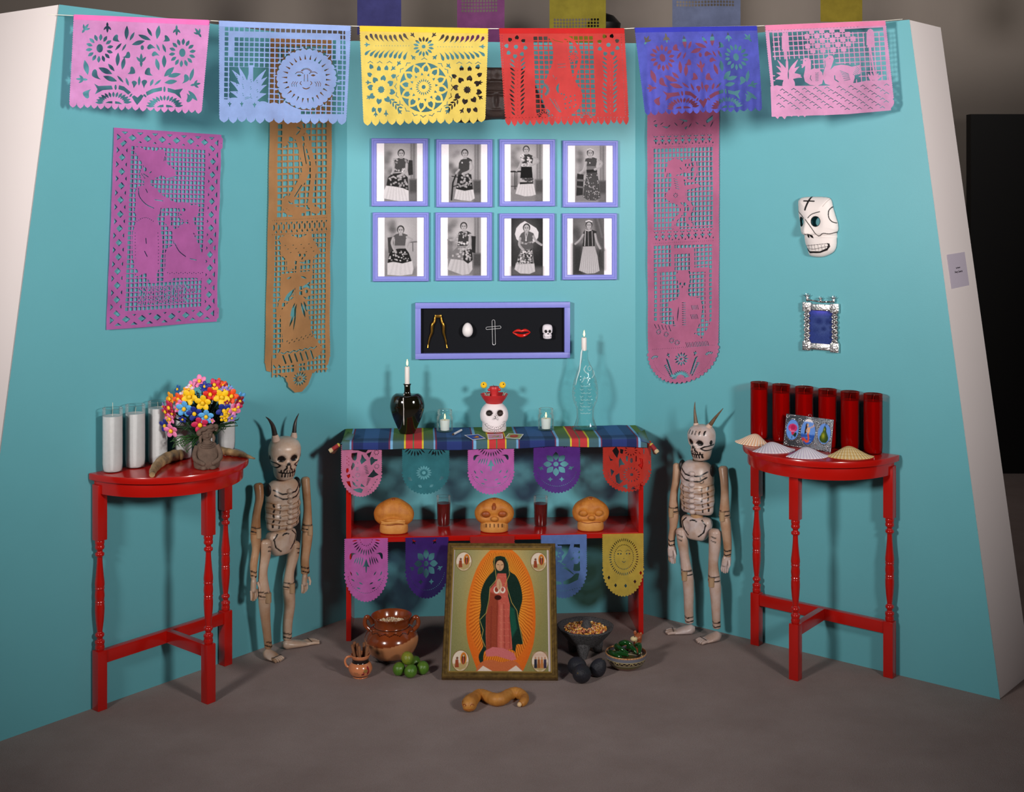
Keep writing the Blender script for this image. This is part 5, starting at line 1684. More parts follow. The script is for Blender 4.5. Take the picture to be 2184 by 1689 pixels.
def portrait_8(cv):
    studio_bg(cv, (890, 955, 1222, 1562), col=False, mid=128); cv.a[(cv.X > 890) & (cv.X < 1222)] *= .72
    cv.poly([(1110, 955), (1180, 955), (1215, 1130), (1222, 1300), (1140, 1180)], G(78), .8, 6); cv.line([(1150, 955), (1200, 1160)], 12, G(130), .7, 5); cv.poly(rect(890, 1240, 990, 1560), G(40), .8, 14); cv.poly(rect(1140, 1300, 1222, 1500), G(46), .7, 14)
    sk = [(1000, 1250), (1120, 1250), (1150, 1360), (1172, 1520), (1120, 1545), (1040, 1550), (955, 1515), (980, 1360)]
    cv.poly(sk, G(196)); folds(cv, sk, 9, 110, .5)
    b = [(1010, 1090), (1045, 1075), (1090, 1078), (1140, 1095), (1138, 1130), (1118, 1140), (1122, 1255), (990, 1258), (1005, 1150), (995, 1120)]
    cv.poly(b, G(40)); cv.line([(1022, 1095), (1015, 1250)], 9, G(190)); cv.line([(1092, 1095), (1098, 1250)], 7, G(170)); cv.line([(1052, 1100), (1055, 1250)], 6, G(150)); cv.line([(1025, 1082), (1055, 1092), (1085, 1082)], 8, G(220))
    arm(cv, [(1125, 1125), (1145, 1210), (1180, 1280)], 22); arm(cv, [(1000, 1130), (960, 1190), (915, 1230)], 20); face(cv, 1060, 1030, 34); cv.line([(1030, 990), (1060, 980), (1090, 992)], 14, G(215)); cv.line([(1180, 1290), (1172, 1370)], 5, G(30))


PF = [((792, 294.7, 913, 440), (125, 135, 610, 757), portrait_1, 'seated woman in a dark flowered skirt with white hem', 'lavender framed portrait of a seated woman, top row, nearest the left corner'),
      ((930, 296.6, 1050.6, 442), (830, 147, 1320, 768), portrait_2, '', 'lavender framed portrait of a woman leaning on a chair, second in the top row'),
      ((1065, 296.6, 1184, 440), (137, 145, 618, 763), portrait_3, '', 'lavender framed portrait of a woman with hand on hip in a black skirt'),
      ((1200, 299.5, 1318, 442), (826, 157, 1312, 770), portrait_4, '', 'lavender framed portrait of a woman in a long dotted grey skirt, top right'),
      ((794.7, 453, 915, 600), (140, 950, 630, 1578), portrait_5, '', 'lavender framed portrait of a seated woman in polka dot skirt, lower left'),
      ((928.5, 453, 1049.6, 598.5), (822, 948, 1308, 1568), portrait_6, '', 'lavender framed portrait of a seated woman with pale apron, second in the lower row'),
      ((1064.6, 455, 1183, 598.5), (130, 955, 612, 1570), portrait_7, '', 'lavender framed portrait of a woman in a wide white headdress'),
      ((1199, 455, 1316, 596.5), (826, 955, 1305, 1562), portrait_8, '', 'lavender framed portrait of a standing woman in a long white skirt, lower right')]
for (x0, y0, x1, y1), R, fn, _, lab in PF:
    a = WB.hit(x0, y0, .012); b = WB.hit(x1, y1, .012)
    w_, h_ = b[0] - a[0], a[1] - b[1]
    t = thing('portrait_frame', lab, 'picture frame', WB.at((a[0] + b[0]) / 2, .0015, b[1]), WB.ang, 'framed portraits on the back wall')
    mw = .0215
    obj('frame', moulding(w_, h_, mw, .017).xf(Matrix.Translation((0, 0, h_ / 2))), M_LAV, t, angle=25)
    cv = Canvas(112, 142, *R, col=G(250))
    fn(cv)
    cv.noise(3.5)
    picture('portrait_print', cv, w_ - 2 * mw + .001, h_ - 2 * mw + .001, M_PRINT, t, -.0058, z0=mw - .0005)
    obj('backing_board', MB().box(-w_ / 2 + .004, w_ / 2 - .004, -.004, -.0005, .004, h_ - .004), mat('backing_board', (120, 100, 80), .8), t)

# ================================================================== SHADOW BOX WITH FIVE SMALL THINGS
a = WB.hit(885.7, 645.7, .02); b = WB.hit(1215.3, 762.7, .02)
BXW, BXH = b[0] - a[0], a[1] - b[1]
BXO = WB.at((a[0] + b[0]) / 2, .0015, b[1])
bx = thing('shadow_box', 'shallow lavender shadow box with black backboard above the altar', 'shadow box', BXO, WB.ang)
M_BLK = mat('black_backboard', (26, 27, 31), .9, spec=.1)
mw = .0235
mb = MB()
for x0, x1, z0, z1 in ((-BXW / 2, BXW / 2, 0, mw), (-BXW / 2, BXW / 2, BXH - mw, BXH)):
    obj('frame_rail', MB().box(x0, x1, -.030, 0, z0, z1), M_LAV, bx, bevel=.0015)
for s_ in (-1, 1):
    x0, x1 = sorted((s_ * BXW / 2, s_ * (BXW / 2 - mw)))
    obj('frame_stile', MB().box(x0, x1, -.030, 0, mw, BXH - mw), M_LAV, bx, bevel=.0015)
obj('backboard', MB().box(-BXW / 2 + mw, BXW / 2 - mw, -.006, -.001, mw, BXH - mw), M_BLK, bx)
ZS = 6.067


def bxp(x, y, d=.0):
    """zoomed drawing point -> local (x, z) of the box"""
    u, h = WB.hit(870 + x / ZS, 630 + y / ZS, .012 + d)
    return u - (a[0] + b[0]) / 2, h - b[1]


def box_thing(name, label, cat, c):
    x, z = bxp(*c)
    M_ = Matrix.Rotation(WB.ang, 4, 'Z')
    return thing(name, label, cat, BXO + M_ @ Vector((x, -.0062, z)), WB.ang, 'small things in the shadow box'), x, z


M_GOLD = mat('aged_brass', (200, 148, 62), .28, metal=1.0, var=(30, .5, (120, 84, 38)))
t, ox, oz = box_thing('brass_legs', 'brass nutcracker shaped like a pair of legs in the shadow box', 'nutcracker', (390, 470))
for s_, pts in ((-1, [(362, 262), (350, 300), (345, 335), (318, 375), (310, 430), (308, 480), (285, 540), (270, 600), (262, 640), (255, 678)]), (1, [(420, 262), (430, 300), (438, 335), (458, 375), (462, 430), (462, 480), (478, 540), (492, 600), (498, 640), (508, 680)])):
    q = [bxp(*p) for p in pts]
    rr = [.0055, .0058, .006, .0070, .0066, .0060, .0046, .0038, .0034, .0045]
    pp = spline([(x - ox, z - oz, r) for (x, z), r in zip(q, rr)], 40)
    obj('brass_leg', MB().tube([(p[0], -p[2] - .0005, p[1]) for p in pp], [p[2] for p in pp], 14), M_GOLD, t)
x0, z0 = bxp(350, 290); x1, z1 = bxp(432, 250)
obj('hinge_block', MB().box(x0 - ox, x1 - ox, -.012, -.001, z0 - oz, z1 - oz), M_GOLD, t, bevel=.002)
t, ox, oz = box_thing('egg', 'white egg mounted in the shadow box', 'egg', (770, 440))
mb = MB().lathe([(max(1e-7, r), z) for r, z in ((.0225 * math.sin(th) * (1 - .10 * math.cos(th)), .0305 * math.cos(th)) for th in np.linspace(PI, 0, 24))], 28, (0, -.0232, 0))
obj('eggshell', mb, mat('egg_white', (244, 236, 236), .45), t)
t, ox, oz = box_thing('wire_cross', 'small cross bent from silver wire in the shadow box', 'cross', (1107, 470))
M_SIL = mat('silver_wire', (226, 224, 226), .35, metal=.6)


def loop(cx0, cz0, cx1, cz1, r):
    """stadium loop from one end to the other (zoomed drawing units)"""
    if abs(cx1 - cx0) > abs(cz1 - cz0):
        pts = [(cx1 + r * math.cos(q), cz1 + r * math.sin(q)) for q in np.linspace(-PI / 2, PI / 2, 9)] + [(cx0 - r * math.cos(q), cz0 + r * math.sin(q)) for q in np.linspace(PI / 2, -PI / 2, 9)]
    else:
        pts = [(cx1 + r * math.cos(q), cz1 + r * math.sin(q)) for q in np.linspace(0, PI, 9)] + [(cx0 + r * math.cos(q), cz0 + r * math.sin(q)) for q in np.linspace(PI, 2 * PI, 9)]
    return pts + [pts[0]]


for nm, lp in (('upright_loop', loop(1107, 335, 1114, 622, 19)), ('arm_loop', loop(1025, 425, 1188, 411, 16))):
    q = [bxp(*p) for p in lp]
    obj(nm, MB().tube([(x - ox, -.0035 - (.002 if nm == 'arm_loop' else 0), z - oz) for x, z in q], .0011, 8), M_SIL, t)
t, ox, oz = box_thing('red_lips', 'glossy red pair of lips mounted in the shadow box', 'lips', (1470, 490))
M_LIP = mat('red_lip_glaze', (206, 26, 14), .12, coat=.6)
for nm, pts in (('upper_lip', [(1355, 480, .001), (1390, 462, .0045), (1430, 452, .0066), (1470, 462, .0055), (1510, 450, .0066), (1550, 458, .0045), (1585, 478, .001)]),
                ('lower_lip', [(1355, 482, .001), (1395, 500, .0045), (1435, 516, .0066), (1470, 520, .0072), (1505, 516, .0066), (1545, 500, .0045), (1585, 480, .001)])):
    pp = spline([(*bxp(x, y), r) for x, y, r in pts], 30)
    obj(nm, MB().tube([(p[0] - ox, -max(p[2], .002), p[1] - oz) for p in pp], [max(p[2], .0004) for p in pp], 14), M_LIP, t)
SKULL_SMALL = box_thing('small_skull', 'little white skull mounted in the shadow box', 'skull', (1800, 462))

# ================================================================== PAINTED CARVINGS: SHARED BUILDERS
def head(prof, n=88, e=2.4, dents=(), wob=None):
    """closed form from horizontal sections: prof rows (z, half width, front depth, back depth); front is -y. dents (x, z, rx, rz, depth) press into the front"""
    zs = prof
    V = []
    for z, hx, yf, yb in zs:
        for i in range(n):
            a = 2 * PI * i / n
            c, s_ = math.cos(a), math.sin(a)
            x = hx * math.copysign(abs(c) ** (2 / e), c)
            y = math.copysign(abs(s_) ** (2 / e), s_)
            V.append((x, y * (yb if y > 0 else yf), z))
    V = np.array(V)
    fr = V[:, 1] < 0
    for x, z, rx, rz, dep in dents:
        q = ((V[:, 0] - x) / rx) ** 2 + ((V[:, 2] - z) / rz) ** 2
        V[:, 1] += np.where(fr, dep * np.exp(-q ** 2), 0)
    mb = MB(); m = len(zs)
    fs = [(k * n + i, k * n + (i + 1) % n, (k + 1) * n + (i + 1) % n, (k + 1) * n + i) for k in range(m - 1) for i in range(n)]
    fs += [tuple(reversed(range(n))), tuple(range((m - 1) * n, m * n))]
    if wob is not None:
        V = wob(V)
    return mb.add(V.tolist(), fs)


def prof_spline(rows, n=90):
    return [tuple(max(r, 1e-4) if k else r for k, r in enumerate(q)) for q in spline(rows, n)]


def stage_colors(o, base, marks, front=True, proj=None, shade=None):
    """flat paint on a dense mesh: marks = ('l', pts, width, col) or ('p', pts, col), laid over the front as seen along local y"""
    me = o.data
    n = len(me.vertices)
    co = np.zeros(n * 3); me.vertices.foreach_get('co', co); co = co.reshape(-1, 3)
    nr = np.zeros(n * 3); me.vertex_normals.foreach_get('vector', nr); nr = nr.reshape(-1, 3)
    uv = co[:, [0, 2]] if proj is None else proj(co)
    c = np.repeat(np.asarray(base, float)[None, :], n, 0)
    if shade is not None:
        c = shade(co, c)
    ok = (nr[:, 1] < .25) if front else np.ones(n, bool)
    for mk in marks:
        if mk[0] == 'l':
            d = sd_line(uv[:, 0], uv[:, 1], mk[1], mk[2]); col = mk[3]
        else:
            d = sd_poly(uv[:, 0], uv[:, 1], mk[1]); col = mk[2]
        t = (np.clip(d / .0008 + .5, 0, 1) * ok)[:, None]
        c = c * (1 - t) + np.asarray(col, float) * t
    paint(me, 'print', c)
    return o


M_PAINTED = mat('painted_plaster', rough=.5, attr='print', spec=.25)
M_PAINTW = mat('painted_old_wood', rough=.32, attr='print', spec=.5, var=(26, .55, (226, 190, 150)), bump=(120, .10))
INK = (22, 18, 18)

# ---- little skull in the shadow box
t, ox, oz = SKULL_SMALL
k = 6.067 / 5.40 * .000326
SS = lambda x, y: ((x - 1800) * .000332, (555 - y) * .000332)
rows = prof_spline([(0, .012, .010, .010), (.004, .0175, .016, .014), (.016, .0185, .017, .015), (.022, .0165, .017, .017), (.028, .0205, .0185, .019), (.042, .0215, .018, .019), (.054, .0195, .015, .017), (.060, .014, .010, .012), (.0625, .004, .003, .003)], 60)
o = obj('skull', head(rows, 72, 2.3, [(*SS(1775, 455), .006, .006, .006), (*SS(1826, 455), .006, .006, .006)]), M_PAINTED, t, angle=80, loc=(0, -.0205, -.031))
mk = [('p', ell(*SS(1775, 455), .0062, .0064), INK), ('p', ell(*SS(1826, 455), .0062, .0064), INK), ('p', [SS(1790, 490), SS(1803, 474), SS(1822, 490), SS(1806, 493)], INK), ('l', [SS(1755, 520), SS(1800, 527), SS(1860, 516)], .0011, (90, 80, 90)),
      ('l', [SS(1752, 505), SS(1768, 530), SS(1755, 545)], .0011, (90, 80, 90)), ('l', [SS(1858, 505), SS(1842, 530), SS(1856, 545)], .0011, (90, 80, 90))]
stage_colors(o, (236, 228, 234), mk)

# ================================================================== SKULL MASK AND SILVER FRAME ON THE RIGHT WALL
ZM = 4.566


def on_wr(d):
    return lambda pts: np.array([WR.hit(1660 + x / ZM, 400 + y / ZM, d) for x, y in pts])


mu0, mh0 = WR.hit(1660 + 150 / ZM, 400 + 80 / ZM, .03); mu1, mh1 = WR.hit(1660 + 560 / ZM, 400 + 690 / ZM, .03)
f_ = on_wr(.036)
loc_ = lambda pts: np.c_[f_(pts)[:, 0] - mu0, mh0 - f_(pts)[:, 1]]
outl = loc_([tuple(q) for q in spline([(165, 130), (200, 97), (300, 88), (450, 95), (488, 130), (503, 200), (530, 290), (548, 350), (552, 410), (538, 452), (536, 560), (515, 620), (470, 655), (400, 680), (320, 678), (275, 660), (255, 600), (235, 545), (222, 480), (195, 440), (175, 330), (166, 220), (165, 130)], 70)][:-1])
sh = Sheet(mu1 - mu0, mh0 - mh1, .0013, loc_, 1.0)
sh.k = abs(loc_([(0, 0), (100, 0)])[1, 0] - loc_([(0, 0), (100, 0)])[0, 0]) / 100
sh.m = None; sh.add(outl); sh.m = loc_
sh.cut(ell(210, 333, 23, 44)); sh.cut(ell(362, 330, 42, 47))
nose = loc_([(262, 300), (262, 470)])


def mask_depth(x, y):
    d = np.clip(sd_poly(x, y, outl), 0, None)
    z = .036 * np.sqrt(1 - (1 - np.clip(d / .055, 0, 1)) ** 2)
    q = loc_([(262, 420)])[0]; q2 = loc_([(262, 300)])[0]
    tt = np.clip((y - q2[1]) / (q[1] - q2[1]), 0, 1.25)
    z += .013 * tt * np.exp(-((x - q[0]) / (.006 + .010 * tt)) ** 2) * (y < q[1] + .016) * (y > q2[1])
    for ex in ((210, 333), (362, 330)):
        e = loc_([ex])[0]; z -= .010 * np.exp(-(((x - e[0]) / .020) ** 2 + ((y - e[1]) / .020) ** 2))
    j = loc_([(350, 470)])[0][1]
    z -= .007 * np.exp(-((y - j) / .006) ** 2)
    return z


me = sh.mesh('skull_mask', lambda x, y: (x, -mask_depth(x, y), -y), merge=False)
me.materials.append(M_PAINTED)
mk_o = obj('skull_mask', None, M_PAINTED, me=me, loc=WR.at(mu0, .004, mh0), rot=(0, 0, WR.ang))
tag(mk_o, 'white painted skull mask with a black cross on its forehead, on the right wall', 'mask')
uv = lambda co: np.c_[co[:, 0], -co[:, 2]]
L2 = lambda pts: [tuple(p) for p in loc_(pts)]
mm = [('l', L2([(300, 92), (282, 150), (262, 215)]), .0075, INK), ('l', L2([(240, 130), (342, 133)]), .0048, INK), ('l', L2(spline([(290, 295), (330, 258), (405, 235)], 8)), .0032, INK), ('l', L2(spline([(172, 180), (178, 230), (215, 262), (242, 300)], 10)), .0032, INK),
      ('l', L2(spline([(265, 310), (330, 400), (375, 462), (400, 470), (440, 445), (490, 452), (545, 435)], 20)), .0032, (60, 50, 48)), ('l', L2([(232, 435), (225, 462), (208, 472)]), .0022, INK), ('p', L2(leaf(266, 448, 302, 492, 20)), INK), ('p', L2(leaf(284, 448, 348, 494, 20)), INK),
      ('p', L2([(234, 545), (262, 608), (300, 640), (400, 638), (470, 612), (497, 575), (492, 545), (470, 541), (480, 560), (470, 590), (400, 622), (300, 620), (268, 590), (250, 560)]), INK), ('l', L2(spline([(500, 190), (480, 230), (485, 290), (510, 330), (542, 346)], 14)), .0032, INK),
      ('l', L2([(480, 110), (430, 185)]), .0012, (150, 130, 120)), ('l', L2([(258, 568), (330, 560), (470, 546)]), .0016, (60, 50, 50)), ('l', L2([(268, 595), (350, 600), (480, 572)]), .0016, (60, 50, 50))]
for x in (290, 322, 354, 388, 420, 452): mm.append(('l', L2([(x, 557), (x + 6, 618 - abs(x - 370) * .2)]), .0014, (80, 70, 66)))
mm += [('l', L2(ell(210, 333, 25, 46) + [(235, 333)]), .003, INK), ('l', L2(ell(362, 330, 44, 49) + [(406, 330)]), .003, INK)]
stage_colors(mk_o, (238, 226, 222), mm, False, uv)
sm = mk_o.modifiers.new('thickness', 'SOLIDIFY'); sm.thickness = .004; sm.offset = -1

M_TIN = mat('bright_tin', (216, 212, 212), .22, metal=1.0, bump=(180, .5))
M_TIN2 = mat('dull_tin', (104, 106, 112), .30, metal=1.0, bump=(240, .4))
a = WR.hit(1710, 645, .02); b = WR.hit(1788, 752, .02)
sf_w, sf_h = b[0] - a[0], a[1] - b[1]
sf = thing('silver_picture_frame', 'small ornate silver frame with a dark blue picture, on the right wall', 'picture frame', WR.at((a[0] + b[0]) / 2, .0015, b[1]), WR.ang)
cb = .036
cv = Canvas(60, 84, 0, 0, 200, 300, (44, 60, 128))
cv.glow(100, 10, 70, 40, (96, 92, 220), .9); cv.ell(110, 130, 80, 95, (74, 92, 138), .5, 14); cv.ell(80, 100, 30, 26, (30, 44, 104), .8, 8); cv.ell(158, 100, 26, 24, (30, 44, 104), .8, 8); cv.ell(120, 165, 17, 16, (26, 40, 96), .8, 6); cv.ell(50, 180, 34, 26, (36, 52, 110), .6, 10); cv.poly(rect(40, 230, 180, 300), (50, 66, 118), .5, 20); cv.noise(5)
picture('dark_blue_picture', cv, sf_w - .05, sf_h - .05, M_PRINT, sf, -.006, z0=.025)
obj('back_plate', MB().box(-sf_w / 2 + .01, sf_w / 2 - .01, -.004, 0, .01, sf_h - .01), M_TIN2, sf)
for s_ in (-1, 1):
    pts = []; x = s_ * (sf_w / 2 - .018)
    mb = MB()
    for j in range(3):
        pts = [(x + (j - 1) * .008 + .003 * math.cos(q * 40 + j * 2), -.010 - .003 * math.sin(q * 40 + j * 2), .03 + q * (sf_h - .06)) for q in np.linspace(0, 1, 60)]
        r = obj('twisted_rod', MB().tube(pts, .0036, 8), M_TIN, sf)
    for z in (.016, sf_h - .016):
        g = obj('corner_block', MB().box(s_ * (sf_w / 2 - .018) - cb / 2, s_ * (sf_w / 2 - .018) + cb / 2, -.016, 0, z - cb / 2, z + cb / 2), M_TIN, sf, bevel=.003)
        q = MB().lathe([(.001, .005), (.006, .004), (.008, 0)], 16)
        q.xf(Matrix.Translation((s_ * (sf_w / 2 - .018), -.016, z)) @ Matrix.Rotation(PI / 2, 4, 'X'))
        obj('rosette', q, M_TIN, g)
        for i in range(8):
            aa = i * PI / 4
            obj('bead', MB().ellip((s_ * (sf_w / 2 - .018) + .0125 * math.cos(aa), -.0165, z + .0125 * math.sin(aa)), .0030, .0025, .0030, 8, 6), M_TIN, g)
for z in (.016, sf_h - .016):
    obj('frame_rail', MB().box(-sf_w / 2 + .036, sf_w / 2 - .036, -.014, 0, z - .013, z + .013), M_TIN, sf, bevel=.004)
cr = obj('crest_rod', MB().tube([(-sf_w / 2 + .02, -.01, sf_h + .012), (0, -.012, sf_h + .006), (sf_w / 2 - .02, -.01, sf_h + .010)], .003, 8), M_TIN, sf)
for x, s_ in ((-sf_w / 2 + .02, 1.0), (0, .7), (.024, .45), (sf_w / 2 - .022, .9)):
    st = MB().ellip((x, -.012, sf_h + .016 * s_), .007 * s_, .006 * s_, .012 * s_, 10, 8)
    g = obj('crest_bird', st, M_TIN, sf)
    if s_ > .5:
        for aa in (-1.1, -.4, .3, 1.0):
            obj('bird_feather', MB().tube([(x, -.012, sf_h + .022 * s_), (x + .017 * s_ * math.sin(aa), -.014, sf_h + .022 * s_ + .016 * s_ * math.cos(aa))], [.003, .001], 6), M_TIN, g)

# ================================================================== ON THE ALTAR TOP
HC = SH_T + .0052            # cloth surface
M_WAX = mat('white_wax', (242, 232, 226), .5, sss=.15)
M_WICK = mat('black_wick', (20, 18, 16), .9)
M_FLAME = mat('candle_flame', (255, 214, 120), .5, emit=((255, 206, 110), 5.0))


def flame(parent, x, y, z, s=1.0):
    prof = [(.0004, 0), (.0030, .004), (.0040, .009), (.0032, .016), (.0014, .023), (.0002, .027)]
    obj('flame', MB().lathe([(r * s, q * s) for r, q in prof], 12, (x, y, z)), M_FLAME, parent)


def taper(name, label, loc, r, h, lean=0.0):
    t = thing(name, label, 'candle', loc)
    obj('wax', MB().lathe([(r * .92, 0), (r, .004), (r, h - .002), (r * .9, h), (r * .3, h - .001), (.0002, h - .0015)], 24, wob=lambda a, z: 1 + .03 * math.sin(3 * a + z * 90)), M_WAX, t)
    obj('wick', MB().tube([(0, 0, h - .002), (.0006, 0, h + .006)], .0008, 6), M_WICK, t)
    flame(t, .0004, 0, h + .0045)
    return t


# heart-shaped dark bottle
u = .00193 / 5.63
c = P(868.6, 900, 5.225); c.z = HC
t = thing('heart_bottle', 'dark heart shaped glass bottle used as a candlestick, on the altar top', 'bottle', c)
M_DKG = mat('black_olive_glass', (20, 17, 8), .05, spec=.6, coat=.5)
pr = spline([(70, 1278), (86, 1276), (96, 1262), (128, 1190), (176, 1080), (205, 985), (208, 920), (186, 850), (140, 815), (84, 806), (50, 800), (39, 780), (37, 740), (38, 705), (46, 690), (50, 684), (46, 681)], 90)
mb = MB().lathe([(x * u, (1278 - y) * u) for x, y in pr] + [(.034 * .4, (1278 - 681) * u), (.012, (1278 - 700) * u)], 48, sy=.72)
V = np.array(mb.v)
top = np.clip((V[:, 2] - .135) / .03, 0, 1) * (V[:, 2] < .163)
V[:, 2] += .010 * top * (np.clip(np.abs(V[:, 0]) / .045, 0, 1) - .35)
mb.v = V.tolist()
bt = obj('bottle_glass', mb, M_DKG, t, angle=70)
dr = [(-36, 800), (-38, 840), (-34, 900), (-30, 960), (-32, 1030), (-32, 1100), (-32, 1160)]
hp = lambda dx, y: (dx * u, -.72 * np.interp(1278 - y, [(1278 - q[1]) for q in pr], [q[0] for q in pr]) * u * .985, (1278 - y) * u)
obj('wax_drip', MB().tube([hp(*q) for q in dr], [.0016, .002, .0012, .0014, .0012, .0018, .0008], 8), M_WAX, t)
taper('taper_candle', 'white lit taper candle standing in the dark heart bottle', c + Vector((-.0005, 0, .1945)), .0102, .0800)

# fish bottle
u = .00196 / 5.447
c = P(1248, 900, 5.303); c.z = HC
t = thing('fish_bottle', 'clear glass bottle moulded as a fish, holding a candle on the altar top', 'bottle', c)
GL = glass('clear_aqua_glass', (234, 248, 248), .03, 1.36)
pr = [(118, 1252), (134, 1244), (132, 1215), (112, 1160), (100, 1100), (100, 1040), (108, 980), (132, 930), (148, 850), (146, 760), (126, 660), (98, 570), (70, 500), (46, 455), (36, 420), (34, 360), (36, 328), (36, 320)]
ps = spline(pr, 130)


def fish_wob(a, z):
    q = 1252 - z / u
    w_ = 1.0
    if 620 < q < 1000:
        w_ += .034 * (math.sin(q * .115) * math.sin(a * 14))
    if q > 1130: w_ += .03 * math.sin(a * 12)
    if 470 < q < 620: w_ += .05 * math.sin(q * .05) * max(0, math.cos(a - .6))
    return w_


obj('bottle_glass', MB().lathe([(x * u, (1252 - y) * u) for x, y in ps], 72, sy=.66, wob=fish_wob, cap=False), GL, t, angle=80)
obj('glass_foot', MB().lathe([(.0005, .004), (118 * u, .003), (133 * u, .006), (130 * u, .010), (.0005, .012)], 48, sy=.66, cap=False), glass('thick_aqua_glass', (178, 218, 220), .05, 1.5), t)
ey = lambda x, y, d=0: ((x - 1132) * u, -.66 * np.interp(1252 - y, [(1252 - q[1]) for q in ps], [q[0] for q in ps]) * u * .97 * math.sqrt(max(0, 1 - ((x - 1132) / max(10, np.interp(1252 - y, [(1252 - q[1]) for q in ps], [q[0] for q in ps]))) ** 2)) - d, (1252 - y) * u)
M_GR = mat('glass_relief', (214, 240, 240), .08, coat=.5)
M_GR.node_tree.nodes['Principled BSDF'].inputs['Alpha'].default_value = .45
for nm, pts, r in (('moulded_lip', [(1140, 500), (1115, 540), (1135, 575), (1160, 590)], .0024), ('moulded_eye', [(1180, 505), (1198, 520), (1198, 545), (1180, 558), (1162, 545), (1162, 520), (1180, 505)], .0016), ('moulded_gill', [(1100, 650), (1135, 640), (1165, 660), (1150, 700)], .0022), ('moulded_gill', [(1085, 690), (1110, 660), (1120, 620)], .0018), ('moulded_fin', [(1205, 640), (1235, 600), (1225, 560)], .002)):
    obj(nm, MB().tube([ey(*q) for q in spline(pts, 14)], r, 8), M_GR, t)
for j in range(9):
    y = 720 + j * 40
    for x in (1085, 1180) if j % 2 else (1095, 1170, 1132):
        obj('moulded_scale', MB().tube([ey(x + 20 * math.cos(q), y + 15 * math.sin(q)) for q in np.linspace(.2, PI - .2, 7)], .0012, 6), M_GR, t)
taper('taper_candle', 'white lit candle stub standing in the clear fish bottle', c + Vector((-.0045, 0, (1252 - 330) * u)), .0110, .0540)
dp = MB().tube([(-.0125, -.012, .34), (-.0165, -.013, .325), (-.0205, -.014, .285), (-.0235, -.018, .255), (-.036, -.022, .215), (-.041, -.024, .19)], [.002, .0034, .0028, .0022, .0018, .0006], 8)
obj('wax_drip', dp, mat('clear_wax_drip', (208, 224, 226), .3), t)


# votive jars
def votive(px, Y, label, fl):
    c = P(px, 900, Y); c.z = HC
    t = thing('votive_jar', label, 'votive candle', c, 0, 'votive jars on the altar top')
    g = glass('clear_jar_glass', (236, 246, 246), .02, 1.38)
    R = .0335
    pr = [(R * .9, .0015), (R, .006), (R, .056), (R * .97, .062), (R * .88, .066), (R * .86, .070), (R * .92, .073), (R * .92, .076), (R * .87, .079), (R * .92, .082), (R * .92, .086), (R * .88, .089), (R * .84, .089)]
    obj('jar_glass', MB().lathe(pr, 40, cap=False), g, t, angle=70)
    obj('jar_base', MB().lathe([(.0003, .001), (R * .9, .0012), (R * .94, .004), (.0003, .0055)], 40, cap=False), glass('jar_base_glass', (206, 224, 224), .04, 1.5), t)
    obj('rim', MB().tube([(R * .86 * math.cos(q), R * .86 * math.sin(q), .0888) for q in np.linspace(0, 2 * PI, 33)], .0012, 8), g, t)
    w_ = obj('votive_wax', MB().lathe([(.0185, .006), (.0185, .010), (.0212, .046), (.020, .048), (.0003, .0465)], 28), M_WAX, t)
    obj('wick', MB().tube([(0, 0, .046), (.0004, 0, .053)], .0008, 6), M_WICK, t)
    flame(t, 0, 0, .051, .85)
    return t


votive(948.8, 5.268, 'lit white votive in a clear glass jar beside the dark heart bottle', 1)
votive(1164.5, 5.303, 'lit white votive in a clear glass jar beside the fish bottle', 1)

# white skull with a red candle dish on its head
k = .00195 / 11.26
c = P(1054, 900, 5.268); c.z = HC
sk = thing('skull_candle_holder', 'white ceramic skull wearing a red candle dish with yellow flowers', 'skull', c, .02)
Q = lambda x, y: ((x - 608) * k, (1392 - y) * k)
rows = prof_spline([(0, .040, .036, .040), (.004, .0475, .044, .046), (.012, .050, .048, .048), (.028, .0495, .050, .047), (.040, .0500, .050, .048), (.050, .0560, .047, .052), (.064, .0585, .045, .058), (.080, .0575, .044, .060), (.097, .0510, .042, .056), (.110, .0400, .036, .046), (.119, .030, .028, .034), (.1225, .018, .018, .02)], 110)
el, er, ns = Q(487, 920), Q(747, 920), Q(632, 1030)
o = obj('skull', head(rows, 120, 2.25, [(*el, .0145, .0125, .012), (*er, .0145, .0135, .012), (ns[0], ns[1] - .002, .014, .014, -.004), (Q(608, 1220)[0], Q(608, 1220)[1], .038, .020, -.004)]), M_PAINTED, sk, angle=80)
GREY = (120, 108, 110)
mk = [('p', ell(*el, .0140, .0118, 24, .25), (40, 30, 28)), ('p', ell(*er, .0132, .0128, 24, -.25), (46, 32, 28)), ('p', [Q(600, 1050), Q(635, 975), Q(662, 1062), Q(632, 1035)], INK),
      ('l', [Q(632, 935), Q(565, 1055), Q(605, 1060)], .0011, (60, 50, 50)), ('l', [Q(640, 935), Q(702, 1070), Q(665, 1065)], .0011, (60, 50, 50)),
      ('l', [Q(*q) for q in spline([(385, 1180), (440, 1245), (520, 1280), (640, 1302), (740, 1280), (810, 1235), (850, 1165)], 30)], .0017, INK)]
for i in range(9):
    x = 425 + i * 52; y = np.interp(x, [385, 440, 520, 640, 740, 810, 850], [1180, 1245, 1280, 1302, 1280, 1235, 1165])
    a_ = -.35 * (x - 630) / 220
    for s_ in (-1, 1):
        cy = y - s_ * 36
        lp = [(x + 24 * math.cos(q) - s_ * 0, cy - s_ * 34 * math.sin(q)) for q in np.linspace(0, PI, 9)]
        mk.append(('l', [Q(*q) for q in lp], .0009, (70, 60, 62)))
stage_colors(o, (242, 230, 232), mk)
M_RDISH = mat('red_painted_clay', (206, 44, 46), .42, var=(30, .25, (180, 34, 38)))
z0 = .1215
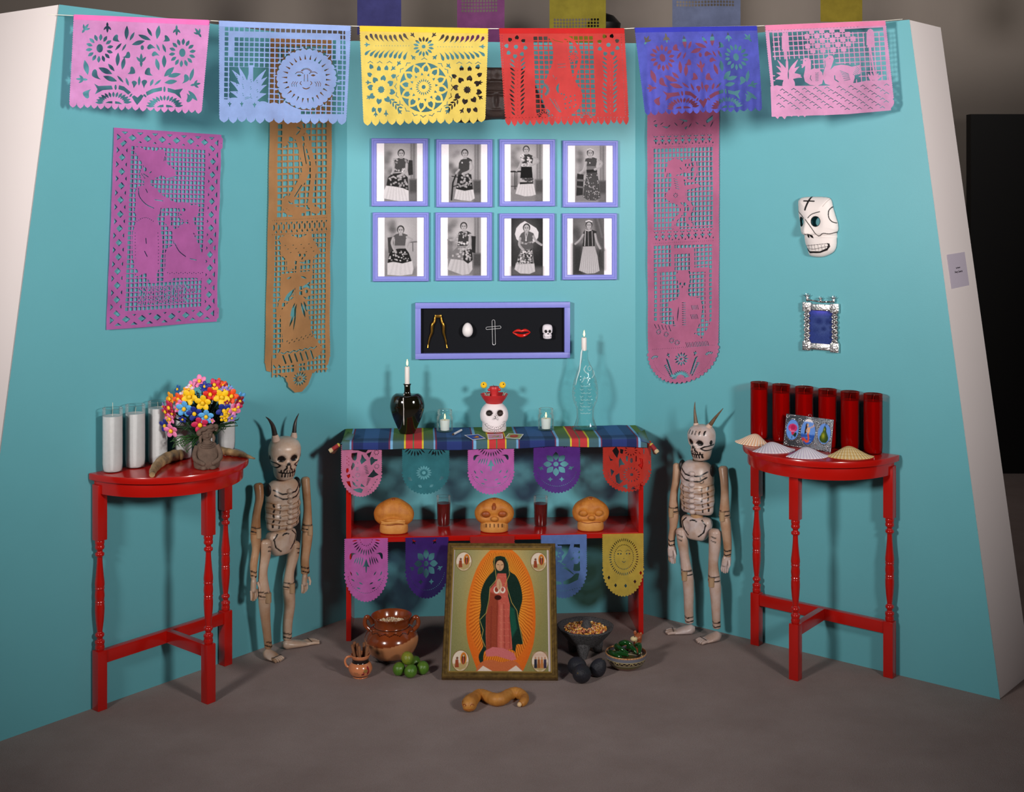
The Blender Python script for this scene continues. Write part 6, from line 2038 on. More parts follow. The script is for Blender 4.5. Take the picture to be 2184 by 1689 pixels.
d = obj('red_dish', MB().lathe([(.0005, z0 - .002), (.034, z0 - .003), (.037, z0 + .002), (.048, z0 + .016), (.056, z0 + .030), (.0575, z0 + .034), (.0555, z0 + .034), (.047, z0 + .018), (.034, z0 + .008), (.0005, z0 + .008)], 48), M_RDISH, sk, angle=60)
zc = z0 + .006
obj('candle_cup', MB().lathe([(.021, zc), (.0175, zc + .010), (.0165, zc + .030), (.019, zc + .046), (.0205, zc + .058), (.0190, zc + .0595), (.014, zc + .058), (.0005, zc + .056)], 32), M_RDISH, sk, angle=60)
for s_ in (-1, 1):
    obj('cup_knob', MB().ellip((s_ * .0215, -.004, zc + .046), .0062, .0062, .0065, 14, 10), M_RDISH, sk)
obj('wick', MB().tube([(0, -.002, zc + .055), (-.001, -.002, zc + .062), (-.004, -.002, zc + .066)], .0009, 6), M_WICK, sk)
M_YEL = mat('yellow_clay', (250, 196, 20), .45); M_LEAFD = mat('dark_leaf', (22, 44, 40), .5); M_STRIPE = mat('white_leaf_stripe', (226, 226, 210), .6)
for s_, fx in ((-1, -.0435), (1, .0345)):
    zf = zc + .068
    f = obj('yellow_flower', MB().lathe([(.0003, .004), (.010, .0035), (.0135, 0), (.0105, -.0035), (.0003, -.004)], 28, wob=lambda a, z: 1 + .05 * math.sin(9 * a)).xf(Matrix.Translation((fx, -.018, zf)) @ Matrix.Rotation(PI / 2, 4, 'X')), M_YEL, sk)
    obj('flower_eye', MB().ellip((fx + (-.001 if s_ < 0 else .004), -.0222, zf + .004), .0026, .0016, .0028, 10, 8), M_WICK, f)
    bx_, tx_ = (-.026, -.038) if s_ < 0 else (.030, .046)
    for j, (dx, dz) in enumerate(((0, 0), (-.010 * s_ * (1 if s_ < 0 else -1) * 0 + (.012 if s_ < 0 else .0), -.004))):
        p0 = Vector((bx_, -.020 + j * .003, zc + .006)); p1 = Vector((tx_ + dx * 1.4, -.021 + j * .003, zc + .040 + dz))
        lf = obj('striped_leaf', MB().tube([p0, p0.lerp(p1, .3), p0.lerp(p1, .65), p1], [.003, .0075, .0065, .0015], 10, flat=.5), M_LEAFD, sk)
        for q in range(6):
            pc = p0.lerp(p1, .15 + q * .14)
            obj('leaf_stripe', MB().tube([pc + Vector((-.006, -.0040, .002)), pc + Vector((.000, -.0046, -.0005)), pc + Vector((.004, -.0040, .003))], .00075, 6), M_STRIPE, lf)


# cards and a cigarette
def quad_card(name, corners, cv, m, label, cat, group=None, thick=.0006):
    """thin card lying on a surface; corners tl tr br bl in world space"""
    c = [Vector(p) for p in corners]
    org = (c[0] + c[2]) / 2
    ny, nx = cv.X.shape
    U, V_ = np.meshgrid(np.linspace(0, 1, nx), np.linspace(0, 1, ny))
    co = bilin([p - org for p in c], U.ravel(), V_.ravel()); co[:, 2] += thick
    idx = np.arange(nx * ny).reshape(ny, nx)
    q = np.stack([idx[:-1, :-1], idx[1:, :-1], idx[1:, 1:], idx[:-1, 1:]], -1).reshape(-1, 4)
    me = bpy.data.meshes.new(name); me.from_pydata(co.tolist(), [], q.tolist())
    paint(me, 'print', cv.a.reshape(-1, 3)); me.materials.append(m)
    o = obj(name, None, m, me=me, loc=org)
    s_ = o.modifiers.new('thickness', 'SOLIDIFY'); s_.thickness = thick; s_.offset = -1
    return tag(o, label, cat, group)


def card_canvas(bg, fg, kind):
    cv = Canvas(44, 32, 0, 0, 100, 70, (236, 232, 232))
    cv.poly(rect(6, 6, 94, 64), bg)
    if kind == 0:
        cv.poly([(25, 30), (40, 38), (60, 26), (80, 22), (76, 36), (66, 52), (44, 52), (34, 44)], fg); cv.poly([(50, 34), (64, 28), (70, 22), (66, 40)], (230, 160, 80))
    elif kind == 1:
        cv.line([(30, 44), (44, 30), (58, 44), (72, 28)], 8, fg); cv.ell(66, 40, 10, 6, (120, 150, 90))
    else:
        cv.ell(48, 36, 28, 20, fg); cv.ell(44, 32, 14, 9, (214, 120, 90), .6, 4)
    return cv


for px4, cvx, lab in (([(990, 928), (1020, 926), (1036, 935), (1008, 938.5)], card_canvas((52, 84, 176), (196, 120, 40), 0), 'playing card with a blue picture lying on the altar cloth'),
                      ([(1039, 926), (1072, 925), (1073, 935), (1041, 937)], card_canvas((212, 150, 178), (190, 160, 70), 1), 'pink picture card lying just below the white skull'),
                      ([(1085, 924.5), (1117, 926), (1109, 936.5), (1077, 934)], card_canvas((172, 180, 110), (184, 62, 50), 2), 'green picture card with a red round, lying right of the white skull')):
    quad_card('picture_card', [PH(x, y, HC) for x, y in px4], cvx, M_PRINT, lab, 'card', 'picture cards on the altar cloth')
p0, p1 = PH(966, 929, HC), PH(984, 919.5, HC)
t = thing('cigarette_stub', 'short white cigarette stub lying on the altar cloth', 'cigarette', (p0 + p1) / 2 + Vector((0, 0, .0046)))
d = (p1 - p0) / 2; d.z = 0
obj('paper_tube', MB().tube([-d * .86, d], .0042, 16), mat('cigarette_paper', (232, 228, 228), .7), t)
obj('burnt_tip', MB().tube([-d, -d * .86], .0041, 16), mat('burnt_tip', (70, 52, 40), .9), t)

# ================================================================== ON THE MIDDLE BOARD
M_CRUST = mat('golden_crust', (214, 138, 56), .55, var=(34, .75, (168, 88, 26)), bump=(70, .35), spec=.4)
M_CRUST2 = mat('pale_crust', (226, 160, 84), .55, var=(26, .6, (190, 112, 44)), bump=(60, .3), spec=.4)
M_CRUST3 = mat('dark_crust', (172, 84, 28), .5, var=(40, .6, (126, 54, 16)), bump=(60, .3))


def rough_wob(seed, amp):
    r = np.random.default_rng(seed); ph = r.random((6, 3)) * 6.28; fr = r.normal(0, 1, (6, 3)) * 45

    def f(V):
        s_ = sum(np.sin(V @ fr[i] + ph[i, 0]) for i in range(6)) / 6
        cen = V.mean(0); n_ = V - cen; n_ /= np.linalg.norm(n_, axis=1)[:, None] + 1e-9
        n_[:, 2] *= (V[:, 2] > .004)
        return V + n_ * (s_ * amp)[:, None]
    return f


def bread_skull(px, py, W, H, label, seed, eyes, jawc, teeth, lean=0.0):
    c = PH(px, py, SH_M); c.y += .045
    t = thing('skull_bread', label, 'bread', c, lean, 'skull shaped breads on the middle board')
    hw_ = W / 2
    ph, jw, jh = eyes, .66, .40
    rows = prof_spline([(H * .16, hw_ * .30, .02, .02), (H * .22, hw_ * .62, .034, .045), (H * .34, hw_ * .90, .042, .055), (H * .50, hw_ * 1.0, .045, .06), (H * .64, hw_ * .97, .045, .06), (H * .78, hw_ * .80, .040, .052), (H * .90, hw_ * .48, .030, .036), (H * .965, hw_ * .2, .015, .018), (H * .975, hw_ * .04, .004, .004)], 50)
    obj('loaf', head(rows, 72, 2.1, [(0, H * .5, hw_ * .35, H * .08, .004)] + ([(-hw_ * .42, H * .56, hw_ * .26, H * .13, .007), (hw_ * .42, H * .57, hw_ * .26, H * .13, .007)] if eyes else []), rough_wob(seed, .0022)), M_CRUST, t, angle=80)
    rj = prof_spline([(.0005, hw_ * .60, .036, .03), (.006, hw_ * .70, .046, .034), (H * .14, hw_ * jw * 1.08, .050, .036), (H * .24, hw_ * jw * 1.04, .049, .034), (H * .31, hw_ * jw * .92, .045, .03), (H * .34, hw_ * jw * .7, .036, .02), (H * .345, hw_ * .1, .01, .01)], 34)
    obj('jaw_roll', head(rj, 64, 2.5, [], rough_wob(seed + 5, .0016)), M_CRUST2, t, angle=80)
    if not eyes:
        for k in (0, 1):
            z = H * (.375 - k * .03)
            obj('lip_roll', MB().tube([(x, -.047 + .45 * x * x / hw_, z + .004 * math.sin(x * 60 + k)) for x in np.linspace(-hw_ * jw * .88, hw_ * jw * .88, 20)], [.003 + .0045 * math.sin(PI * i / 19) for i in range(20)], 10), M_CRUST2, t)
        obj('upper_lip_fold', MB().tube([(x, -.045 + .3 * x * x / hw_, H * .42) for x in np.linspace(-hw_ * .5, hw_ * .5, 16)], [.002 + .007 * math.sin(PI * i / 15) for i in range(16)], 10), M_CRUST, t)
    else:
        for s_ in (-1, 1):
            obj('eye_bump', MB().ellip((s_ * hw_ * .42, -.040, H * (.565 if s_ < 0 else .575)), hw_ * .215, .009, H * .095, 20, 14), M_CRUST3 if teeth else M_CRUST, t)
        obj('nose_bump', MB().ellip((hw_ * .02, -.046, H * .44), hw_ * .19, .010, H * .075, 18, 12), M_CRUST, t)
    if teeth:
        for i in range(5):
            x = (-.42 + i * .21) * hw_
            obj('tooth_slit', MB().box(x - .0011, x + .0011, -.0512, -.044, H * .20, H * .30), mat('slit_shadow', (70, 34, 14), .9), t)
    else:
        obj('mouth_crease', MB().tube([(x, -.0505 + .5 * x * x / hw_, H * .30 + .002 * math.sin(x * 90)) for x in np.linspace(-hw_ * .52, hw_ * .52, 16)], .0014, 8), M_CRUST3, t)
    kn = obj('crown_knob', MB().ellip((0, -.012, H * .945), hw_ * .10, .010, H * .055, 14, 10), M_CRUST3, t)
    obj('crown_strip', MB().tube([(-hw_ * .26, -.006, H * .90), (-hw_ * .1, -.014, H * .935), (hw_ * .1, -.014, H * .935), (hw_ * .26, -.006, H * .90)], [.003, .006, .006, .003], 8), M_CRUST, t)
    if teeth:
        obj('brow_strip', MB().tube([(0, -.030, H * .86), (-.001, -.040, H * .78), (-.002, -.0435, H * .70)], [.006, .009, .006], 10), M_CRUST3, t)
    return t


bread_skull(838, 1141.5, .163, .142, 'skull bread with closed flat lips and no eyes, on the middle board', 3, False, 0, False)
bread_skull(1054, 1138.5, .160, .138, 'skull bread with dark eye bumps and slit teeth, middle of the board', 8, True, 0, True)
bread_skull(1261, 1135.5, .151, .136, 'skull bread with small round eyes and a smile, on the middle board', 13, True, 0, False)


def drink(px, py, label):
    c = PH(px, py, SH_M); c.y += .026
    t = thing('drinking_glass', label, 'glass', c, 0, 'glasses of red drink on the middle board')
    R = .0295; H = .122
    g = glass('tumbler_glass', (246, 248, 248), .02, 1.36)
    obj('glass_wall', MB().lathe([(R * .86, .001), (R * .88, .006), (R * .92, .03), (R, H - .002), (R * .99, H), (R * .96, H - .001)], 40, cap=False), g, t, angle=80)
    obj('red_drink', MB().lathe([(R * .80, .004), (R * .85, .010), (R * .955, H - .030), (R * .95, H - .0285), (.0003, H - .0285)], 40), mat('hibiscus_drink', (98, 16, 14), .06, spec=.6, coat=.4), t, angle=60)
    obj('rim', MB().tube([(R * .985 * math.cos(q), R * .985 * math.sin(q), H) for q in np.linspace(0, 2 * PI, 41)], .0010, 8), g, t)
    return t


drink(945.5, 1124, 'glass of dark red drink between the left and middle breads')
drink(1153.5, 1125, 'glass of dark red drink between the middle and right breads')

# ================================================================== ON THE LEFT TABLE
NTH = ['first', 'second', 'third', 'fourth', 'fifth', 'sixth']


def jar_candle(loc, wax, gl, label, group, wick, seed):
    t = thing('jar_candle', label, 'candle', loc, seed * .7, group)
    R, H = .0345, .222
    obj('jar_glass', MB().lathe([(R * .80, .0008), (R * .93, .0035), (R * .97, .012), (R, .03), (R, H - .014), (R * .985, H - .010), (R * 1.0, H - .004), (R * .99, H), (R * .95, H - .001)], 40, cap=False), gl, t, angle=70)
    obj('rim', MB().tube([(R * .975 * math.cos(q), R * .975 * math.sin(q), H) for q in np.linspace(0, 2 * PI, 41)], .0013, 8), gl, t)
    hw_ = H - .026 - .004 * math.sin(seed * 2)
    obj('wax', MB().lathe([(R * .84, .004), (R * .90, .010), (R * .965, .03), (R * .965, hw_), (.0003, hw_ - .002)], 40), wax, t, angle=60)
    obj('wick', MB().tube([(0, 0, hw_ - .003), (.001, 0, hw_ + wick * .5), (.004 * math.sin(seed), .002, hw_ + wick)], .0008, 6), mat('pale_wick', (226, 214, 190), .8), t)
    return t


WX = mat('white_jar_wax', (232, 222, 222), .55, var=(60, .35, (214, 202, 202)), bump=(220, .15))
GJ = glass('clear_candle_glass', (240, 246, 246), .02, 1.40)
for i, px in enumerate((240, 288.5, 336.5, 389, 437, 482)):
    u, _ = WL.hit(px, 900, .052)
    jar_candle(WL.at(u, .052, TT), WX, GJ, 'tall white jar candle, %s from the outer end of the left table' % NTH[i], 'white jar candles on the left table', .045 if i == 0 else .020, i)

# clay figurine
c = PH(438, 1001, TT); c.y += .022
ZF = .00168 / 5.747
fg = thing('clay_figurine', 'brown clay figurine of a seated figure with rolled headdress, below the flowers', 'figurine', c, .35)
M_CLAY = mat('grey_brown_clay', (112, 92, 80), .85, var=(40, .6, (78, 62, 54)), bump=(110, .6), spec=.2)
B_ = lambda y: (1265 - y) * ZF
rows = prof_spline([(0, .036, .030, .026), (.006, .043, .036, .028), (.022, .046, .038, .030), (.045, .043, .033, .028), (.062, .038, .026, .026), (.078, .036, .022, .023), (.088, .030, .018, .019), (.094, .016, .014, .014), (.102, .013, .013, .013)], 50)
obj('body', head(rows, 56, 2.2, [(.012, .03, .012, .02, -.005), (-.014, .028, .012, .018, -.005)], rough_wob(31, .0012)), M_CLAY, fg, angle=80)
hd = obj('head', head(prof_spline([(.098, .008, .008, .010), (.104, .015, .016, .016), (.116, .0195, .019, .019), (.126, .0195, .018, .020), (.136, .015, .013, .016), (.141, .006, .006, .006)], 40), 48, 2.1, [(-.007, .121, .0045, .0035, .004), (.007, .121, .0045, .0035, .004), (0, .115, .004, .006, -.005), (0, .107, .006, .002, .003)]), M_CLAY, fg, angle=80)
obj('headdress_roll', MB().tube([tuple(q) for q in spline([(-.028, -.004, .118), (-.026, -.008, .132), (-.010, -.012, .141), (.010, -.012, .147), (.026, -.006, .148), (.034, .002, .140), (.030, .006, .130)], 26)], [.006 + .004 * math.sin(i * .6) ** 2 for i in range(26)], 12), M_CLAY, fg)
obj('headdress_cap', MB().ellip((.006, .004, .138), .026, .020, .014, 20, 12), M_CLAY, fg)
for s_ in (-1, 1):
    obj('arm', MB().tube([tuple(q) for q in spline([(s_ * .034, -.004, .080), (s_ * .044, -.012, .058), (s_ * .042, -.030, .038), (s_ * .022, -.038, .026), (s_ * .012, -.040, .022)], 20)], [.0095, .0092, .0090] + [.0085] * 12 + [.0080, .0078, .0075, .007, .006], 12), M_CLAY, fg)
    obj('hair_lock', MB().tube([(s_ * .019, -.004, .120), (s_ * .024, -.006, .106), (s_ * .022, -.010, .092)], [.005, .006, .004], 10), M_CLAY, fg)
    obj('foot', MB().ellip((s_ * .016, -.034, .008), .012, .012, .008, 14, 8), M_CLAY, fg)
for j in range(3):
    obj('necklace', MB().tube([((.016 + j * .004) * math.cos(q), -.012 + (.016 + j * .003) * -abs(math.sin(q)) * .7, .094 - j * .006 - .006 * math.sin(q)) for q in np.linspace(.1, PI - .1, 14)], .0022, 8), M_CLAY, fg)

# two broken horns
M_HORN = mat('weathered_horn', (196, 160, 112), .5, var=(22, .95, (96, 76, 52)), bump=(70, .5))


def horn(label, pts):
    q = []
    for x, y, r in pts:
        rr = r * ZF
        q.append((PH(180 + x / 5.747, 780 + y / 5.747, TT + rr * .9), rr))
    c = q[len(q) // 2][0].copy(); c.z = TT
    t = thing('broken_horn', label, 'horn', c, 0, 'broken horns on the left table')
    s_ = spline([(*(p - c), r) for p, r in q], 44)
    s_[:, 2] = np.maximum(s_[:, 2], s_[:, 3] * 1.01)
    obj('horn_shaft', MB().tube([a[:3] for a in s_], [a[3] * (1 + .05 * math.sin(i * .9)) for i, a in enumerate(s_)], 22), M_HORN, t)
    e = s_[0]; d = Vector(s_[0][:3]) - Vector(s_[3][:3])
    obj('broken_end', MB().tube([Vector(e[:3]) - d * .05, Vector(e[:3]) + d * .45], [e[3] * .82, e[3] * .72], 9), mat('horn_core', (214, 188, 140), .9, bump=(160, .9)), t)
    return t


horn('thick curved broken horn lying before the third candle, tip towards the front', [(1190, 1100, 64), (1105, 1108, 70), (995, 1146, 68), (905, 1212, 58), (848, 1282, 46), (830, 1338, 32)])
horn('long straight horn lying behind the clay figurine, pointing to the right tip of the table', [(1585, 1045, 50), (1680, 1050, 52), (1790, 1065, 46), (1900, 1085, 38), (2000, 1112, 24), (2088, 1140, 9)])

# bouquet of clay flowers
bc = PH(435, 990, TT)
bq = thing('flower_bouquet', 'domed bouquet of many coloured clay flowers with wiry green leaves', 'bouquet', bc)
FC = {'p': (240, 132, 180), 'm': (204, 36, 84), 'y': (250, 200, 20), 'o': (238, 84, 24), 'r': (214, 32, 18), 'b': (92, 172, 232), 'n': (26, 44, 140), 'g': (250, 160, 20), 'l': (170, 140, 214), 'w': (236, 214, 224), 'd': (140, 20, 44), 'k': (30, 90, 160)}
M_FC = {k: mat('petal_' + k, v, .55) for k, v in FC.items()}
M_FCEN = mat('flower_heart_yellow', (248, 196, 24), .5)
FLW = [(985, 150, 'p', 1.15, 0, -.5), (1350, 240, 'm', 1.1, .2, -.4), (1450, 180, 'o', .8, .3, -.7), (1560, 250, 'o', .8, .6, -.5), (1650, 290, 'd', .7, .7, -.3), (1720, 320, 'b', .6, .8, -.3), (1590, 360, 'l', .7, .5, 0), (1755, 370, 'l', .6, .9, 0), (780, 270, 'p', 1.0, -.3, -.6), (730, 350, 'w', .9, -.4, -.2),
       (450, 350, 'k', .8, -.6, -.5), (630, 400, 'g', .7, -.5, -.2), (1110, 280, 'n', .9, 0, -.4), (1210, 330, 'n', .8, 0, -.3), (270, 580, 'g', 1.2, -.9, 0), (470, 590, 'o', 1.1, -.4, 0), (590, 490, 'w', .8, -.3, 0), (740, 530, 'y', 1.35, -.1, 0), (1065, 680, 'y', 1.35, 0, .2), (1250, 470, 'r', 1.2, 0, 0), (1360, 390, 'y', .8, .1, -.1),
       (1530, 540, 'y', 1.35, .25, 0), (1760, 515, 'o', 1.25, .4, 0), (1990, 560, 'b', 1.1, 1.1, .1), (1960, 640, 'd', 1.0, 1.0, .2), (250, 800, 'm', 1.3, -.9, .1), (160, 890, 'm', 1.1, -1.0, .3), (320, 940, 'd', .9, -.5, .3), (530, 720, 'p', .9, -.2, .1), (610, 825, 'b', 1.35, -.1, .2), (440, 830, 'p', .7, -.3, .2), (860, 940, 'n', 1.3, 0, .3),
       (1145, 1015, 'b', 1.25, .1, .3), (1580, 870, 'n', 1.3, .3, .2), (1840, 840, 'p', 1.2, .8, .2), (1700, 920, 'y', 1.0, .6, .4), (1590, 1050, 'y', .8, .3, .6), (1770, 1050, 'l', .8, .7, .6), (1000, 1215, 'm', 1.4, 0, .35), (150, 1240, 'n', 1.25, -.6, .3), (290, 1360, 'p', 1.3, -.4, .4), (260, 1070, 'p', 1.0, -.6, .3), (200, 1090, 'y', .7, -.8, .3), (1920, 780, 'm', .9, 1.0, .2),
       (90, 770, 'l', .7, -1.2, 0), (1660, 680, 'd', .5, .3, 0), (570, 1080, 'n', .7, -.1, .5), (1290, 1120, 'p', .5, .2, .5)]
pet = {}


def petal_mesh():
    mb = MB()
    for k in range(5):
        a = k * 2 * PI / 5
        M_ = Matrix.Rotation(a, 4, 'Y') @ Matrix.Translation((0, 0, .0115)) @ Matrix.Rotation(.28, 4, 'X')
        mb.ellip(M_ @ Vector((0, 0, 0)), .0072, .0024, .0092, 10, 8, M_.to_3x3())
    return mb


PM = petal_mesh(); CM = MB().ellip((0, -.003, 0), .0052, .0042, .0058, 10, 8)
first = {}
cen_me = None
DX, DY = 435, 880
for i, (x, y, kx, s_, yw, pt) in enumerate(FLW):
    px, py = 340 + x / 11.49, 800 + y / 11.49
    q = min(1.0, math.hypot((px - 435) / 92, (py - 885) / 84))
    Y = bc.y + .01 - .085 * math.sqrt(1 - q * q)
    loc = P(px, py, Y) - bc
    f = obj('flower', PM, M_FC[kx], bq, me=first.get(kx), angle=80, loc=loc, rot=(pt * .9, random.uniform(-.6, .6), yw * .9))
    first[kx] = f.data
    f.scale = (s_ * 1.10,) * 3
    ce = obj('flower_heart', CM, M_FCEN, f, me=cen_me); cen_me = ce.data
mb = MB()
for i in range(260):
    a = random.uniform(0, 2 * PI); el_ = random.uniform(-.22, 1.35); R = random.uniform(.055, .128)
    p = Vector((R * math.cos(el_) * math.cos(a), .55 * R * math.cos(el_) * math.sin(a), .150 + R * .95 * math.sin(el_)))
    tip = p + Vector((random.uniform(-1, 1), random.uniform(-1, .4), random.uniform(-1, .8))) * .022
    mb.tube([(p.x * .25, p.y * .25, .095), tuple(p * .6 + Vector((0, 0, .05))), tuple(p), tuple(tip)], [.0012, .0014, .0020, .0004], 5)
o = obj('foliage', mb, mat('wiry_green_leaf', (34, 70, 34), .6, var=(30, .6, (20, 46, 26))), bq); o['kind'] = 'stuff'
mb = MB()
for i in range(26):
    x0, y0 = random.uniform(-.10, .0), random.uniform(-.06, -.01); z0 = random.uniform(.055, .10)
    mb.tube([tuple(q) for q in spline([(x0 * .3, y0 * .4, .10), (x0 * .7, y0, z0 + .012), (x0, y0, z0), (x0 + random.uniform(-.02, .02), y0, z0 - random.uniform(.0, .02))], 8)], [.0016] * 7 + [.0005], 5)
o = obj('drooping_sprigs', mb, mat('wiry_green_leaf_2', (44, 84, 40), .6), bq); o['kind'] = 'stuff'
obj('stem_bundle', MB().lathe([(.016, 0), (.015, .004), (.009, .02), (.008, .06), (.014, .10), (.03, .13)], 20), mat('dark_stem', (36, 50, 30), .8, bump=(90, .8)), bq)

# ================================================================== ON THE RIGHT TABLE
WXR = mat('red_jar_wax', (178, 20, 16), .5); GJR = glass('red_candle_glass', (226, 84, 74), .03, 1.5)
for i, px in enumerate((1619.5, 1666.5, 1715.5, 1765, 1813, 1862)):
    u, _ = WR.hit(px, 900, .055)
    jar_candle(WR.at(u, .055, TT), WXR, GJR, 'tall red jar candle, %s from the inner end of the right table' % NTH[i], 'red jar candles on the right table', .022, i + 3)


def shell_mesh(R, H, nr=17, n_a=121, n_r=26):
    mb = MB(); vs = []; col = []
    A = 1.10
    for j in range(n_r):
        s_ = j / (n_r - 1)
        for i in range(n_a):
            a = -A + 2 * A * i / (n_a - 1)
            rib = math.cos(a / A * nr * PI)
            r = R * s_ * (1 + .018 * rib * s_) * (1 - .10 * (abs(a) / A) ** 3) * 1.75
            prof = math.sin(PI * min(1, s_ ** .62)) if s_ < 1 else 0
            z = H * prof * math.cos(a / A * PI / 2) ** .55 + .0011 * rib * s_ * (1 - .5 * s_) + .0016
            vs.append((r * math.sin(a), r * math.cos(a) - R * .85, max(z, .0006)))
            col.append((s_, rib))
    fs = [(j * n_a + i, j * n_a + i + 1, (j + 1) * n_a + i + 1, (j + 1) * n_a + i) for j in range(n_r - 1) for i in range(n_a - 1)]
    return mb.add(vs, fs), col


def shell(px, py, R, H, rot, label, base, stripe, kind):
    c = PH(px, py, TT); c.y += R * .8
    mb, col = shell_mesh(R, H)
    t = thing('scallop_shell', label, 'shell', c, rot + PI, 'scallop shells on the right table')
    me = bpy.data.meshes.new('valve'); me.from_pydata(mb.v, [], mb.f)
    me.polygons.foreach_set('use_smooth', [True] * len(me.polygons))
    m = mat('shell_surface', rough=.4, attr='print'); me.materials.append(m)
    cc = np.array(col); w_ = np.clip(.5 - .5 * cc[:, 1], 0, 1)[:, None] * .75
    if kind == 1: w_ = np.clip(w_ + .55 * (np.sin(cc[:, 0] * 24) ** 2)[:, None], 0, 1)
    paint(me, 'print', np.array(base, float) * (1 - w_) + np.array(stripe, float) * w_)
    o = obj('valve', None, m, t, me=me)
    so = o.modifiers.new('thickness', 'SOLIDIFY'); so.thickness = .0016; so.offset = -1
    for s_ in (-1, 1):
        obj('hinge_ear', MB().prism([(0, .0008), (s_ * R * .34, .0008), (s_ * R * .30, .006), (0, .010)], -R * .92, -R * .66), m, t)
        paint(t.children[-1].data, 'print', np.repeat(np.array(base, float)[None, :], len(t.children[-1].data.vertices), 0))
    return t


shell(1611, 951, .057, .034, -.75, 'orange streaked scallop shell at the inner end of the right table', (246, 224, 206), (222, 156, 104), 0)
shell(1657, 967, .062, .028, .25, 'white scallop shell below the inner end of the tin frame', (234, 222, 226), (190, 174, 192), 0)
shell(1729, 979, .058, .030, .1, 'white scallop shell in front of the tin frame', (236, 226, 232), (196, 180, 202), 0)
shell(1821, 980, .063, .034, -.05, 'cream and ochre scallop shell at the outer end of the right table', (240, 222, 182), (206, 164, 96), 1)

# embossed tin frame with three oval pictures, leaning on the candles
bl, br = PH(1670, 950, TT), PH(1771.6, 965.5, TT)
W_ = (br - bl).length; ang = math.atan2((br - bl).y, (br - bl).x)
H_ = .122
tf = thing('tin_frame', 'embossed tin frame with three oval pictures leaning on the red candles', 'picture frame', (bl + br) / 2 + Vector((0, 0, .0008)), ang)
tilt = Matrix.Rotation(-.20, 4, 'X')
Zc = quadmap([(285, 340), (1700, 520), (1570, 1480), (145, 1265)], (-W_ / 2, H_, W_ / 2, 0))
obj('tin_plate', MB().box(-W_ / 2, W_ / 2, 0, .004, 0, H_).xf(tilt), M_TIN2, tf, bevel=.001)


def t_local(x, y, off=0.0):
    q = Zc([(x, y)])[0]
    return tilt @ Vector((q[0], -off, q[1]))


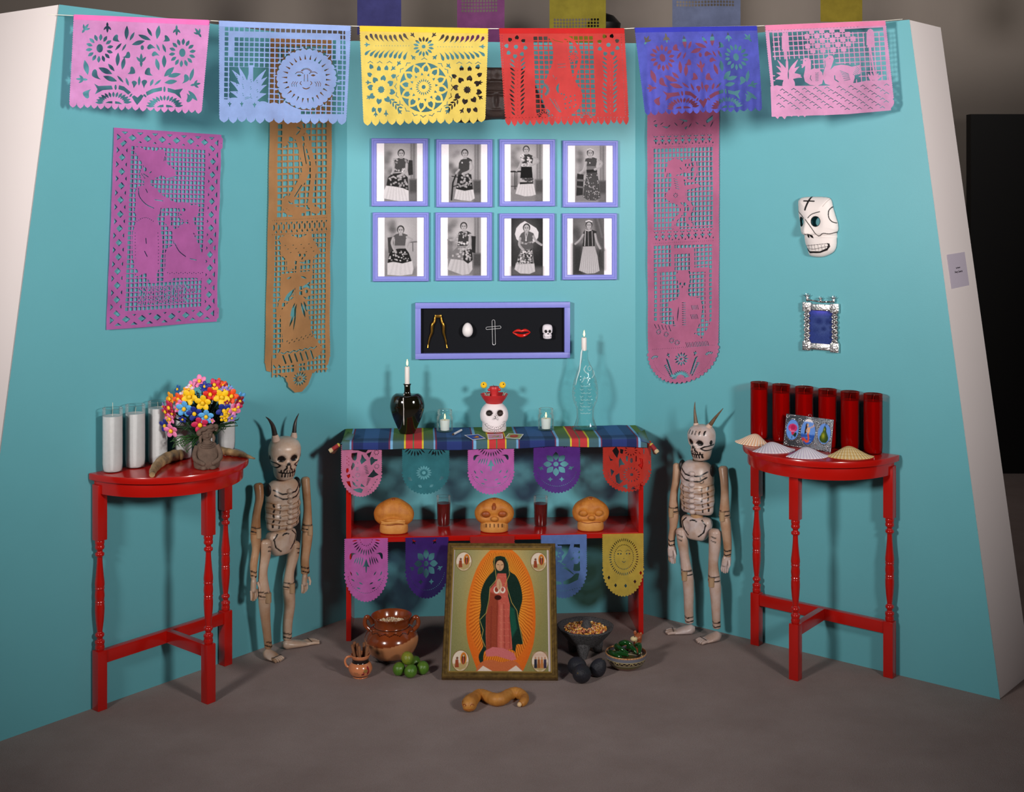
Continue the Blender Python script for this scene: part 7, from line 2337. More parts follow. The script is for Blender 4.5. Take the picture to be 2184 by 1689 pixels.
mb_edge = []
for nm, cx, cy, rx, ry, fn in (('rose_picture', 455, 810, .0265, .038, 0), ('mermaid_picture', 915, 870, .0300, .0480, 1), ('pear_picture', 1400, 930, .0265, .038, 2)):
    ctr = t_local(cx, cy)
    cv = Canvas(44, 64, -1, -1, 1, 1, (104, 148, 222))
    if fn == 0:
        cv.poly([(-.2, .2), (.4, .2), (.1, .55), (-.1, .5)], (206, 40, 76)); cv.ell(.0, -.2, .72, .42, (206, 52, 110)); cv.ell(.05, -.28, .38, .24, (178, 30, 84)); cv.line([(-.5, -.1), (-.2, .15), (.3, .1)], .08, (240, 150, 180)); cv.poly([(.1, .5), (.5, .2), (.75, .3), (.5, .7)], (20, 50, 30)); cv.line([(.05, .5), (-.05, .85)], .06, (30, 70, 40))
    elif fn == 1:
        cv.poly(rect(-1, -1, 1, -.78), (236, 226, 226)); cv.poly(rect(-1, .2, 1, 1), (40, 84, 170)); cv.line([(-.5, .5), (0, .44), (.6, .5)], .05, (110, 150, 220)); cv.line([(0, .75), (.5, .7)], .05, (110, 150, 220)); cv.poly([(-.42, -.6), (-.2, -.68), (-.15, -.4), (-.25, .1), (-.5, .2)], (36, 22, 24))
        cv.ell(-.12, -.52, .12, .12, (226, 172, 130)); cv.poly([(-.2, -.38), (.2, -.36), (.25, -.1), (.12, .2), (-.12, .2), (-.1, -.1)], (228, 172, 130)); cv.line([(.15, -.32), (.45, -.42), (.75, -.6)], .09, (228, 172, 130)); cv.line([(-.15, -.3), (-.3, -.05), (-.05, .0)], .08, (228, 172, 130))
        cv.line([tuple(q) for q in spline([(0, .2), (.12, .45), (.1, .7), (-.2, .75), (-.45, .62)], 14)], .2, (216, 78, 40)); cv.poly([(-.4, .5), (-.8, .5), (-.7, .8), (-.4, .7)], (206, 60, 40))
    else:
        cv.poly([tuple(q) for q in spline([(0, -.75), (.2, -.6), (.3, -.2), (.6, .2), (.62, .6), (.3, .85), (-.3, .85), (-.65, .6), (-.62, .2), (-.3, -.2), (-.2, -.6), (0, -.75)], 40)], (46, 70, 24)); cv.glow(-.15, .2, .3, .35, (176, 176, 40), .9); cv.glow(-.05, -.45, .12, .15, (190, 180, 50), .8); cv.line([(0, -.75), (.1, -.95)], .1, (30, 30, 20))
    m = (cv.X ** 2 + cv.Y ** 2) > .99
    cv.a[m] = (170, 170, 170)
    ny, nx = cv.X.shape
    # oval print as a disc of quads
    vs = []; cs = []; rings_, seg = 16, 40
    for j in range(rings_ + 1):
        for i in range(seg):
            r = j / rings_; a_ = 2 * PI * i / seg
            q = Vector((rx * r * math.cos(a_), -.0012, ry * r * math.sin(a_)))
            vs.append(ctr + tilt @ q - tilt @ Vector((0, 0, 0)))
            ii = int((r * math.cos(a_) + 1) / 2 * (nx - 1)); jj = int((1 - r * math.sin(a_)) / 2 * (ny - 1))
            cs.append(cv.a[jj, ii] if r < .98 else cv.a[int((1 - .95 * math.sin(a_)) / 2 * (ny - 1)), int((.95 * math.cos(a_) + 1) / 2 * (nx - 1))])
    fs = [(j * seg + i, j * seg + (i + 1) % seg, (j + 1) * seg + (i + 1) % seg, (j + 1) * seg + i) for j in range(rings_) for i in range(seg)]
    me = bpy.data.meshes.new(nm); me.from_pydata([tuple(v) for v in vs], [], fs); paint(me, 'print', np.array(cs)); me.materials.append(M_PRINT)
    o = obj(nm, None, M_PRINT, tf, me=me)
    nb = 30
    mb = MB()
    for i in range(nb):
        a_ = 2 * PI * i / nb
        p = ctr + tilt @ Vector(((rx + .0032) * math.cos(a_), -.002, (ry + .0032) * math.sin(a_)))
        mb.ellip(p, .0023, .0018, .0023, 7, 5)
    e = obj('beaded_oval', mb, M_TIN, o); e['kind'] = 'stuff'
mb = MB()
for i in range(34):
    for z in (.004, H_ - .004): mb.ellip(tilt @ Vector((-W_ / 2 + .004 + i * (W_ - .008) / 33, -.0006, z)), .0020, .0016, .0020, 7, 5)
for i in range(20):
    for x in (-W_ / 2 + .004, W_ / 2 - .004): mb.ellip(tilt @ Vector((x, -.0006, .006 + i * (H_ - .012) / 19)), .0024, .0018, .0022, 7, 5)
for cx, cy in ((330, 420), (690, 520), (1190, 600), (1610, 620), (600, 1150), (1120, 1240), (1460, 1330), (240, 1180)):
    for i in range(6): mb.ellip(t_local(cx + 38 * math.cos(i * PI / 3), cy + 38 * math.sin(i * PI / 3), .0006), .0022, .0016, .0022, 7, 5)
e = obj('embossed_border', mb, M_TIN, tf); e['kind'] = 'stuff'
obj('hanging_ring', MB().tube([tilt @ Vector((.006 * math.cos(q), .002, H_ + .003 + .006 * math.sin(q))) for q in np.linspace(0, PI, 12)], .0008, 6), M_TIN, tf)

# ================================================================== TWO CARVED SKELETON FIGURES
BONE = (222, 204, 192)


def age(seed, brown=(132, 86, 46), amt=.55):
    r = np.random.default_rng(seed); ph = r.random(5) * 6.28; fr = r.normal(0, 1, (5, 3)) * 26

    def f(co, c):
        s_ = sum(np.sin(co @ fr[i] + ph[i]) for i in range(5)) / 5
        t = np.clip((s_ - .05) * 1.6, 0, 1)[:, None] * amt
        return c * (1 - t) + np.array(brown, float) * t
    return f


def limb(name, pts, rad, parent, seed, marks=(), flat=.85, n=28, m=60, base=BONE, amt=.5):
    pts = [Vector(p) for p in pts]; rad = list(rad)
    if name in ('forearm', 'shin'):                 # runs up into the fork of the joint above
        pts = [pts[0] + (pts[0] - pts[1]).normalized() * .026] + pts; rad = [rad[0] * .92] + rad
    s_ = spline([(*p, r) for p, r in zip(pts, rad)], m)
    a, b = s_[0], s_[-1]; d0 = Vector(s_[0][:3]) - Vector(s_[2][:3]); d1 = Vector(s_[-1][:3]) - Vector(s_[-3][:3])
    d0.normalize(); d1.normalize()
    cap0 = [(*(Vector(a[:3]) + d0 * a[3] * q), a[3] * f) for q, f in ((.55, .45), (.42, .72), (.22, .91))]
    cap1 = [(*(Vector(b[:3]) + d1 * b[3] * q), b[3] * f) for q, f in ((.12, .94), (.28, .76), (.38, .45))]
    s_ = np.array(cap0 + s_.tolist() + cap1)
    o = obj(name, MB().tube([a[:3] for a in s_], [max(a[3], .001) for a in s_], n, flat=flat), M_PAINTW, parent, angle=80)
    stage_colors(o, base, marks, True, None, age(seed, amt=amt))
    return o


def skeleton(label, fr, mir, ZX, ZY, ZK, d0, J, head_rot, seed, base, five):
    """J: drawing points of the joints; the figure faces out of the wall frame fr"""
    def L(p, d):
        u, h = fr.hit(ZX + p[0] / ZK, ZY + p[1] / ZK, d)
        return Vector((mir * (u - u0), -(d - d0), h))
    u0 = fr.hit(ZX + J['torso'][0] / ZK, 1200, d0)[0]
    root = thing('skeleton_figure', label, 'figurine', fr.at(u0, d0), fr.ang, 'carved skeleton figures')
    # ribcage
    top, bot = L((J['torso'][0], J['torso'][1]), d0).z, L((J['torso'][0], J['torso'][2]), d0).z
    H = top - bot; tw = J['torso'][3]
    x0 = L((J['torso'][0], J['torso'][1]), d0).x
    rows = prof_spline([(0, tw * .86, .030, .022), (H * .10, tw * .96, .040, .028), (H * .35, tw * 1.0, .047, .032), (H * .60, tw * .98, .048, .034), (H * .78, tw * .96, .042, .034), (H * .90, tw * .88, .034, .030), (H * .97, tw * .70, .026, .024), (H, tw * .5, .018, .016)], 120)
    rows = [(z, hx * (1 + (.020 * math.sin(z / H * 30) if z < H * .62 else 0)), yf * (1 + (.06 * math.sin(z / H * 30) if z < H * .62 else 0)), yb) for z, hx, yf, yb in rows]
    rc = obj('ribcage', head(rows, 110, 2.5), M_PAINTW, root, angle=80, loc=(x0, 0, bot))
    mk = []
    for k in range(5):
        z = H * (.10 + .105 * k)
        mk.append(('l', [(-tw, z + .014), (-tw * .5, z), (0, z - .004), (tw * .5, z), (tw, z + .014)], .0034, (150, 108, 70)))
    for s_ in (-1, 1):
        for z in (H * .70, H * .80):
            mk.append(('l', [(s_ * tw * .16, z - .012), (s_ * tw * .45, z - .010), (s_ * tw * .80, z + .008)], .0058, INK))
        for q in range(5):
            mk.append(('l', [(s_ * tw * .58, H * (.06 + .105 * q)), (s_ * tw * .58, H * (.11 + .105 * q))], .0046, INK)); mk.append(('l', [(s_ * tw * .86, H * (.09 + .105 * q)), (s_ * tw * .86, H * (.13 + .105 * q))], .0054, INK))
    if five:
        q = (tw * .50, H * .62); e = .014
        mk.append(('l', [(q[0] + e, q[1] + 2 * e), (q[0], q[1] + 2 * e), (q[0] - e * .1, q[1] + 1.1 * e), (q[0] + e * .7, q[1] + 1.0 * e), (q[0] + e * .9, q[1] + .4 * e), (q[0] + e * .3, q[1]), (q[0] - e * .2, q[1] + .2 * e)], .0022, INK))
    stage_colors(rc, base, mk, True, None, age(seed, (176, 128, 82), .45))
    mb = MB()
    for k in range(8):
        st = obj('sternum_block', MB().ellip((x0, -.044 - .004 * math.sin(k / 7 * PI), bot + H * (.05 + .105 * k)), .0135, .012, H * .050, 16, 10), M_PAINTW, root, angle=80)
        stage_colors(st, base, [('l', [(x0 - .012, bot + H * (.005 + .105 * k)), (x0 + .012, bot + H * (.005 + .105 * k))], .004, INK)])
    nk = obj('neck', MB().tube([(x0, .004, top - .02), (x0, 0, top + .03)], [.024, .018], 20), mat('neck_dark_wood', (92, 72, 52), .6), root)
    for s_ in (-1, 1):
        sp = obj('shoulder_pivot', MB().ellip((x0 + s_ * tw * .97, .0, top - .030), .010, .022, .026, 16, 10), mat('black_joint_paint', (26, 22, 22), .5), root)
    # skull
    hc = L((J['skull'][0], J['skull'][2]), d0 + .02)
    hh = L((J['skull'][0], J['skull'][1]), d0 + .02).z - hc.z
    w_ = J['skull'][3]
    sk = obj('skull', head(prof_spline([(0, w_ * .42, w_ * .5, w_ * .2), (hh * .03, w_ * .56, w_ * .72, w_ * .38), (hh * .14, w_ * .66, w_ * .86, w_ * .55), (hh * .28, w_ * .72, w_ * .90, w_ * .72), (hh * .36, w_ * .84, w_ * .88, w_ * .85), (hh * .46, w_ * .92, w_ * .86, w_ * .95), (hh * .62, w_ * 1.0, w_ * .90, w_ * 1.0), (hh * .78, w_ * .98, w_ * .88, w_ * 1.0), (hh * .90, w_ * .82, w_ * .70, w_ * .85), (hh * .97, w_ * .54, w_ * .45, w_ * .55), (hh, w_ * .2, w_ * .18, w_ * .2)], 110), 110, 2.2,
                          [(-w_ * .40, hh * .55, w_ * .27, hh * .095, .012), (w_ * .40, hh * .55, w_ * .27, hh * .095, .012), (0, hh * .40, w_ * .18, hh * .12, -.007), (-w_ * .62, hh * .38, w_ * .26, hh * .06, .006), (w_ * .62, hh * .38, w_ * .26, hh * .06, .006)]), M_PAINTW, root, angle=80, loc=hc, rot=(.10, 0, head_rot))
    mk = [('p', ell(s_ * w_ * .40, hh * .55, w_ * .245, hh * .082), INK) for s_ in (-1, 1)]
    for s_ in (-1, 1):
        mk += [('l', [(s_ * w_ * .04, hh * .46), (s_ * w_ * .10, hh * .40), (s_ * w_ * .14, hh * .33), (s_ * w_ * .24, hh * .29)], .0066, INK), ('l', [(s_ * w_ * .92, hh * .46), (s_ * w_ * .70, hh * .45), (s_ * w_ * .46, hh * .39), (s_ * w_ * .60, hh * .34), (s_ * w_ * .92, hh * .30)], .0052, INK)]
    mk.append(('l', [(-w_ * .52, hh * .225), (0, hh * .215), (w_ * .52, hh * .225)], .0052, INK))
    for q in range(6):
        x = (-.42 + .168 * q) * w_
        mk += [('l', [(x, hh * .285), (x, hh * .235)], .0046, INK), ('l', [(x + .004, hh * .195), (x + .004, hh * .12)], .0054, INK)]
    if five:
        for q in range(6): mk.append(('l', [((-.75 + .3 * q) * w_, hh * .80), ((-.72 + .29 * q) * w_, hh * .88)], .0052, INK))
    stage_colors(sk, base, mk, True, None, age(seed + 3, (188, 140, 96), .40))
    for s_ in (-1, 1):
        tp = obj('temple_hole', MB().ellip((s_ * w_ * .95, -.006, hh * .56), .004, .009, .011, 14, 10), mat('black_joint_paint', (26, 22, 22), .5), sk)
    # horns
    for k, (b_, pts) in enumerate(J['horns']):
        q = [L(p, d0 + .025) for p in pts]
        hm = mat('horn_black', (40, 32, 30), .35, var=(60, .6, (82, 66, 58))) if not five else mat('horn_brown', (116, 90, 66), .4, var=(60, .7, (70, 52, 40)))
        s_ = spline(q, 24)
        ho = obj('horn', MB().tube([tuple(a) for a in s_], [b_ * (1 - .93 * i / 23) for i in range(24)], 14), hm, root)
        obj('horn_socket', MB().tube([tuple(s_[0] + (s_[0] - s_[3]) * .5), tuple(s_[0]), tuple(s_[3])], [b_ * 1.35, b_ * 1.3, b_ * .95], 14), mat('plaster_socket', (210, 178, 160), .6, bump=(160, .5)), ho)
    # pelvis and spine
    px0, pz0 = L(J['pelvis'][0], d0), L(J['pelvis'][1], d0)
    pw, ph = J['pelvis'][2], px0.z - pz0.z
    pv = obj('pelvis', head(prof_spline([(0, pw * .55, .020, .018), (ph * .10, pw * .72, .030, .024), (ph * .40, pw * .98, .036, .028), (ph * .75, pw * 1.12, .034, .028), (ph * .94, pw * 1.04, .028, .024), (ph, pw * .85, .018, .016)], 60), 90, 2.9, [(-pw * .52, ph * .55, pw * .28, ph * .26, .006), (pw * .52, ph * .55, pw * .28, ph * .26, .006)]), M_PAINTW, root, angle=80, loc=(px0.x, 0, pz0.z))
    mk = []
    for s_ in (-1, 1):
        mk += [('l', [(s_ * pw * .40, ph * .22), (s_ * pw * .75, ph * .42), (s_ * pw * .90, ph * .75), (s_ * pw * .62, ph * .94)], .0054, INK), ('l', [(0, ph * .92), (s_ * pw * .25, ph * .86)], .0054, INK)]
    stage_colors(pv, base, mk, True, None, age(seed + 5, (176, 128, 82), .5))
    sp = obj('spine', MB().tube([(px0.x, 0, px0.z - .012), (px0.x, 0, bot + .012)], [.024, .028], 20), M_PAINTW, root)
    stage_colors(sp, (196, 160, 122), [('l', [(px0.x - .03, px0.z + .012), (px0.x + .03, px0.z + .008)], .005, INK)])
    # limbs: pairs of drawing points with their distance from the wall
    for k, (nm, pts, rad, dd) in enumerate(J['limbs']):
        q = [L(p, d0 + e) for p, e in zip(pts, dd)]
        mk = []
        if nm in ('upper_arm', 'thigh', 'forearm', 'shin'):
            e = q[-1]; r = rad[-1]
            for t_ in (.0, .016):
                mk.append(('l', [(e.x - r, e.z + .006 + t_ + .004), (e.x, e.z + .003 + t_), (e.x + r, e.z + .007 + t_)], .0046, INK))
            if nm == 'thigh':
                b_ = q[0]
                for t_ in (.012, .028): mk.append(('l', [(b_.x - .004, b_.z - t_), (b_.x + .016, b_.z - t_ - .006)], .0040, INK))
        o = limb(nm, q, rad, root, seed + 10 + k, mk, base=tuple(np.array(base) * ((.92, .82, .70) if 'arm' in nm else (.98, .94, .90))), amt=.62 if nm in ('upper_arm', 'forearm') else .45, flat=1.0)
        if nm in ('upper_arm', 'thigh'):
            e = q[-1]
            hb = MB().tube([e + Vector((0, -.002, .020)), e + Vector((0, -.002, -.016))], [rad[-1] * .50, rad[-1] * .50], 10)
            hb.xf(Matrix.Translation((0, -rad[-1] * .75, 0)))
            obj('joint_tongue', hb, mat('joint_wood', (176, 142, 108), .6), o)
        if nm == 'forearm':
            a, b_ = q[-1], L(J['hands'][len([1 for z_ in root.children if z_.name.startswith('forearm')]) - 1], d0 + dd[-1])
            v = b_ - a
            hd = obj('hand', MB().tube([tuple(p) for p in (a - v * .08, a + v * .2, a + v * .5, a + v * .62)], [.013, .0185, .019, .015], 20, flat=.6), M_PAINTW, root, angle=80)
            stage_colors(hd, base, [('l', [(a.x - .02, a.z + v.z * .25), (a.x + .02, a.z + v.z * .28)], .003, INK)], True, None, age(seed + 31, amt=.6))
            for f_ in range(4):
                ox = (-.0125 + f_ * .0083)
                fo = obj('finger', MB().tube([a + v * .52 + Vector((ox, -.003, 0)), a + v * .78 + Vector((ox * 1.05, -.006, 0)), a + v * (1.0 - .05 * abs(f_ - 1.5)) + Vector((ox * .9, -.003, 0))], [.0052, .0048, .0034], 10), M_PAINTW, hd)
                stage_colors(fo, base, [], True, None, age(seed + 40 + f_, amt=.6))
            fo = obj('thumb', MB().tube([a + v * .22 + Vector((.014, -.006, 0)), a + v * .45 + Vector((.021, -.012, 0)), a + v * .62 + Vector((.019, -.014, 0))], [.0055, .005, .0036], 10), M_PAINTW, hd)
            stage_colors(fo, base, [], True, None, age(seed + 44, amt=.6))
    for k, (hl, to, wd, dh, dt) in enumerate(J['feet']):
        a, b_ = L(hl, d0 + dh), L(to, d0 + dt)
        a.z = .019; b_.z = .009
        v = b_ - a; L_ = v.length; dir_ = v.normalized(); sd = Vector((-dir_.y, dir_.x, 0))
        s_ = spline([(*(a - dir_ * .018), .010), (*a, .020), (*(a + v * .35 + Vector((0, 0, -.002))), .021), (*(a + v * .66 + Vector((0, 0, -.005))), .015)], 30)
        ft = obj('foot', MB().rings([[Vector(q[:3]) * 1.0 + sd * (q[3] * (1.0 + .55 * i / 29) * math.cos(t_)) + Vector((0, 0, 1)) * (min(q[3], q[2] * .98) * math.sin(t_)) for t_ in np.linspace(0, 2 * PI, 24, endpoint=False)] for i, q in enumerate(s_)]), M_PAINTW, root, angle=80)
        stage_colors(ft, base, [], True, None, age(seed + 50 + k, amt=.5))
        for f_ in range(5):
            o_ = sd * ((f_ - 2) * .0098)
            te = obj('toe', MB().tube([a + v * .55 + o_ * .8 + Vector((0, 0, -.003)), a + v * .82 + o_ + Vector((0, 0, -.001)), a + v * (1.02 - .03 * abs(f_ - 2)) + o_ * 1.1 + Vector((0, 0, -.003))], [.0068, .0066, .0046], 10), M_PAINTW, ft)
            stage_colors(te, base, [], True, None, age(seed + 60 + f_, amt=.5))
            q = a + v * .72 + o_ * .95
            obj('toe_band', MB().tube([q - sd * .005 + Vector((0, 0, .0058)), q + Vector((0, 0, .0076)), q + sd * .005 + Vector((0, 0, .0058))], .0011, 6), mat('black_joint_paint', (26, 22, 22), .5), ft)
    return root


JL = {'torso': (272, 478, 785, .078), 'skull': (283, 208, 470, .0625), 'horns': [(.0125, [(230, 225), (215, 150), (192, 108), (168, 86)]), (.0105, [(346, 208), (352, 140), (362, 98), (378, 63)])],
      'pelvis': ((262, 800), (262, 952), .062),
      'limbs': [('upper_arm', [(122, 520), (128, 600), (110, 700), (104, 820)], [.019, .0165, .0155, .021], [.0, .01, .01, .01]), ('forearm', [(104, 850), (106, 920), (92, 1020), (92, 1100)], [.020, .0155, .0145, .012], [.01, .012, .015, .02]),
                ('upper_arm', [(418, 480), (426, 580), (432, 680), (428, 800)], [.018, .0165, .0165, .023], [.0, .01, .01, .01]), ('forearm', [(430, 835), (425, 900), (415, 990), (418, 1070)], [.022, .020, .0175, .017], [.01, .012, .015, .02]),
                ('thigh', [(165, 880), (165, 960), (150, 1080), (160, 1225)], [.024, .021, .0175, .026], [.02, .022, .025, .03]), ('shin', [(160, 1258), (165, 1340), (175, 1440), (185, 1540)], [.023, .0195, .0165, .015], [.03, .03, .03, .03]),
                ('thigh', [(345, 890), (340, 960), (318, 1070), (312, 1165)], [.025, .0235, .019, .025], [.0, .004, .008, .01]), ('shin', [(314, 1195), (318, 1280), (306, 1390), (304, 1485)], [.024, .022, .0195, .018], [.01, .01, .01, .01])],
      'hands': [(88, 1250), (404, 1202)], 'feet': [((182, 1560), (262, 1640), 0, .035, .10), ((302, 1510), (500, 1545), 0, .012, .055)]}
skeleton('carved wooden skeleton with curved black horns, standing at the left wall', WL, -1, 510, 860, 2.963, .070, JL, math.radians(-24), 100, (206, 184, 168), False)
JR = {'torso': (265, 430, 762, .074), 'skull': (298, 196, 418, .056), 'horns': [(.0100, [(256, 205), (250, 150), (246, 95), (248, 50)]), (.0100, [(338, 212), (370, 165), (402, 125), (430, 92)])],
      'pelvis': ((262, 788), (262, 934), .060),
      'limbs': [('upper_arm', [(135, 460), (126, 560), (112, 650), (110, 760)], [.018, .016, .016, .022], [.0, .01, .01, .01]), ('forearm', [(112, 800), (108, 860), (98, 930), (98, 975)], [.020, .0155, .0145, .014], [.01, .012, .015, .02]),
                ('upper_arm', [(430, 480), (438, 570), (440, 660), (438, 785)], [.019, .0165, .0165, .023], [.0, .01, .01, .01]), ('forearm', [(445, 835), (452, 900), (458, 980), (456, 1040)], [.021, .019, .0165, .015], [.01, .012, .015, .02]),
                ('thigh', [(160, 880), (170, 960), (182, 1050), (198, 1165)], [.023, .022, .019, .025], [.015, .02, .02, .02]), ('shin', [(204, 1200), (208, 1290), (208, 1380), (212, 1465)], [.023, .021, .019, .018], [.02, .02, .02, .02]),
                ('thigh', [(378, 890), (375, 980), (366, 1090), (372, 1205)], [.026, .024, .020, .026], [.015, .02, .022, .025]), ('shin', [(378, 1245), (382, 1330), (384, 1420), (388, 1500)], [.024, .0205, .0175, .016], [.025, .025, .025, .025])],
      'hands': [(108, 1092), (440, 1152)], 'feet': [((218, 1482), (62, 1540), 0, .025, .085), ((386, 1524), (268, 1612), 0, .03, .105)]}
skeleton('carved wooden skeleton with pale brown horns and a 5 on its chest, right wall', WR, 1, 1400, 840, 3.0158, .070, JR, math.radians(-10), 200, (208, 192, 190), True)

# ================================================================== ON THE CARPET: HOLY PICTURE
bl, br = P(942, 1450, 1), P(1190, 1452, 1)
bl, br = PH(942, 1450.5, 0), PH(1190, 1452, 0)
PWd = (br - bl).length; PHt = .552
pang = math.atan2((br - bl).y, (br - bl).x)
hp_ = thing('holy_picture', 'gilt framed print of a robed praying woman in orange rays, leaning on the shelf', 'picture', (bl + br) / 2, pang)
lean = Matrix.Rotation(-math.radians(45.5), 4, 'X')
M_GILT = mat('worn_gilt', (126, 98, 48), .42, metal=.35, var=(60, .75, (62, 44, 22)), bump=(120, .2))
mwd = .026
fm = moulding(PWd, PHt, mwd, .024)
fm.xf(lean @ Matrix.Translation((0, 0, PHt / 2)))
V = np.array(fm.v); zmin = V[:, 2].min(); lift = -zmin + .0005
fm.xf(Matrix.Translation((0, 0, lift)))
obj('gilt_frame', fm, M_GILT, hp_, angle=20)
M_LIP2 = mat('gold_beading', (176, 142, 72), .35, metal=.5)
iw, ih = PWd - 2 * mwd, PHt - 2 * mwd
for x0, x1, z0, z1 in ((-iw / 2 - .004, iw / 2 + .004, mwd - .005, mwd), (-iw / 2 - .004, iw / 2 + .004, PHt - mwd, PHt - mwd + .005), (-iw / 2 - .005, -iw / 2, mwd, PHt - mwd), (iw / 2, iw / 2 + .005, mwd, PHt - mwd)):
    obj('gold_bead', MB().box(x0, x1, -.0195, -.012, z0, z1).xf(Matrix.Translation((0, 0, lift)) @ lean), M_LIP2, hp_)
obj('back_board', MB().box(-PWd / 2 + .006, PWd / 2 - .006, -.004, 0, .006, PHt - .006).xf(Matrix.Translation((0, 0, lift)) @ lean), mat('backing_board', (120, 100, 80), .8), hp_)
# drawing in the zoomed picture's own coordinates, rectified to the print
rq = quadmap([(190, 175), (1080, 172), (1108, 1308), (150, 1310)], (0, 0, 900, 1180))
R_ = lambda pts: [tuple(p) for p in rq(pts)]
cv = Canvas(250, 328, 0, 0, 900, 1180, (140, 138, 92))
cv.glow(440, 200, 330, 380, (226, 222, 206), .75); cv.glow(150, 600, 120, 500, (176, 172, 128), .5); cv.poly(rect(0, 0, 900, 1180), (96, 96, 54), .25)
man = R_([tuple(q) for q in spline([(530, 175), (490, 215), (440, 280), (390, 380), (345, 520), (318, 660), (308, 800), (312, 930), (330, 1050), (370, 1170), (415, 1290), (430, 1310)], 40)]) + R_([tuple(q) for q in spline([(850, 1290), (900, 1170), (940, 1050), (958, 900), (958, 740), (945, 580), (915, 440), (860, 320), (800, 230), (735, 172)], 40)])
cv.poly(man, (214, 92, 30))
core = R_([tuple(q) for q in spline([(640, 175), (560, 230), (480, 400), (430, 620), (425, 850), (470, 1060), (640, 1200), (800, 1080), (860, 850), (850, 620), (790, 380), (710, 230), (640, 175)], 50)])
cv.glow(*rq([(640, 640)])[0], 250, 520, (246, 176, 56), .95)
c0 = rq([(640, 640)])[0]
edge = np.array(man)
for k in range(200):
    a = 2 * PI * k / 200
    d = np.array((math.cos(a) * .52, math.sin(a)))
    p = [c0 + d * r + np.array((-d[1], d[0])) * (3.5 * math.sin(r * .055)) for r in np.linspace(150, 610, 26)]
    p = np.array(p); p = p[sd_poly(p[:, 0], p[:, 1], man) > 22]
    if len(p) > 2: cv.line([tuple(q) for q in p], 3.2, (112, 50, 16) if k % 2 else (252, 190, 70), .8 if k % 2 else .55)
for nm, x, y in ((0, 282, 282), (1, 985, 280), (2, 258, 1205), (3, 1005, 1207)):
    q = rq([(x, y)])[0]
    cv.ell(q[0], q[1], 77, 98, (120, 84, 40)); cv.ell(q[0], q[1], 72, 93, (226, 208, 188))
    cv.poly([(q[0] - 66, q[1] + 30), (q[0] + 66, q[1] + 10), (q[0] + 50, q[1] + 66), (q[0], q[1] + 90), (q[0] - 48, q[1] + 68)], (176, 150, 96), .9, 4)
    if nm < 3:
        cv.ell(q[0] + 26, q[1] - 22, 28, 55, (214, 120, 40)); cv.ell(q[0] + 26, q[1] - 14, 16, 44, (40, 50, 40)); cv.ell(q[0] + 26, q[1] - 6, 8, 38, (180, 80, 60)); cv.ell(q[0] + 26, q[1] - 46, 8, 9, (220, 180, 140))
        cv.poly([(q[0] - 44, q[1] - 10), (q[0] - 20, q[1] - 12), (q[0] - 12, q[1] + 60), (q[0] - 48, q[1] + 60)], (150, 70, 44)); cv.ell(q[0] - 30, q[1] - 24, 10, 12, (120, 80, 60))
    else:
        for j, cc in enumerate(((44, 44, 58), (150, 90, 50), (190, 120, 70), (60, 50, 70))): cv.poly([(q[0] - 50 + j * 28, q[1] - 20), (q[0] - 28 + j * 28, q[1] - 22), (q[0] - 26 + j * 28, q[1] + 60), (q[0] - 52 + j * 28, q[1] + 60)], cc); cv.ell(q[0] - 39 + j * 28, q[1] - 32, 9, 11, (190, 140, 110))
        cv.poly([(q[0] - 60, q[1] - 80), (q[0] + 60, q[1] - 84), (q[0] + 70, q[1] - 40), (q[0] - 66, q[1] - 40)], (206, 160, 140), .6, 8)
# mantle, gown
mantle = R_([tuple(q) for q in spline([(625, 228), (575, 240), (555, 290), (565, 360), (520, 410), (470, 490), (442, 590), (446, 700), (432, 815), (440, 900), (456, 1000), (470, 1070), (430, 1150), (440, 1215), (470, 1225), (500, 1100), (740, 1100), (770, 1130), (785, 1050), (840, 1045), (835, 960), (800, 820), (815, 720), (835, 620), (815, 500), (770, 410), (715, 370), (700, 290), (670, 238)], 90)])
cv.poly(mantle, (26, 48, 40))
cv.poly(R_([(710, 690), (760, 720), (790, 900), (735, 1000), (720, 850)]), (30, 92, 72), .8, 5)
gown = R_([(600, 390), (680, 390), (692, 480), (700, 600), (718, 680), (716, 800), (736, 980), (745, 1095), (640, 1110), (500, 1105), (492, 960), (494, 780), (525, 650), (525, 540), (575, 480)])
cv.poly(gown, (196, 92, 78)); cv.poly(R_([(525, 560), (600, 590), (610, 700), (600, 1000), (605, 1110), (500, 1105), (494, 780), (525, 650)]), (140, 60, 38), .75, 4)
for p in ([(600, 640), (598, 1090)], [(660, 680), (672, 1090)], [(545, 700), (540, 1090)], [(715, 800), (722, 1080)]): cv.line(R_(p), 7, (120, 44, 38), .55, 4)
cv.line(R_([(640, 690), (640, 1090)]), 12, (226, 140, 118), .6, 8)
for k in range(70):
    x, y = 620 + (k * 37) % 110, 420 + (k * 61) % 670
    q = rq([(x, y)])[0]
    if sd_poly(np.array([[q[0]]]), np.array([[q[1]]]), gown)[0, 0] > 6: cv.line([(q[0] - 5, q[1]), (q[0], q[1] - 5), (q[0] + 5, q[1])], 2, (230, 150, 120), .7)
cv.poly(R_([(490, 1110), (560, 1075), (660, 1085), (760, 1130), (785, 1190), (740, 1200), (600, 1160), (500, 1165)]), (206, 110, 110))
gold = (196, 164, 84)
cv.line(R_([(575, 240), (566, 300), (580, 370), (590, 450), (530, 520), (520, 640), (495, 760), (436, 825), (470, 920), (455, 990), (490, 1075)]), 5, gold); cv.line(R_([(670, 240), (700, 300), (712, 400), (690, 450), (670, 510)]), 5, gold); cv.line(R_([(690, 520), (735, 660), (785, 735), (800, 830), (845, 1040)]), 5, gold)
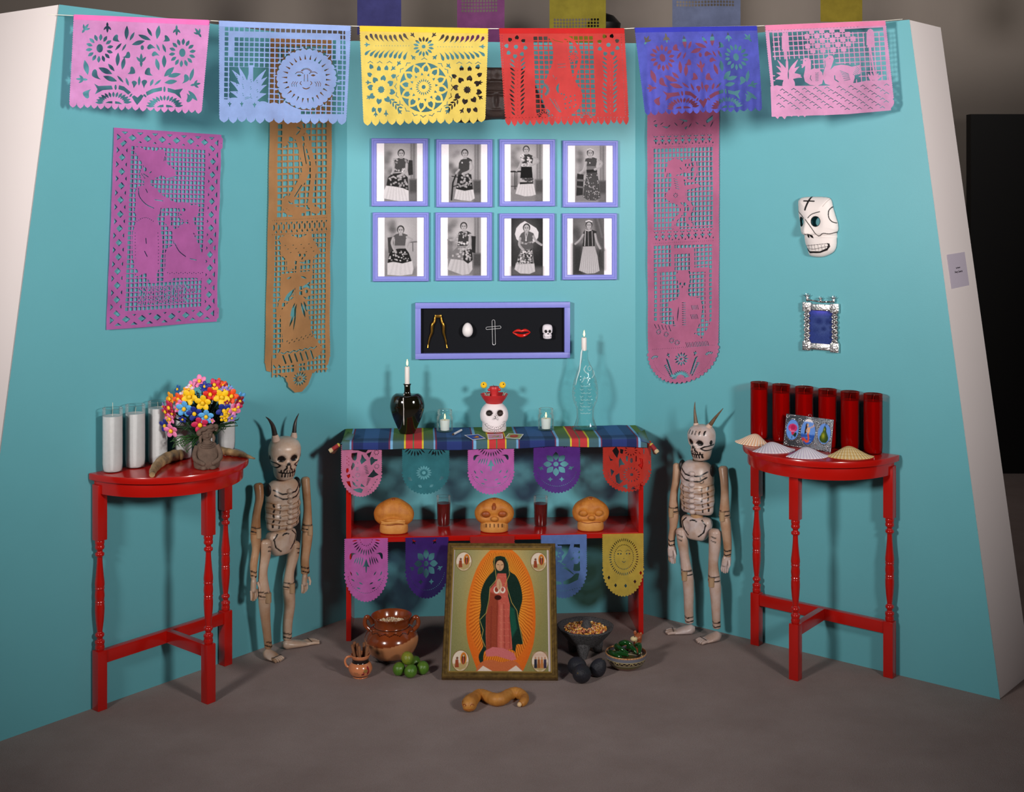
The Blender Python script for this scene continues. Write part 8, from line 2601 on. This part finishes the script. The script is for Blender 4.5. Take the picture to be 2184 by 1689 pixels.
# face, hands, cuffs
for (x, y, rx, ry, cc) in ((622, 312, 46, 62, (40, 26, 20)), (620, 318, 38, 54, (206, 160, 120)), (622, 520, 22, 62, (206, 160, 124)), (592, 545, 28, 36, (236, 226, 212)), (650, 545, 24, 32, (236, 226, 212)), (592, 540, 18, 26, (150, 64, 44)), (648, 540, 14, 22, (180, 90, 74)), (612, 490, 22, 54, (206, 160, 124)), (605, 615, 32, 24, (60, 24, 22))):
    q = rq([(x, y)])[0]; cv.ell(q[0], q[1], rx, ry, cc, 1, 1.5)
for p, w_, cc in (([(598, 308), (612, 310)], 5, (60, 36, 26)), ([(634, 312), (650, 308)], 5, (60, 36, 26)), ([(622, 312), (620, 338), (626, 342)], 4, (160, 110, 80)), ([(614, 354), (632, 352)], 5, (170, 80, 66)), ([(620, 470), (622, 540)], 4, (150, 104, 76))): cv.line(R_(p), w_, cc)
cv.poly(R_([tuple(q) for q in spline([(400, 1308), (430, 1240), (480, 1205), (560, 1195), (640, 1215), (740, 1200), (800, 1225), (850, 1308)], 30)]), (196, 104, 62)); cv.poly(R_([(410, 1308), (470, 1250), (560, 1300)]), (226, 206, 190)); cv.poly(R_([(700, 1300), (780, 1245), (850, 1305)]), (226, 206, 190))
cv.noise(4)
pr = picture('colour_print', cv, iw, ih, mat('colour_print_paper', rough=.22, attr='print', spec=.45), hp_, -.011, z0=mwd)
pr.data.transform(Matrix.Translation((0, 0, lift)) @ lean)
obj('white_slip', MB().box(iw / 2 - .008, iw / 2, -.0118, -.0112, mwd, PHt - mwd).xf(Matrix.Translation((0, 0, lift)) @ lean), mat('white_slip', (216, 200, 196), .6), hp_)
obj('white_slip', MB().box(-iw / 2, -iw / 2 + .004, -.0118, -.0112, mwd, PHt - mwd).xf(Matrix.Translation((0, 0, lift)) @ lean), mat('white_slip', (216, 200, 196), .6), hp_)


# ================================================================== ON THE CARPET: POTS, FRUIT, BREAD
def lathe_paint(name, prof, n, m, parent, colf, e=80):
    s_ = spline(prof, 120)
    o = obj(name, MB().lathe([(max(r, .0003), z) for r, z in s_], n, cap=False), m, parent, angle=e)
    me = o.data; k = len(me.vertices); co = np.zeros(k * 3); me.vertices.foreach_get('co', co); co = co.reshape(-1, 3)
    paint(me, 'print', colf(co))
    return o


def grains(name, n, R, z, dome, r, cols, parent, skip=None):
    mb = MB(); cc = []
    rn = np.random.default_rng(n)
    for k in range(n):
        a = rn.random() * 2 * PI; q = R * math.sqrt(rn.random())
        x, y = q * math.cos(a), q * math.sin(a)
        if skip and skip(x, y): continue
        M_ = Matrix.Rotation(rn.random() * 3, 3, 'Z') @ Matrix.Rotation(rn.random() * 3, 3, 'X')
        v0 = len(mb.v)
        mb.ellip((x, y, z + dome * (1 - (q / R) ** 2) + rn.random() * r * .8), r, r * .7, r * 1.15, 7, 5, M_)
        cc += [cols[rn.integers(len(cols))]] * (len(mb.v) - v0)
    me = bpy.data.meshes.new(name); me.from_pydata(mb.v, [], mb.f); me.polygons.foreach_set('use_smooth', [True] * len(me.polygons))
    paint(me, 'print', np.array(cc, float)); m = mat('dry_grain', rough=.45, attr='print'); me.materials.append(m)
    o = obj(name, None, m, parent, me=me); o['kind'] = 'stuff'
    return o


c = PH(832, 1418, 0); c.y += .062
pot = thing('clay_pot', 'two handled brown glazed clay pot holding pale grain, under the shelf', 'pot', c)


def pot_col(co):
    z = co[:, 2]; a = np.arctan2(co[:, 1], co[:, 0]); n = len(z)
    s_ = sum(np.sin(co @ np.array(f) + p) for f, p in (((60, 20, 30), 0), ((-30, 70, 50), 2), ((90, -40, 20), 4))) / 3
    raw = np.array((186, 124, 82.)) * (1 + .10 * s_[:, None]); raw = np.where((z < .022 + .006 * s_)[:, None], np.array((60, 46, 40.)), raw)
    sm = np.exp(-(((a + 2.05) / .12) ** 2 + ((z - .055) / .010) ** 2)) + np.exp(-(((a + 2.35) / .14) ** 2 + ((z - .072) / .008) ** 2)) * .8
    raw = raw * (1 - .7 * np.clip(sm, 0, 1)[:, None])
    gl = np.array((128, 58, 26.)) * (1 + .12 * s_[:, None])
    edge = .086 + .010 * np.cos(a * 2 + 1.0) + .004 * s_
    c_ = np.where((z > edge)[:, None], gl, raw)
    zz = .1165 + .0035 * np.abs(((a * 14 / PI) % 2) - 1) * 2 - .002
    ink = (np.abs(z - zz) < .0013) & (z < .13) | (np.abs(z - .1075) < .0008) | (np.abs(z - .1290) < .0014)
    return np.where(ink[:, None], np.array((40, 18, 12.)), c_)


lathe_paint('pot_body', [(.0005, .001), (.045, .001), (.062, .008), (.088, .034), (.103, .072), (.098, .098), (.080, .121), (.068, .130), (.0665, .140), (.070, .155), (.0765, .166), (.0785, .169), (.076, .1695), (.070, .160), (.0630, .142), (.064, .130)], 220, mat('glazed_clay', rough=.18, attr='print', coat=.3), pot, pot_col)
for s_ in (-1, 1):
    obj('handle', MB().tube([tuple(q) for q in spline([(s_ * .086, 0, .114), (s_ * .101, 0, .130), (s_ * .103, 0, .150), (s_ * .094, 0, .162), (s_ * .083, 0, .148), (s_ * .074, 0, .128)][:4] + [(s_ * .080, 0, .152), (s_ * .073, 0, .136)], 26)], .0085, 14), mat('brown_glaze', (128, 58, 26), .15, coat=.5), pot)
grains('pale_grain', 260, .060, .136, .004, .0042, [(226, 206, 170), (206, 176, 136), (236, 222, 196), (180, 140, 110)], pot)

c = PH(767, 1449, 0); c.y += .026
jug = thing('clay_jug', 'small terracotta jug with a black neck band, filled with cinnamon', 'jug', c, .1)


def jug_col(co):
    z = co[:, 2]; a = np.arctan2(co[:, 1], co[:, 0]) + PI / 2
    c_ = np.repeat(np.array((214, 132, 88.))[None, :], len(z), 0)
    c_ = np.where(((z > .0565) & (z < .0705))[:, None], np.array((28, 20, 20.)), c_)
    c_ = np.where((np.abs(z - .0725) < .0008)[:, None] | (np.abs(z - .011) < .002)[:, None], np.array((90, 60, 50.)), c_)
    x = a * .042
    for cx, cz, rx, rz, cc in ((.010, .022, .006, .0035, (120, 30, 40)), (.014, .030, .005, .004, (170, 50, 50)), (.030, .034, .006, .016, (150, 40, 44)), (.020, .034, .009, .007, (150, 110, 60)), (-.016, .028, .014, .0010, (120, 90, 60)), (-.012, .022, .012, .0009, (120, 90, 60))):
        c_ = np.where(((((x - cx) / rx) ** 2 + ((z - cz) / rz) ** 2) < 1)[:, None], np.array(cc, float), c_)
    return c_


lathe_paint('jug_body', [(.0005, .001), (.026, .001), (.0275, .004), (.036, .012), (.0440, .030), (.040, .047), (.0315, .0565), (.0300, .0640), (.0320, .0720), (.0355, .0810), (.0362, .0835), (.0340, .0835), (.0300, .0735), (.0275, .062)], 160, mat('glazed_clay', rough=.18, attr='print', coat=.3), jug, jug_col)
obj('jug_handle', MB().tube([tuple(q) for q in spline([(-.033, 0, .076), (-.048, 0, .0755), (-.057, 0, .062), (-.052, 0, .044), (-.0405, 0, .036)], 24)], .0042, 12), mat('terracotta_glaze', (214, 132, 88), .2, coat=.4), jug)
M_CIN = mat('cinnamon_bark', (140, 88, 54), .8, var=(60, .6, (96, 56, 32)), bump=(150, .5))
CIN = ('leaning out to the left', 'in front, nearly upright', 'leaning right', 'tallest, at the back left', 'at the back right', 'in the middle')
for k, (x0, y0, x1, y1, h_) in enumerate(((-.010, -.010, -.030, -.008, .122), (.004, -.014, -.002, -.016, .120), (.016, -.006, .028, -.004, .116), (-.016, .006, -.024, .012, .126), (.008, .008, .012, .012, .123), (.000, -.002, -.012, .000, .124))):
    st = thing('cinnamon_stick', 'curled cinnamon stick in the terracotta jug, ' + CIN[k], 'cinnamon', c + Vector((0, 0, .030)), 0, 'cinnamon sticks in the jug')
    ax = (Vector((x1, y1, h_ - .030)) - Vector((x0, y0, 0))); e1 = ax.orthogonal().normalized(); e2 = ax.normalized().cross(e1)
    pr_ = []
    for q in np.linspace(0, 2 * PI * 1.35, 22):
        r = .0068 - .0005 * q
        pr_.append((r * math.cos(q + k), r * math.sin(q + k)))
    vs = [Vector((x0, y0, 0)) + e1 * a_ + e2 * b_ for a_, b_ in pr_] + [Vector((x0, y0, 0)) + ax + e1 * a_ + e2 * b_ for a_, b_ in pr_]
    n = len(pr_)
    o = obj('bark_curl', MB().add(vs, [(i, i + 1, i + 1 + n, i + n) for i in range(n - 1)]), M_CIN, st)
    s_ = o.modifiers.new('thickness', 'SOLIDIFY'); s_.thickness = .0012

M_LIME = mat('lime_skin', (70, 116, 34), .25, var=(24, .8, (108, 134, 46)), bump=(420, .25), spec=.5)
M_LIMEY = mat('lime_skin_yellowing', (78, 120, 36), .25, var=(13, .9, (182, 160, 50)), bump=(420, .25))
for (px, py, z, rr, lab) in ((850.9, 1426.4, None, .0243, 'green lime, left one at the base of the lime pile'), (876, 1431.4, None, .0246, 'green lime in front at the base of the lime pile'), (902, 1423.9, None, .0243, 'green lime, right one at the base of the lime pile'),
                             (884, 1412.5, None, .0235, 'green lime at the back of the lime pile'), (869, 1403.7, .0605, .0246, 'green lime with a yellowing patch on top of the pile')):
    z = rr if z is None else z
    p = PH(px, py, z)
    t = thing('lime', lab, 'lime', (p.x, p.y, p.z - rr), random.random() * 3, 'limes in the pile')
    M_ = Matrix.Rotation(.5, 3, 'X') @ Matrix.Rotation(.6, 3, 'Y')
    obj('peel', MB().lathe([(max(1e-4, rr * math.sin(q)), rr * (-math.cos(q)) * (1.04 + .05 * abs(math.cos(q)) ** 8)) for q in np.linspace(0, PI, 30)], 36).xf(Matrix.Translation((0, 0, rr)) @ M_.to_4x4() @ Matrix.Scale(.96, 4)), M_LIMEY if 'yellow' in lab else M_LIME, t)
    obj('stem_scar', MB().ellip(Vector((0, 0, rr)) + M_ @ Vector((0, 0, rr * 1.03)), .0022, .0022, .0012, 8, 6, M_), mat('lime_scar', (126, 130, 84), .8), t)

# stone mortar
c = PH(1251, 1408, 0); c.y += .066
mo = thing('stone_mortar', 'three legged dark volcanic stone mortar full of maize kernels', 'mortar', c)
M_LAVA = mat('volcanic_stone', (92, 90, 92), .8, var=(300, 1.0, (20, 19, 21)), bump=(150, 1.0), spec=.5)
obj('mortar_bowl', MB().lathe([tuple(q) for q in spline([(.0005, .036), (.040, .037), (.060, .048), (.086, .076), (.106, .101), (.110, .109), (.104, .1115), (.094, .107), (.082, .097)], 60)], 72, wob=lambda a, z: 1 + .012 * math.sin(5 * a) + .008 * math.sin(11 * a + z * 60)), M_LAVA, mo, angle=80)
for a_ in (-PI / 2 - .25, PI / 6 - .1, 5 * PI / 6):
    obj('leg', MB().tube([(.042 * math.cos(a_), .042 * math.sin(a_), .060), (.052 * math.cos(a_), .052 * math.sin(a_), .030), (.056 * math.cos(a_), .056 * math.sin(a_), .002)], [.032, .024, .015], 18), M_LAVA, mo)
kern = grains('maize_kernels', 620, .081, .097, .006, .0046, [(226, 150, 30), (240, 176, 60), (206, 120, 60), (190, 90, 70), (236, 190, 120), (214, 140, 100), (120, 50, 40), (244, 214, 160)], mo, lambda x, y: math.hypot(x - .004, y + .004) < .018)
pe = thing('stone_pestle', 'blunt dark stone pestle standing in the maize of the mortar', 'pestle', c + Vector((.004, -.004, .098)))
obj('pestle_stone', MB().lathe([(.0195, 0), (.0215, .006), (.0185, .020), (.0125, .032), (.0065, .037), (.0003, .038)], 28, wob=lambda a, z: 1 + .04 * math.sin(3 * a)), M_LAVA, pe, angle=80)

# avocados
M_AVO = mat('black_avocado_skin', (40, 40, 48), .55, var=(40, .5, (22, 22, 26)), bump=(130, .6), spec=.4)
for px, py, R, rot, tl_, lab in ((1232, 1421, .0345, .6, 1.25, 'black avocado, rear one of the three beside the mortar'), (1239.5, 1437.5, .0350, -.4, 1.2, 'black avocado in front of the other two'), (1276.5, 1425.5, .0310, 1.2, .5, 'black avocado nearest the chilli bowl, standing upright')):
    p = PH(px, py, R)
    t = thing('avocado', lab, 'avocado', (p.x, p.y, 0), rot, 'avocados on the carpet')
    prf = [(max(1e-4, R * math.sin(q) * (1 - .16 * math.cos(q) - .05)), R * 1.17 * math.cos(q)) for q in np.linspace(PI, 0, 34)]
    mb = MB().lathe(prf, 36).xf(Matrix.Rotation(tl_, 4, 'X'))
    zm = min(v[2] for v in mb.v); mb.xf(Matrix.Translation((0, 0, -zm)))
    obj('skin', mb, M_AVO, t)
    q = Matrix.Translation((0, 0, -zm)) @ Matrix.Rotation(tl_, 4, 'X') @ Vector((0, 0, R * 1.17))
    obj('stem_end', MB().ellip(q, .0035, .0035, .003, 8, 6), mat('avocado_stem', (90, 74, 50), .9), t)

# painted bowl of green chillies with an animal-head handle
c = PH(1337.5, 1432, 0); c.y += .045
bw = thing('painted_bowl', 'painted clay bowl with an animal head handle and a stepped line border', 'bowl', c)


def bowl_col(co):
    z = co[:, 2]; a = np.arctan2(co[:, 1], co[:, 0]); r = np.hypot(co[:, 0], co[:, 1])
    c_ = np.repeat(np.array((112, 62, 36.))[None, :], len(z), 0)
    c_ = np.where((z > .013)[:, None], np.array((96, 88, 48.)), c_); c_ = np.where((z > .024)[:, None], np.array((110, 112, 124.)), c_); c_ = np.where((z > .054)[:, None], np.array((160, 72, 40.)), c_)
    st = ((a * 26 / PI) % 2 < 1)
    line = (np.abs(z - np.where(st, .0375, .0325)) < .0011) | ((np.abs((a * 26 / PI) % 1) < .10) & (z > .0325) & (z < .0375)) | (np.abs(z - .0265) < .0010) | (np.abs(z - .0415) < .0008)
    band = (z > .0268) & (z < .0412)
    c_ = np.where(band[:, None], np.array((44, 34, 36.)), c_); c_ = np.where(line[:, None], np.array((206, 186, 130.)), c_)
    dot = (z > .0545) & (((a * 40 / PI) % 1) < .45)
    c_ = np.where(dot[:, None], np.array((214, 178, 120.)), c_)
    inn = (r < .0745) & (z > .0065) & (r < .070 + (z - .055) * .3)
    return c_


lathe_paint('bowl_body', [(.0005, .001), (.040, .001), (.050, .004), (.066, .018), (.0755, .036), (.0780, .054), (.0775, .0580), (.0750, .0575), (.0715, .036), (.060, .018), (.040, .008), (.0005, .007)], 200, mat('glazed_clay', rough=.18, attr='print', coat=.3), bw, bowl_col)
hq = lambda x, y, z: (x, y, z)
M_TERR = mat('terracotta_glaze', (214, 132, 88), .2, coat=.4); M_TER2 = mat('brown_terracotta', (162, 84, 48), .35); M_CRM = mat('cream_slip', (222, 200, 150), .5)
hb = obj('head_handle', MB().tube([tuple(q) for q in spline([(.040, .058, .040), (.048, .058, .066), (.052, .054, .090), (.046, .046, .104)], 20)], [.013] * 6 + [.0145] * 8 + [.016, .0165, .016, .015, .012, .006], 16), M_TER2, bw)
obj('muzzle', MB().ellip((.034, .036, .094), .014, .012, .010, 16, 10), M_CRM, hb)
for dx, dz in ((.062, .106), (.040, .113)): obj('ear', MB().ellip((dx, .050, dz), .006, .004, .009, 12, 8), M_TER2, hb)
for s_ in (0, 1): obj('neck_stripe', MB().tube([(.034 + .006 * s_, .040, .070 + .010 * s_), (.046, .042, .075 + .011 * s_), (.062, .050, .068 + .012 * s_)], .002, 6), M_CRM, hb)
obj('eye', MB().ellip((.036, .0315, .103), .0026, .002, .0026, 8, 6), M_WICK, hb)
M_CHI = mat('green_chilli_skin', (24, 74, 26), .14, var=(20, .6, (16, 48, 20)), coat=.4); M_STEM = mat('chilli_stem', (86, 112, 50), .6)
for k, (pts, lab) in enumerate((([(-.050, -.010, .050), (-.030, -.022, .060), (-.005, -.040, .062), (.004, -.052, .060)], 'long green chilli lying across the front left of the bowl'), ([(-.030, .030, .058), (-.034, .005, .078), (-.020, -.020, .076), (.006, -.036, .066)], 'green chilli arching over the left side of the bowl'),
                                ([(-.020, .036, .072), (-.002, .020, .086), (.018, .014, .082), (.030, .016, .070)], 'green chilli lying across the back of the bowl'), ([(.010, .010, .070), (.018, -.012, .080), (.030, -.030, .074), (.034, -.040, .064)], 'green chilli in the middle of the bowl'),
                                ([(.044, .018, .076), (.050, -.004, .084), (.050, -.024, .076), (.046, -.040, .062)], 'glossy green chilli hanging at the right side of the bowl'), ([(-.060, .010, .052), (-.052, -.016, .058), (-.036, -.036, .056), (-.020, -.048, .054)], 'small green chilli at the left rim of the bowl'))):
    t = thing('green_chilli', lab, 'chilli', c, 0, 'green chillies in the bowl')
    s_ = spline(pts, 26)
    obj('pod', MB().tube([tuple(q) for q in s_], [.0105 * (1 - .75 * (i / 25) ** 2.2) if i > 1 else .006 + .0025 * i for i in range(26)], 16), M_CHI, t)
    d = (s_[0] - s_[3]); d /= np.linalg.norm(d)
    obj('stem', MB().tube([tuple(s_[0] - d * .002), tuple(s_[0] + d * .010 + np.array((0, 0, .002))), tuple(s_[0] + d * .016 + np.array((0, 0, .006)))], [.0034, .0018, .0014], 8), M_STEM, t)

# serpent-shaped bread
SP = [(520, 400, 60), (590, 330, 152), (640, 250, 150), (720, 180, 122), (800, 110, 112), (900, 115, 112), (1030, 175, 122), (1180, 220, 134), (1320, 190, 130), (1440, 110, 120), (1580, 75, 120), (1700, 110, 112), (1770, 180, 100), (1750, 260, 88), (1690, 310, 66)]
q = []
for x, y, r in SP:
    rr = r / 9.927 * 4.45 / F
    q.append((PH(940 + x / 9.927, 1470 + y / 9.927, rr * .95), rr))
c = q[7][0].copy(); c.z = 0
sb = thing('serpent_bread', 'golden bread loaf twisted like a snake, in front of the holy picture', 'bread', c)
s_ = spline([(*(p - c), r) for p, r in q], 90)
s_[:, 2] = s_[:, 3] * .94
obj('loaf', MB().tube([a_[:3] for a_ in s_], [max(a_[3] * (1 + .025 * math.sin(i * 1.7)), .003) for i, a_ in enumerate(s_)], 28), mat('snake_crust', (206, 140, 62), .5, var=(24, .8, (156, 92, 30)), bump=(60, .35)), sb, angle=80)
hx = q[1][0] - c
for dx in (-.014, .012):
    obj('eye_ring', MB().tube([Vector((hx.x + dx + .0050 * math.cos(a_), hx.y - .0185 + .003 * math.cos(a_) * (1 if dx > 0 else -1), .030 + .0040 * math.sin(a_))) for a_ in np.linspace(0, 2 * PI, 14)], .0012, 6), M_CRUST3, sb)
obj('mouth_fold', MB().tube([(hx.x + x, hx.y - .0245 + 10 * x * x, .017) for x in np.linspace(-.017, .017, 12)], .0010, 6), M_CRUST3, sb)
tq = q[-1][0] - c
obj('tail_rattle', MB().ellip((tq.x - .004, tq.y - .004, .010), .0085, .008, .0085, 14, 10), mat('pale_bread_tail', (232, 196, 150), .6, bump=(90, .6)), sb)

# ================================================================== SMALL WALL THINGS AND THE GALLERY BEHIND
# dark carved plaque behind the hanging banners
a = WB.hit(962, 143, .02); b = WB.hit(1163, 254, .02)
PK = lambda x, y: (WB.hit(x, y, .02)[0] - a[0], a[1] - WB.hit(x, y, .02)[1])
sh = Sheet(b[0] - a[0] + .01, a[1] - b[1] + .01, .0026)
po = [PK(*p) for p in spline([(966, 150), (985, 143), (1060, 143), (1115, 146), (1138, 172), (1152, 205), (1163, 232), (1160, 253), (1060, 254), (964, 254), (966, 150)], 60)][:-1]
sh.add(po)


def plaque_z(x, y):
    z = .014 * np.sqrt(1 - (1 - np.clip(sd_poly(x, y, po) / .014, 0, 1)) ** 2)
    fx, fy = PK(1058, 212)
    q = ((x - fx) / .070) ** 2 + ((y - fy) / .085) ** 2
    z = z + .022 * np.sqrt(np.clip(1 - q, 0, 1))
    for ex, ey_, rx, ry, h in ((-.026, -.020, .016, .006, -.006), (.026, -.020, .016, .006, -.006), (0, .005, .008, .026, .011), (0, .044, .022, .005, .006), (-.026, -.032, .020, .004, .005), (.026, -.032, .020, .004, .005)):
        z = z + h * np.exp(-((x - fx - ex) / rx) ** 2 - ((y - fy - ey_) / ry) ** 2)
    z = z + .003 * np.sin(x * 120) * np.sin(y * 90) * (q > 1.1) + .004 * (np.abs(y - PK(1058, 172)[1]) < .004)
    return z


me = sh.mesh('carved_plaque', lambda x, y: (x, -plaque_z(x, y), -y), merge=False)
M_DARKW = mat('dark_carved_wood', (64, 48, 42), .5, var=(40, .5, (40, 29, 26)), bump=(90, .3)); me.materials.append(M_DARKW)
o = tag(obj('carved_plaque', None, M_DARKW, me=me, loc=WB.at(a[0], .003, a[1]), rot=(0, 0, WB.ang)), 'dark brown carved plaque with a face, half hidden behind the hanging banners', 'plaque')
s_ = o.modifiers.new('thickness', 'SOLIDIFY'); s_.thickness = .003

# paper label on the white end panel at the right
A_, B_2, D_, N_ = RET_R
up = (B_2 - A_).normalized()


def on_ret(px, py):
    r = Vector(((px - CX) / F, 1, -(py - HY) / F)); n = D_.cross(B_2 - A_).normalized()
    o_ = Vector((0, 0, CH)); t_ = (A_ - o_).dot(n) / r.dot(n)
    return o_ + r * t_


cn = [on_ret(2019.5, 543), on_ret(2057, 537), on_ret(2066.5, 608.5), on_ret(2028.5, 616)]
nn = D_.cross(B_2 - A_).normalized()
if nn.y > 0: nn = -nn
ex = (cn[1] - cn[0]).normalized(); ez = nn.cross(ex) * -1
if ez.z < 0: ez = -ez
Wl, Hl = (cn[1] - cn[0]).length, (cn[3] - cn[0]).length
org = (cn[2] + cn[3]) / 2
Mx = Matrix((ex, -nn, ez)).transposed().to_4x4(); Mx.translation = org + nn * .0008
lb = bpy.data.objects.new('wall_label', None); COL.objects.link(lb); lb.matrix_world = Mx
tag(lb, 'pale lilac printed name label on the white end panel at right', 'label')
obj('label_card', MB().box(-Wl / 2, Wl / 2, -.0015, 0, 0, Hl), mat('lilac_card', (204, 192, 208), .7), lb)
for tx, sz, z in (('San Antonio', .048, Hl * .555), ('Henry Cisneros', .068, Hl * .43)):
    cu = bpy.data.curves.new('label_text', 'FONT'); cu.body = tx; cu.size = sz * Wl; cu.align_x = 'CENTER'; cu.extrude = .0002
    to = bpy.data.objects.new('label_text', cu); COL.objects.link(to)
    me = bpy.data.meshes.new_from_object(to.evaluated_get(bpy.context.evaluated_depsgraph_get())); bpy.data.objects.remove(to)
    me.materials.append(mat('label_ink', (52, 44, 56), .8))
    obj('label_text', None, None, lb, me=me, loc=(0, -.0020, z), rot=(PI / 2, 0, 0))


# dim papers hanging in the gallery behind
def far_paper(x0, x1, yb, Y, col, label, kind):
    w_, h_ = (x1 - x0) * Y / F, .40
    sh = Sheet(w_, h_, .004)
    sh.add(rect(0, 0, w_, h_))
    z = h_ - .18
    for k in range(int((w_ - .04) / .016)):
        for j in range(9):
            if kind == 0 or j > 5: sh.cut(rect(.022 + k * .016, .05 + j * .017 + (.12 if kind else 0), .033 + k * .016, .062 + j * .017 + (.12 if kind else 0)))
    if kind == 1:
        for k, ch in enumerate('LUPITA'):
            for a_, b_, c_, d_ in strokes(ch): sh.cut(rect(.03 + k * .040 + a_ * .0062, .085 + b_ * .0085, .03 + k * .040 + c_ * .0062, .085 + d_ * .0085))
    p = P((x0 + x1) / 2, yb, Y)
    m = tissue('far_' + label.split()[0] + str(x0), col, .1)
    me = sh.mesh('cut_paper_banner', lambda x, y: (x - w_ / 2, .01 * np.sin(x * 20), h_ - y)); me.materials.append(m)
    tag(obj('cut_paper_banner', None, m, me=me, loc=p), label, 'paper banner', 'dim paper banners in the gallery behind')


YF = 6.6
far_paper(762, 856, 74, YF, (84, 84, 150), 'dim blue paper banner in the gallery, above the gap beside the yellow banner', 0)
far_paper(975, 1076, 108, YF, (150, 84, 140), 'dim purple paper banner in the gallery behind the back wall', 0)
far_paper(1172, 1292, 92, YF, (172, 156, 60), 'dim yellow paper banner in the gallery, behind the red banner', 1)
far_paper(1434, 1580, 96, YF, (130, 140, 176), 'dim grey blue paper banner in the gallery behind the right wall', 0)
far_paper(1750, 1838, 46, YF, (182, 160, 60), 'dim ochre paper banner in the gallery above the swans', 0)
y1 = [P(x, yb, YF).z + .40 for x, yb in ((809, 74), (1025, 108), (1232, 92), (1507, 96), (1794, 46))]
sp_ = [(P(x, 0, YF).x, YF + .012, z + .002) for x, z in zip((500, 809, 1025, 1232, 1507, 1794, 2050), [y1[0] + .02] + y1 + [y1[-1] + .02])]
tag(obj('hanging_string', MB().tube(sp_, .0015, 6), M_STRING), 'string carrying the dim papers in the gallery behind the walls', 'string')
p = P(1287, 62, 7.3)  # black round object of unknown kind, gives no light
t = thing('round_shape', 'black round shape hanging in the gallery behind the dim yellow paper', 'lamp', p)
obj('round_body', MB().lathe([(.0005, -.06), (.06, -.05), (.095, -.01), (.10, .03), (.06, .075), (.02, .09), (.0005, .092)], 28), mat('black_round_enamel', (20, 19, 19), .5), t)
obj('hanging_cord', MB().tube([(0, 0, .09), (0, 0, 1.6)], .004, 6), M_WICK, t)
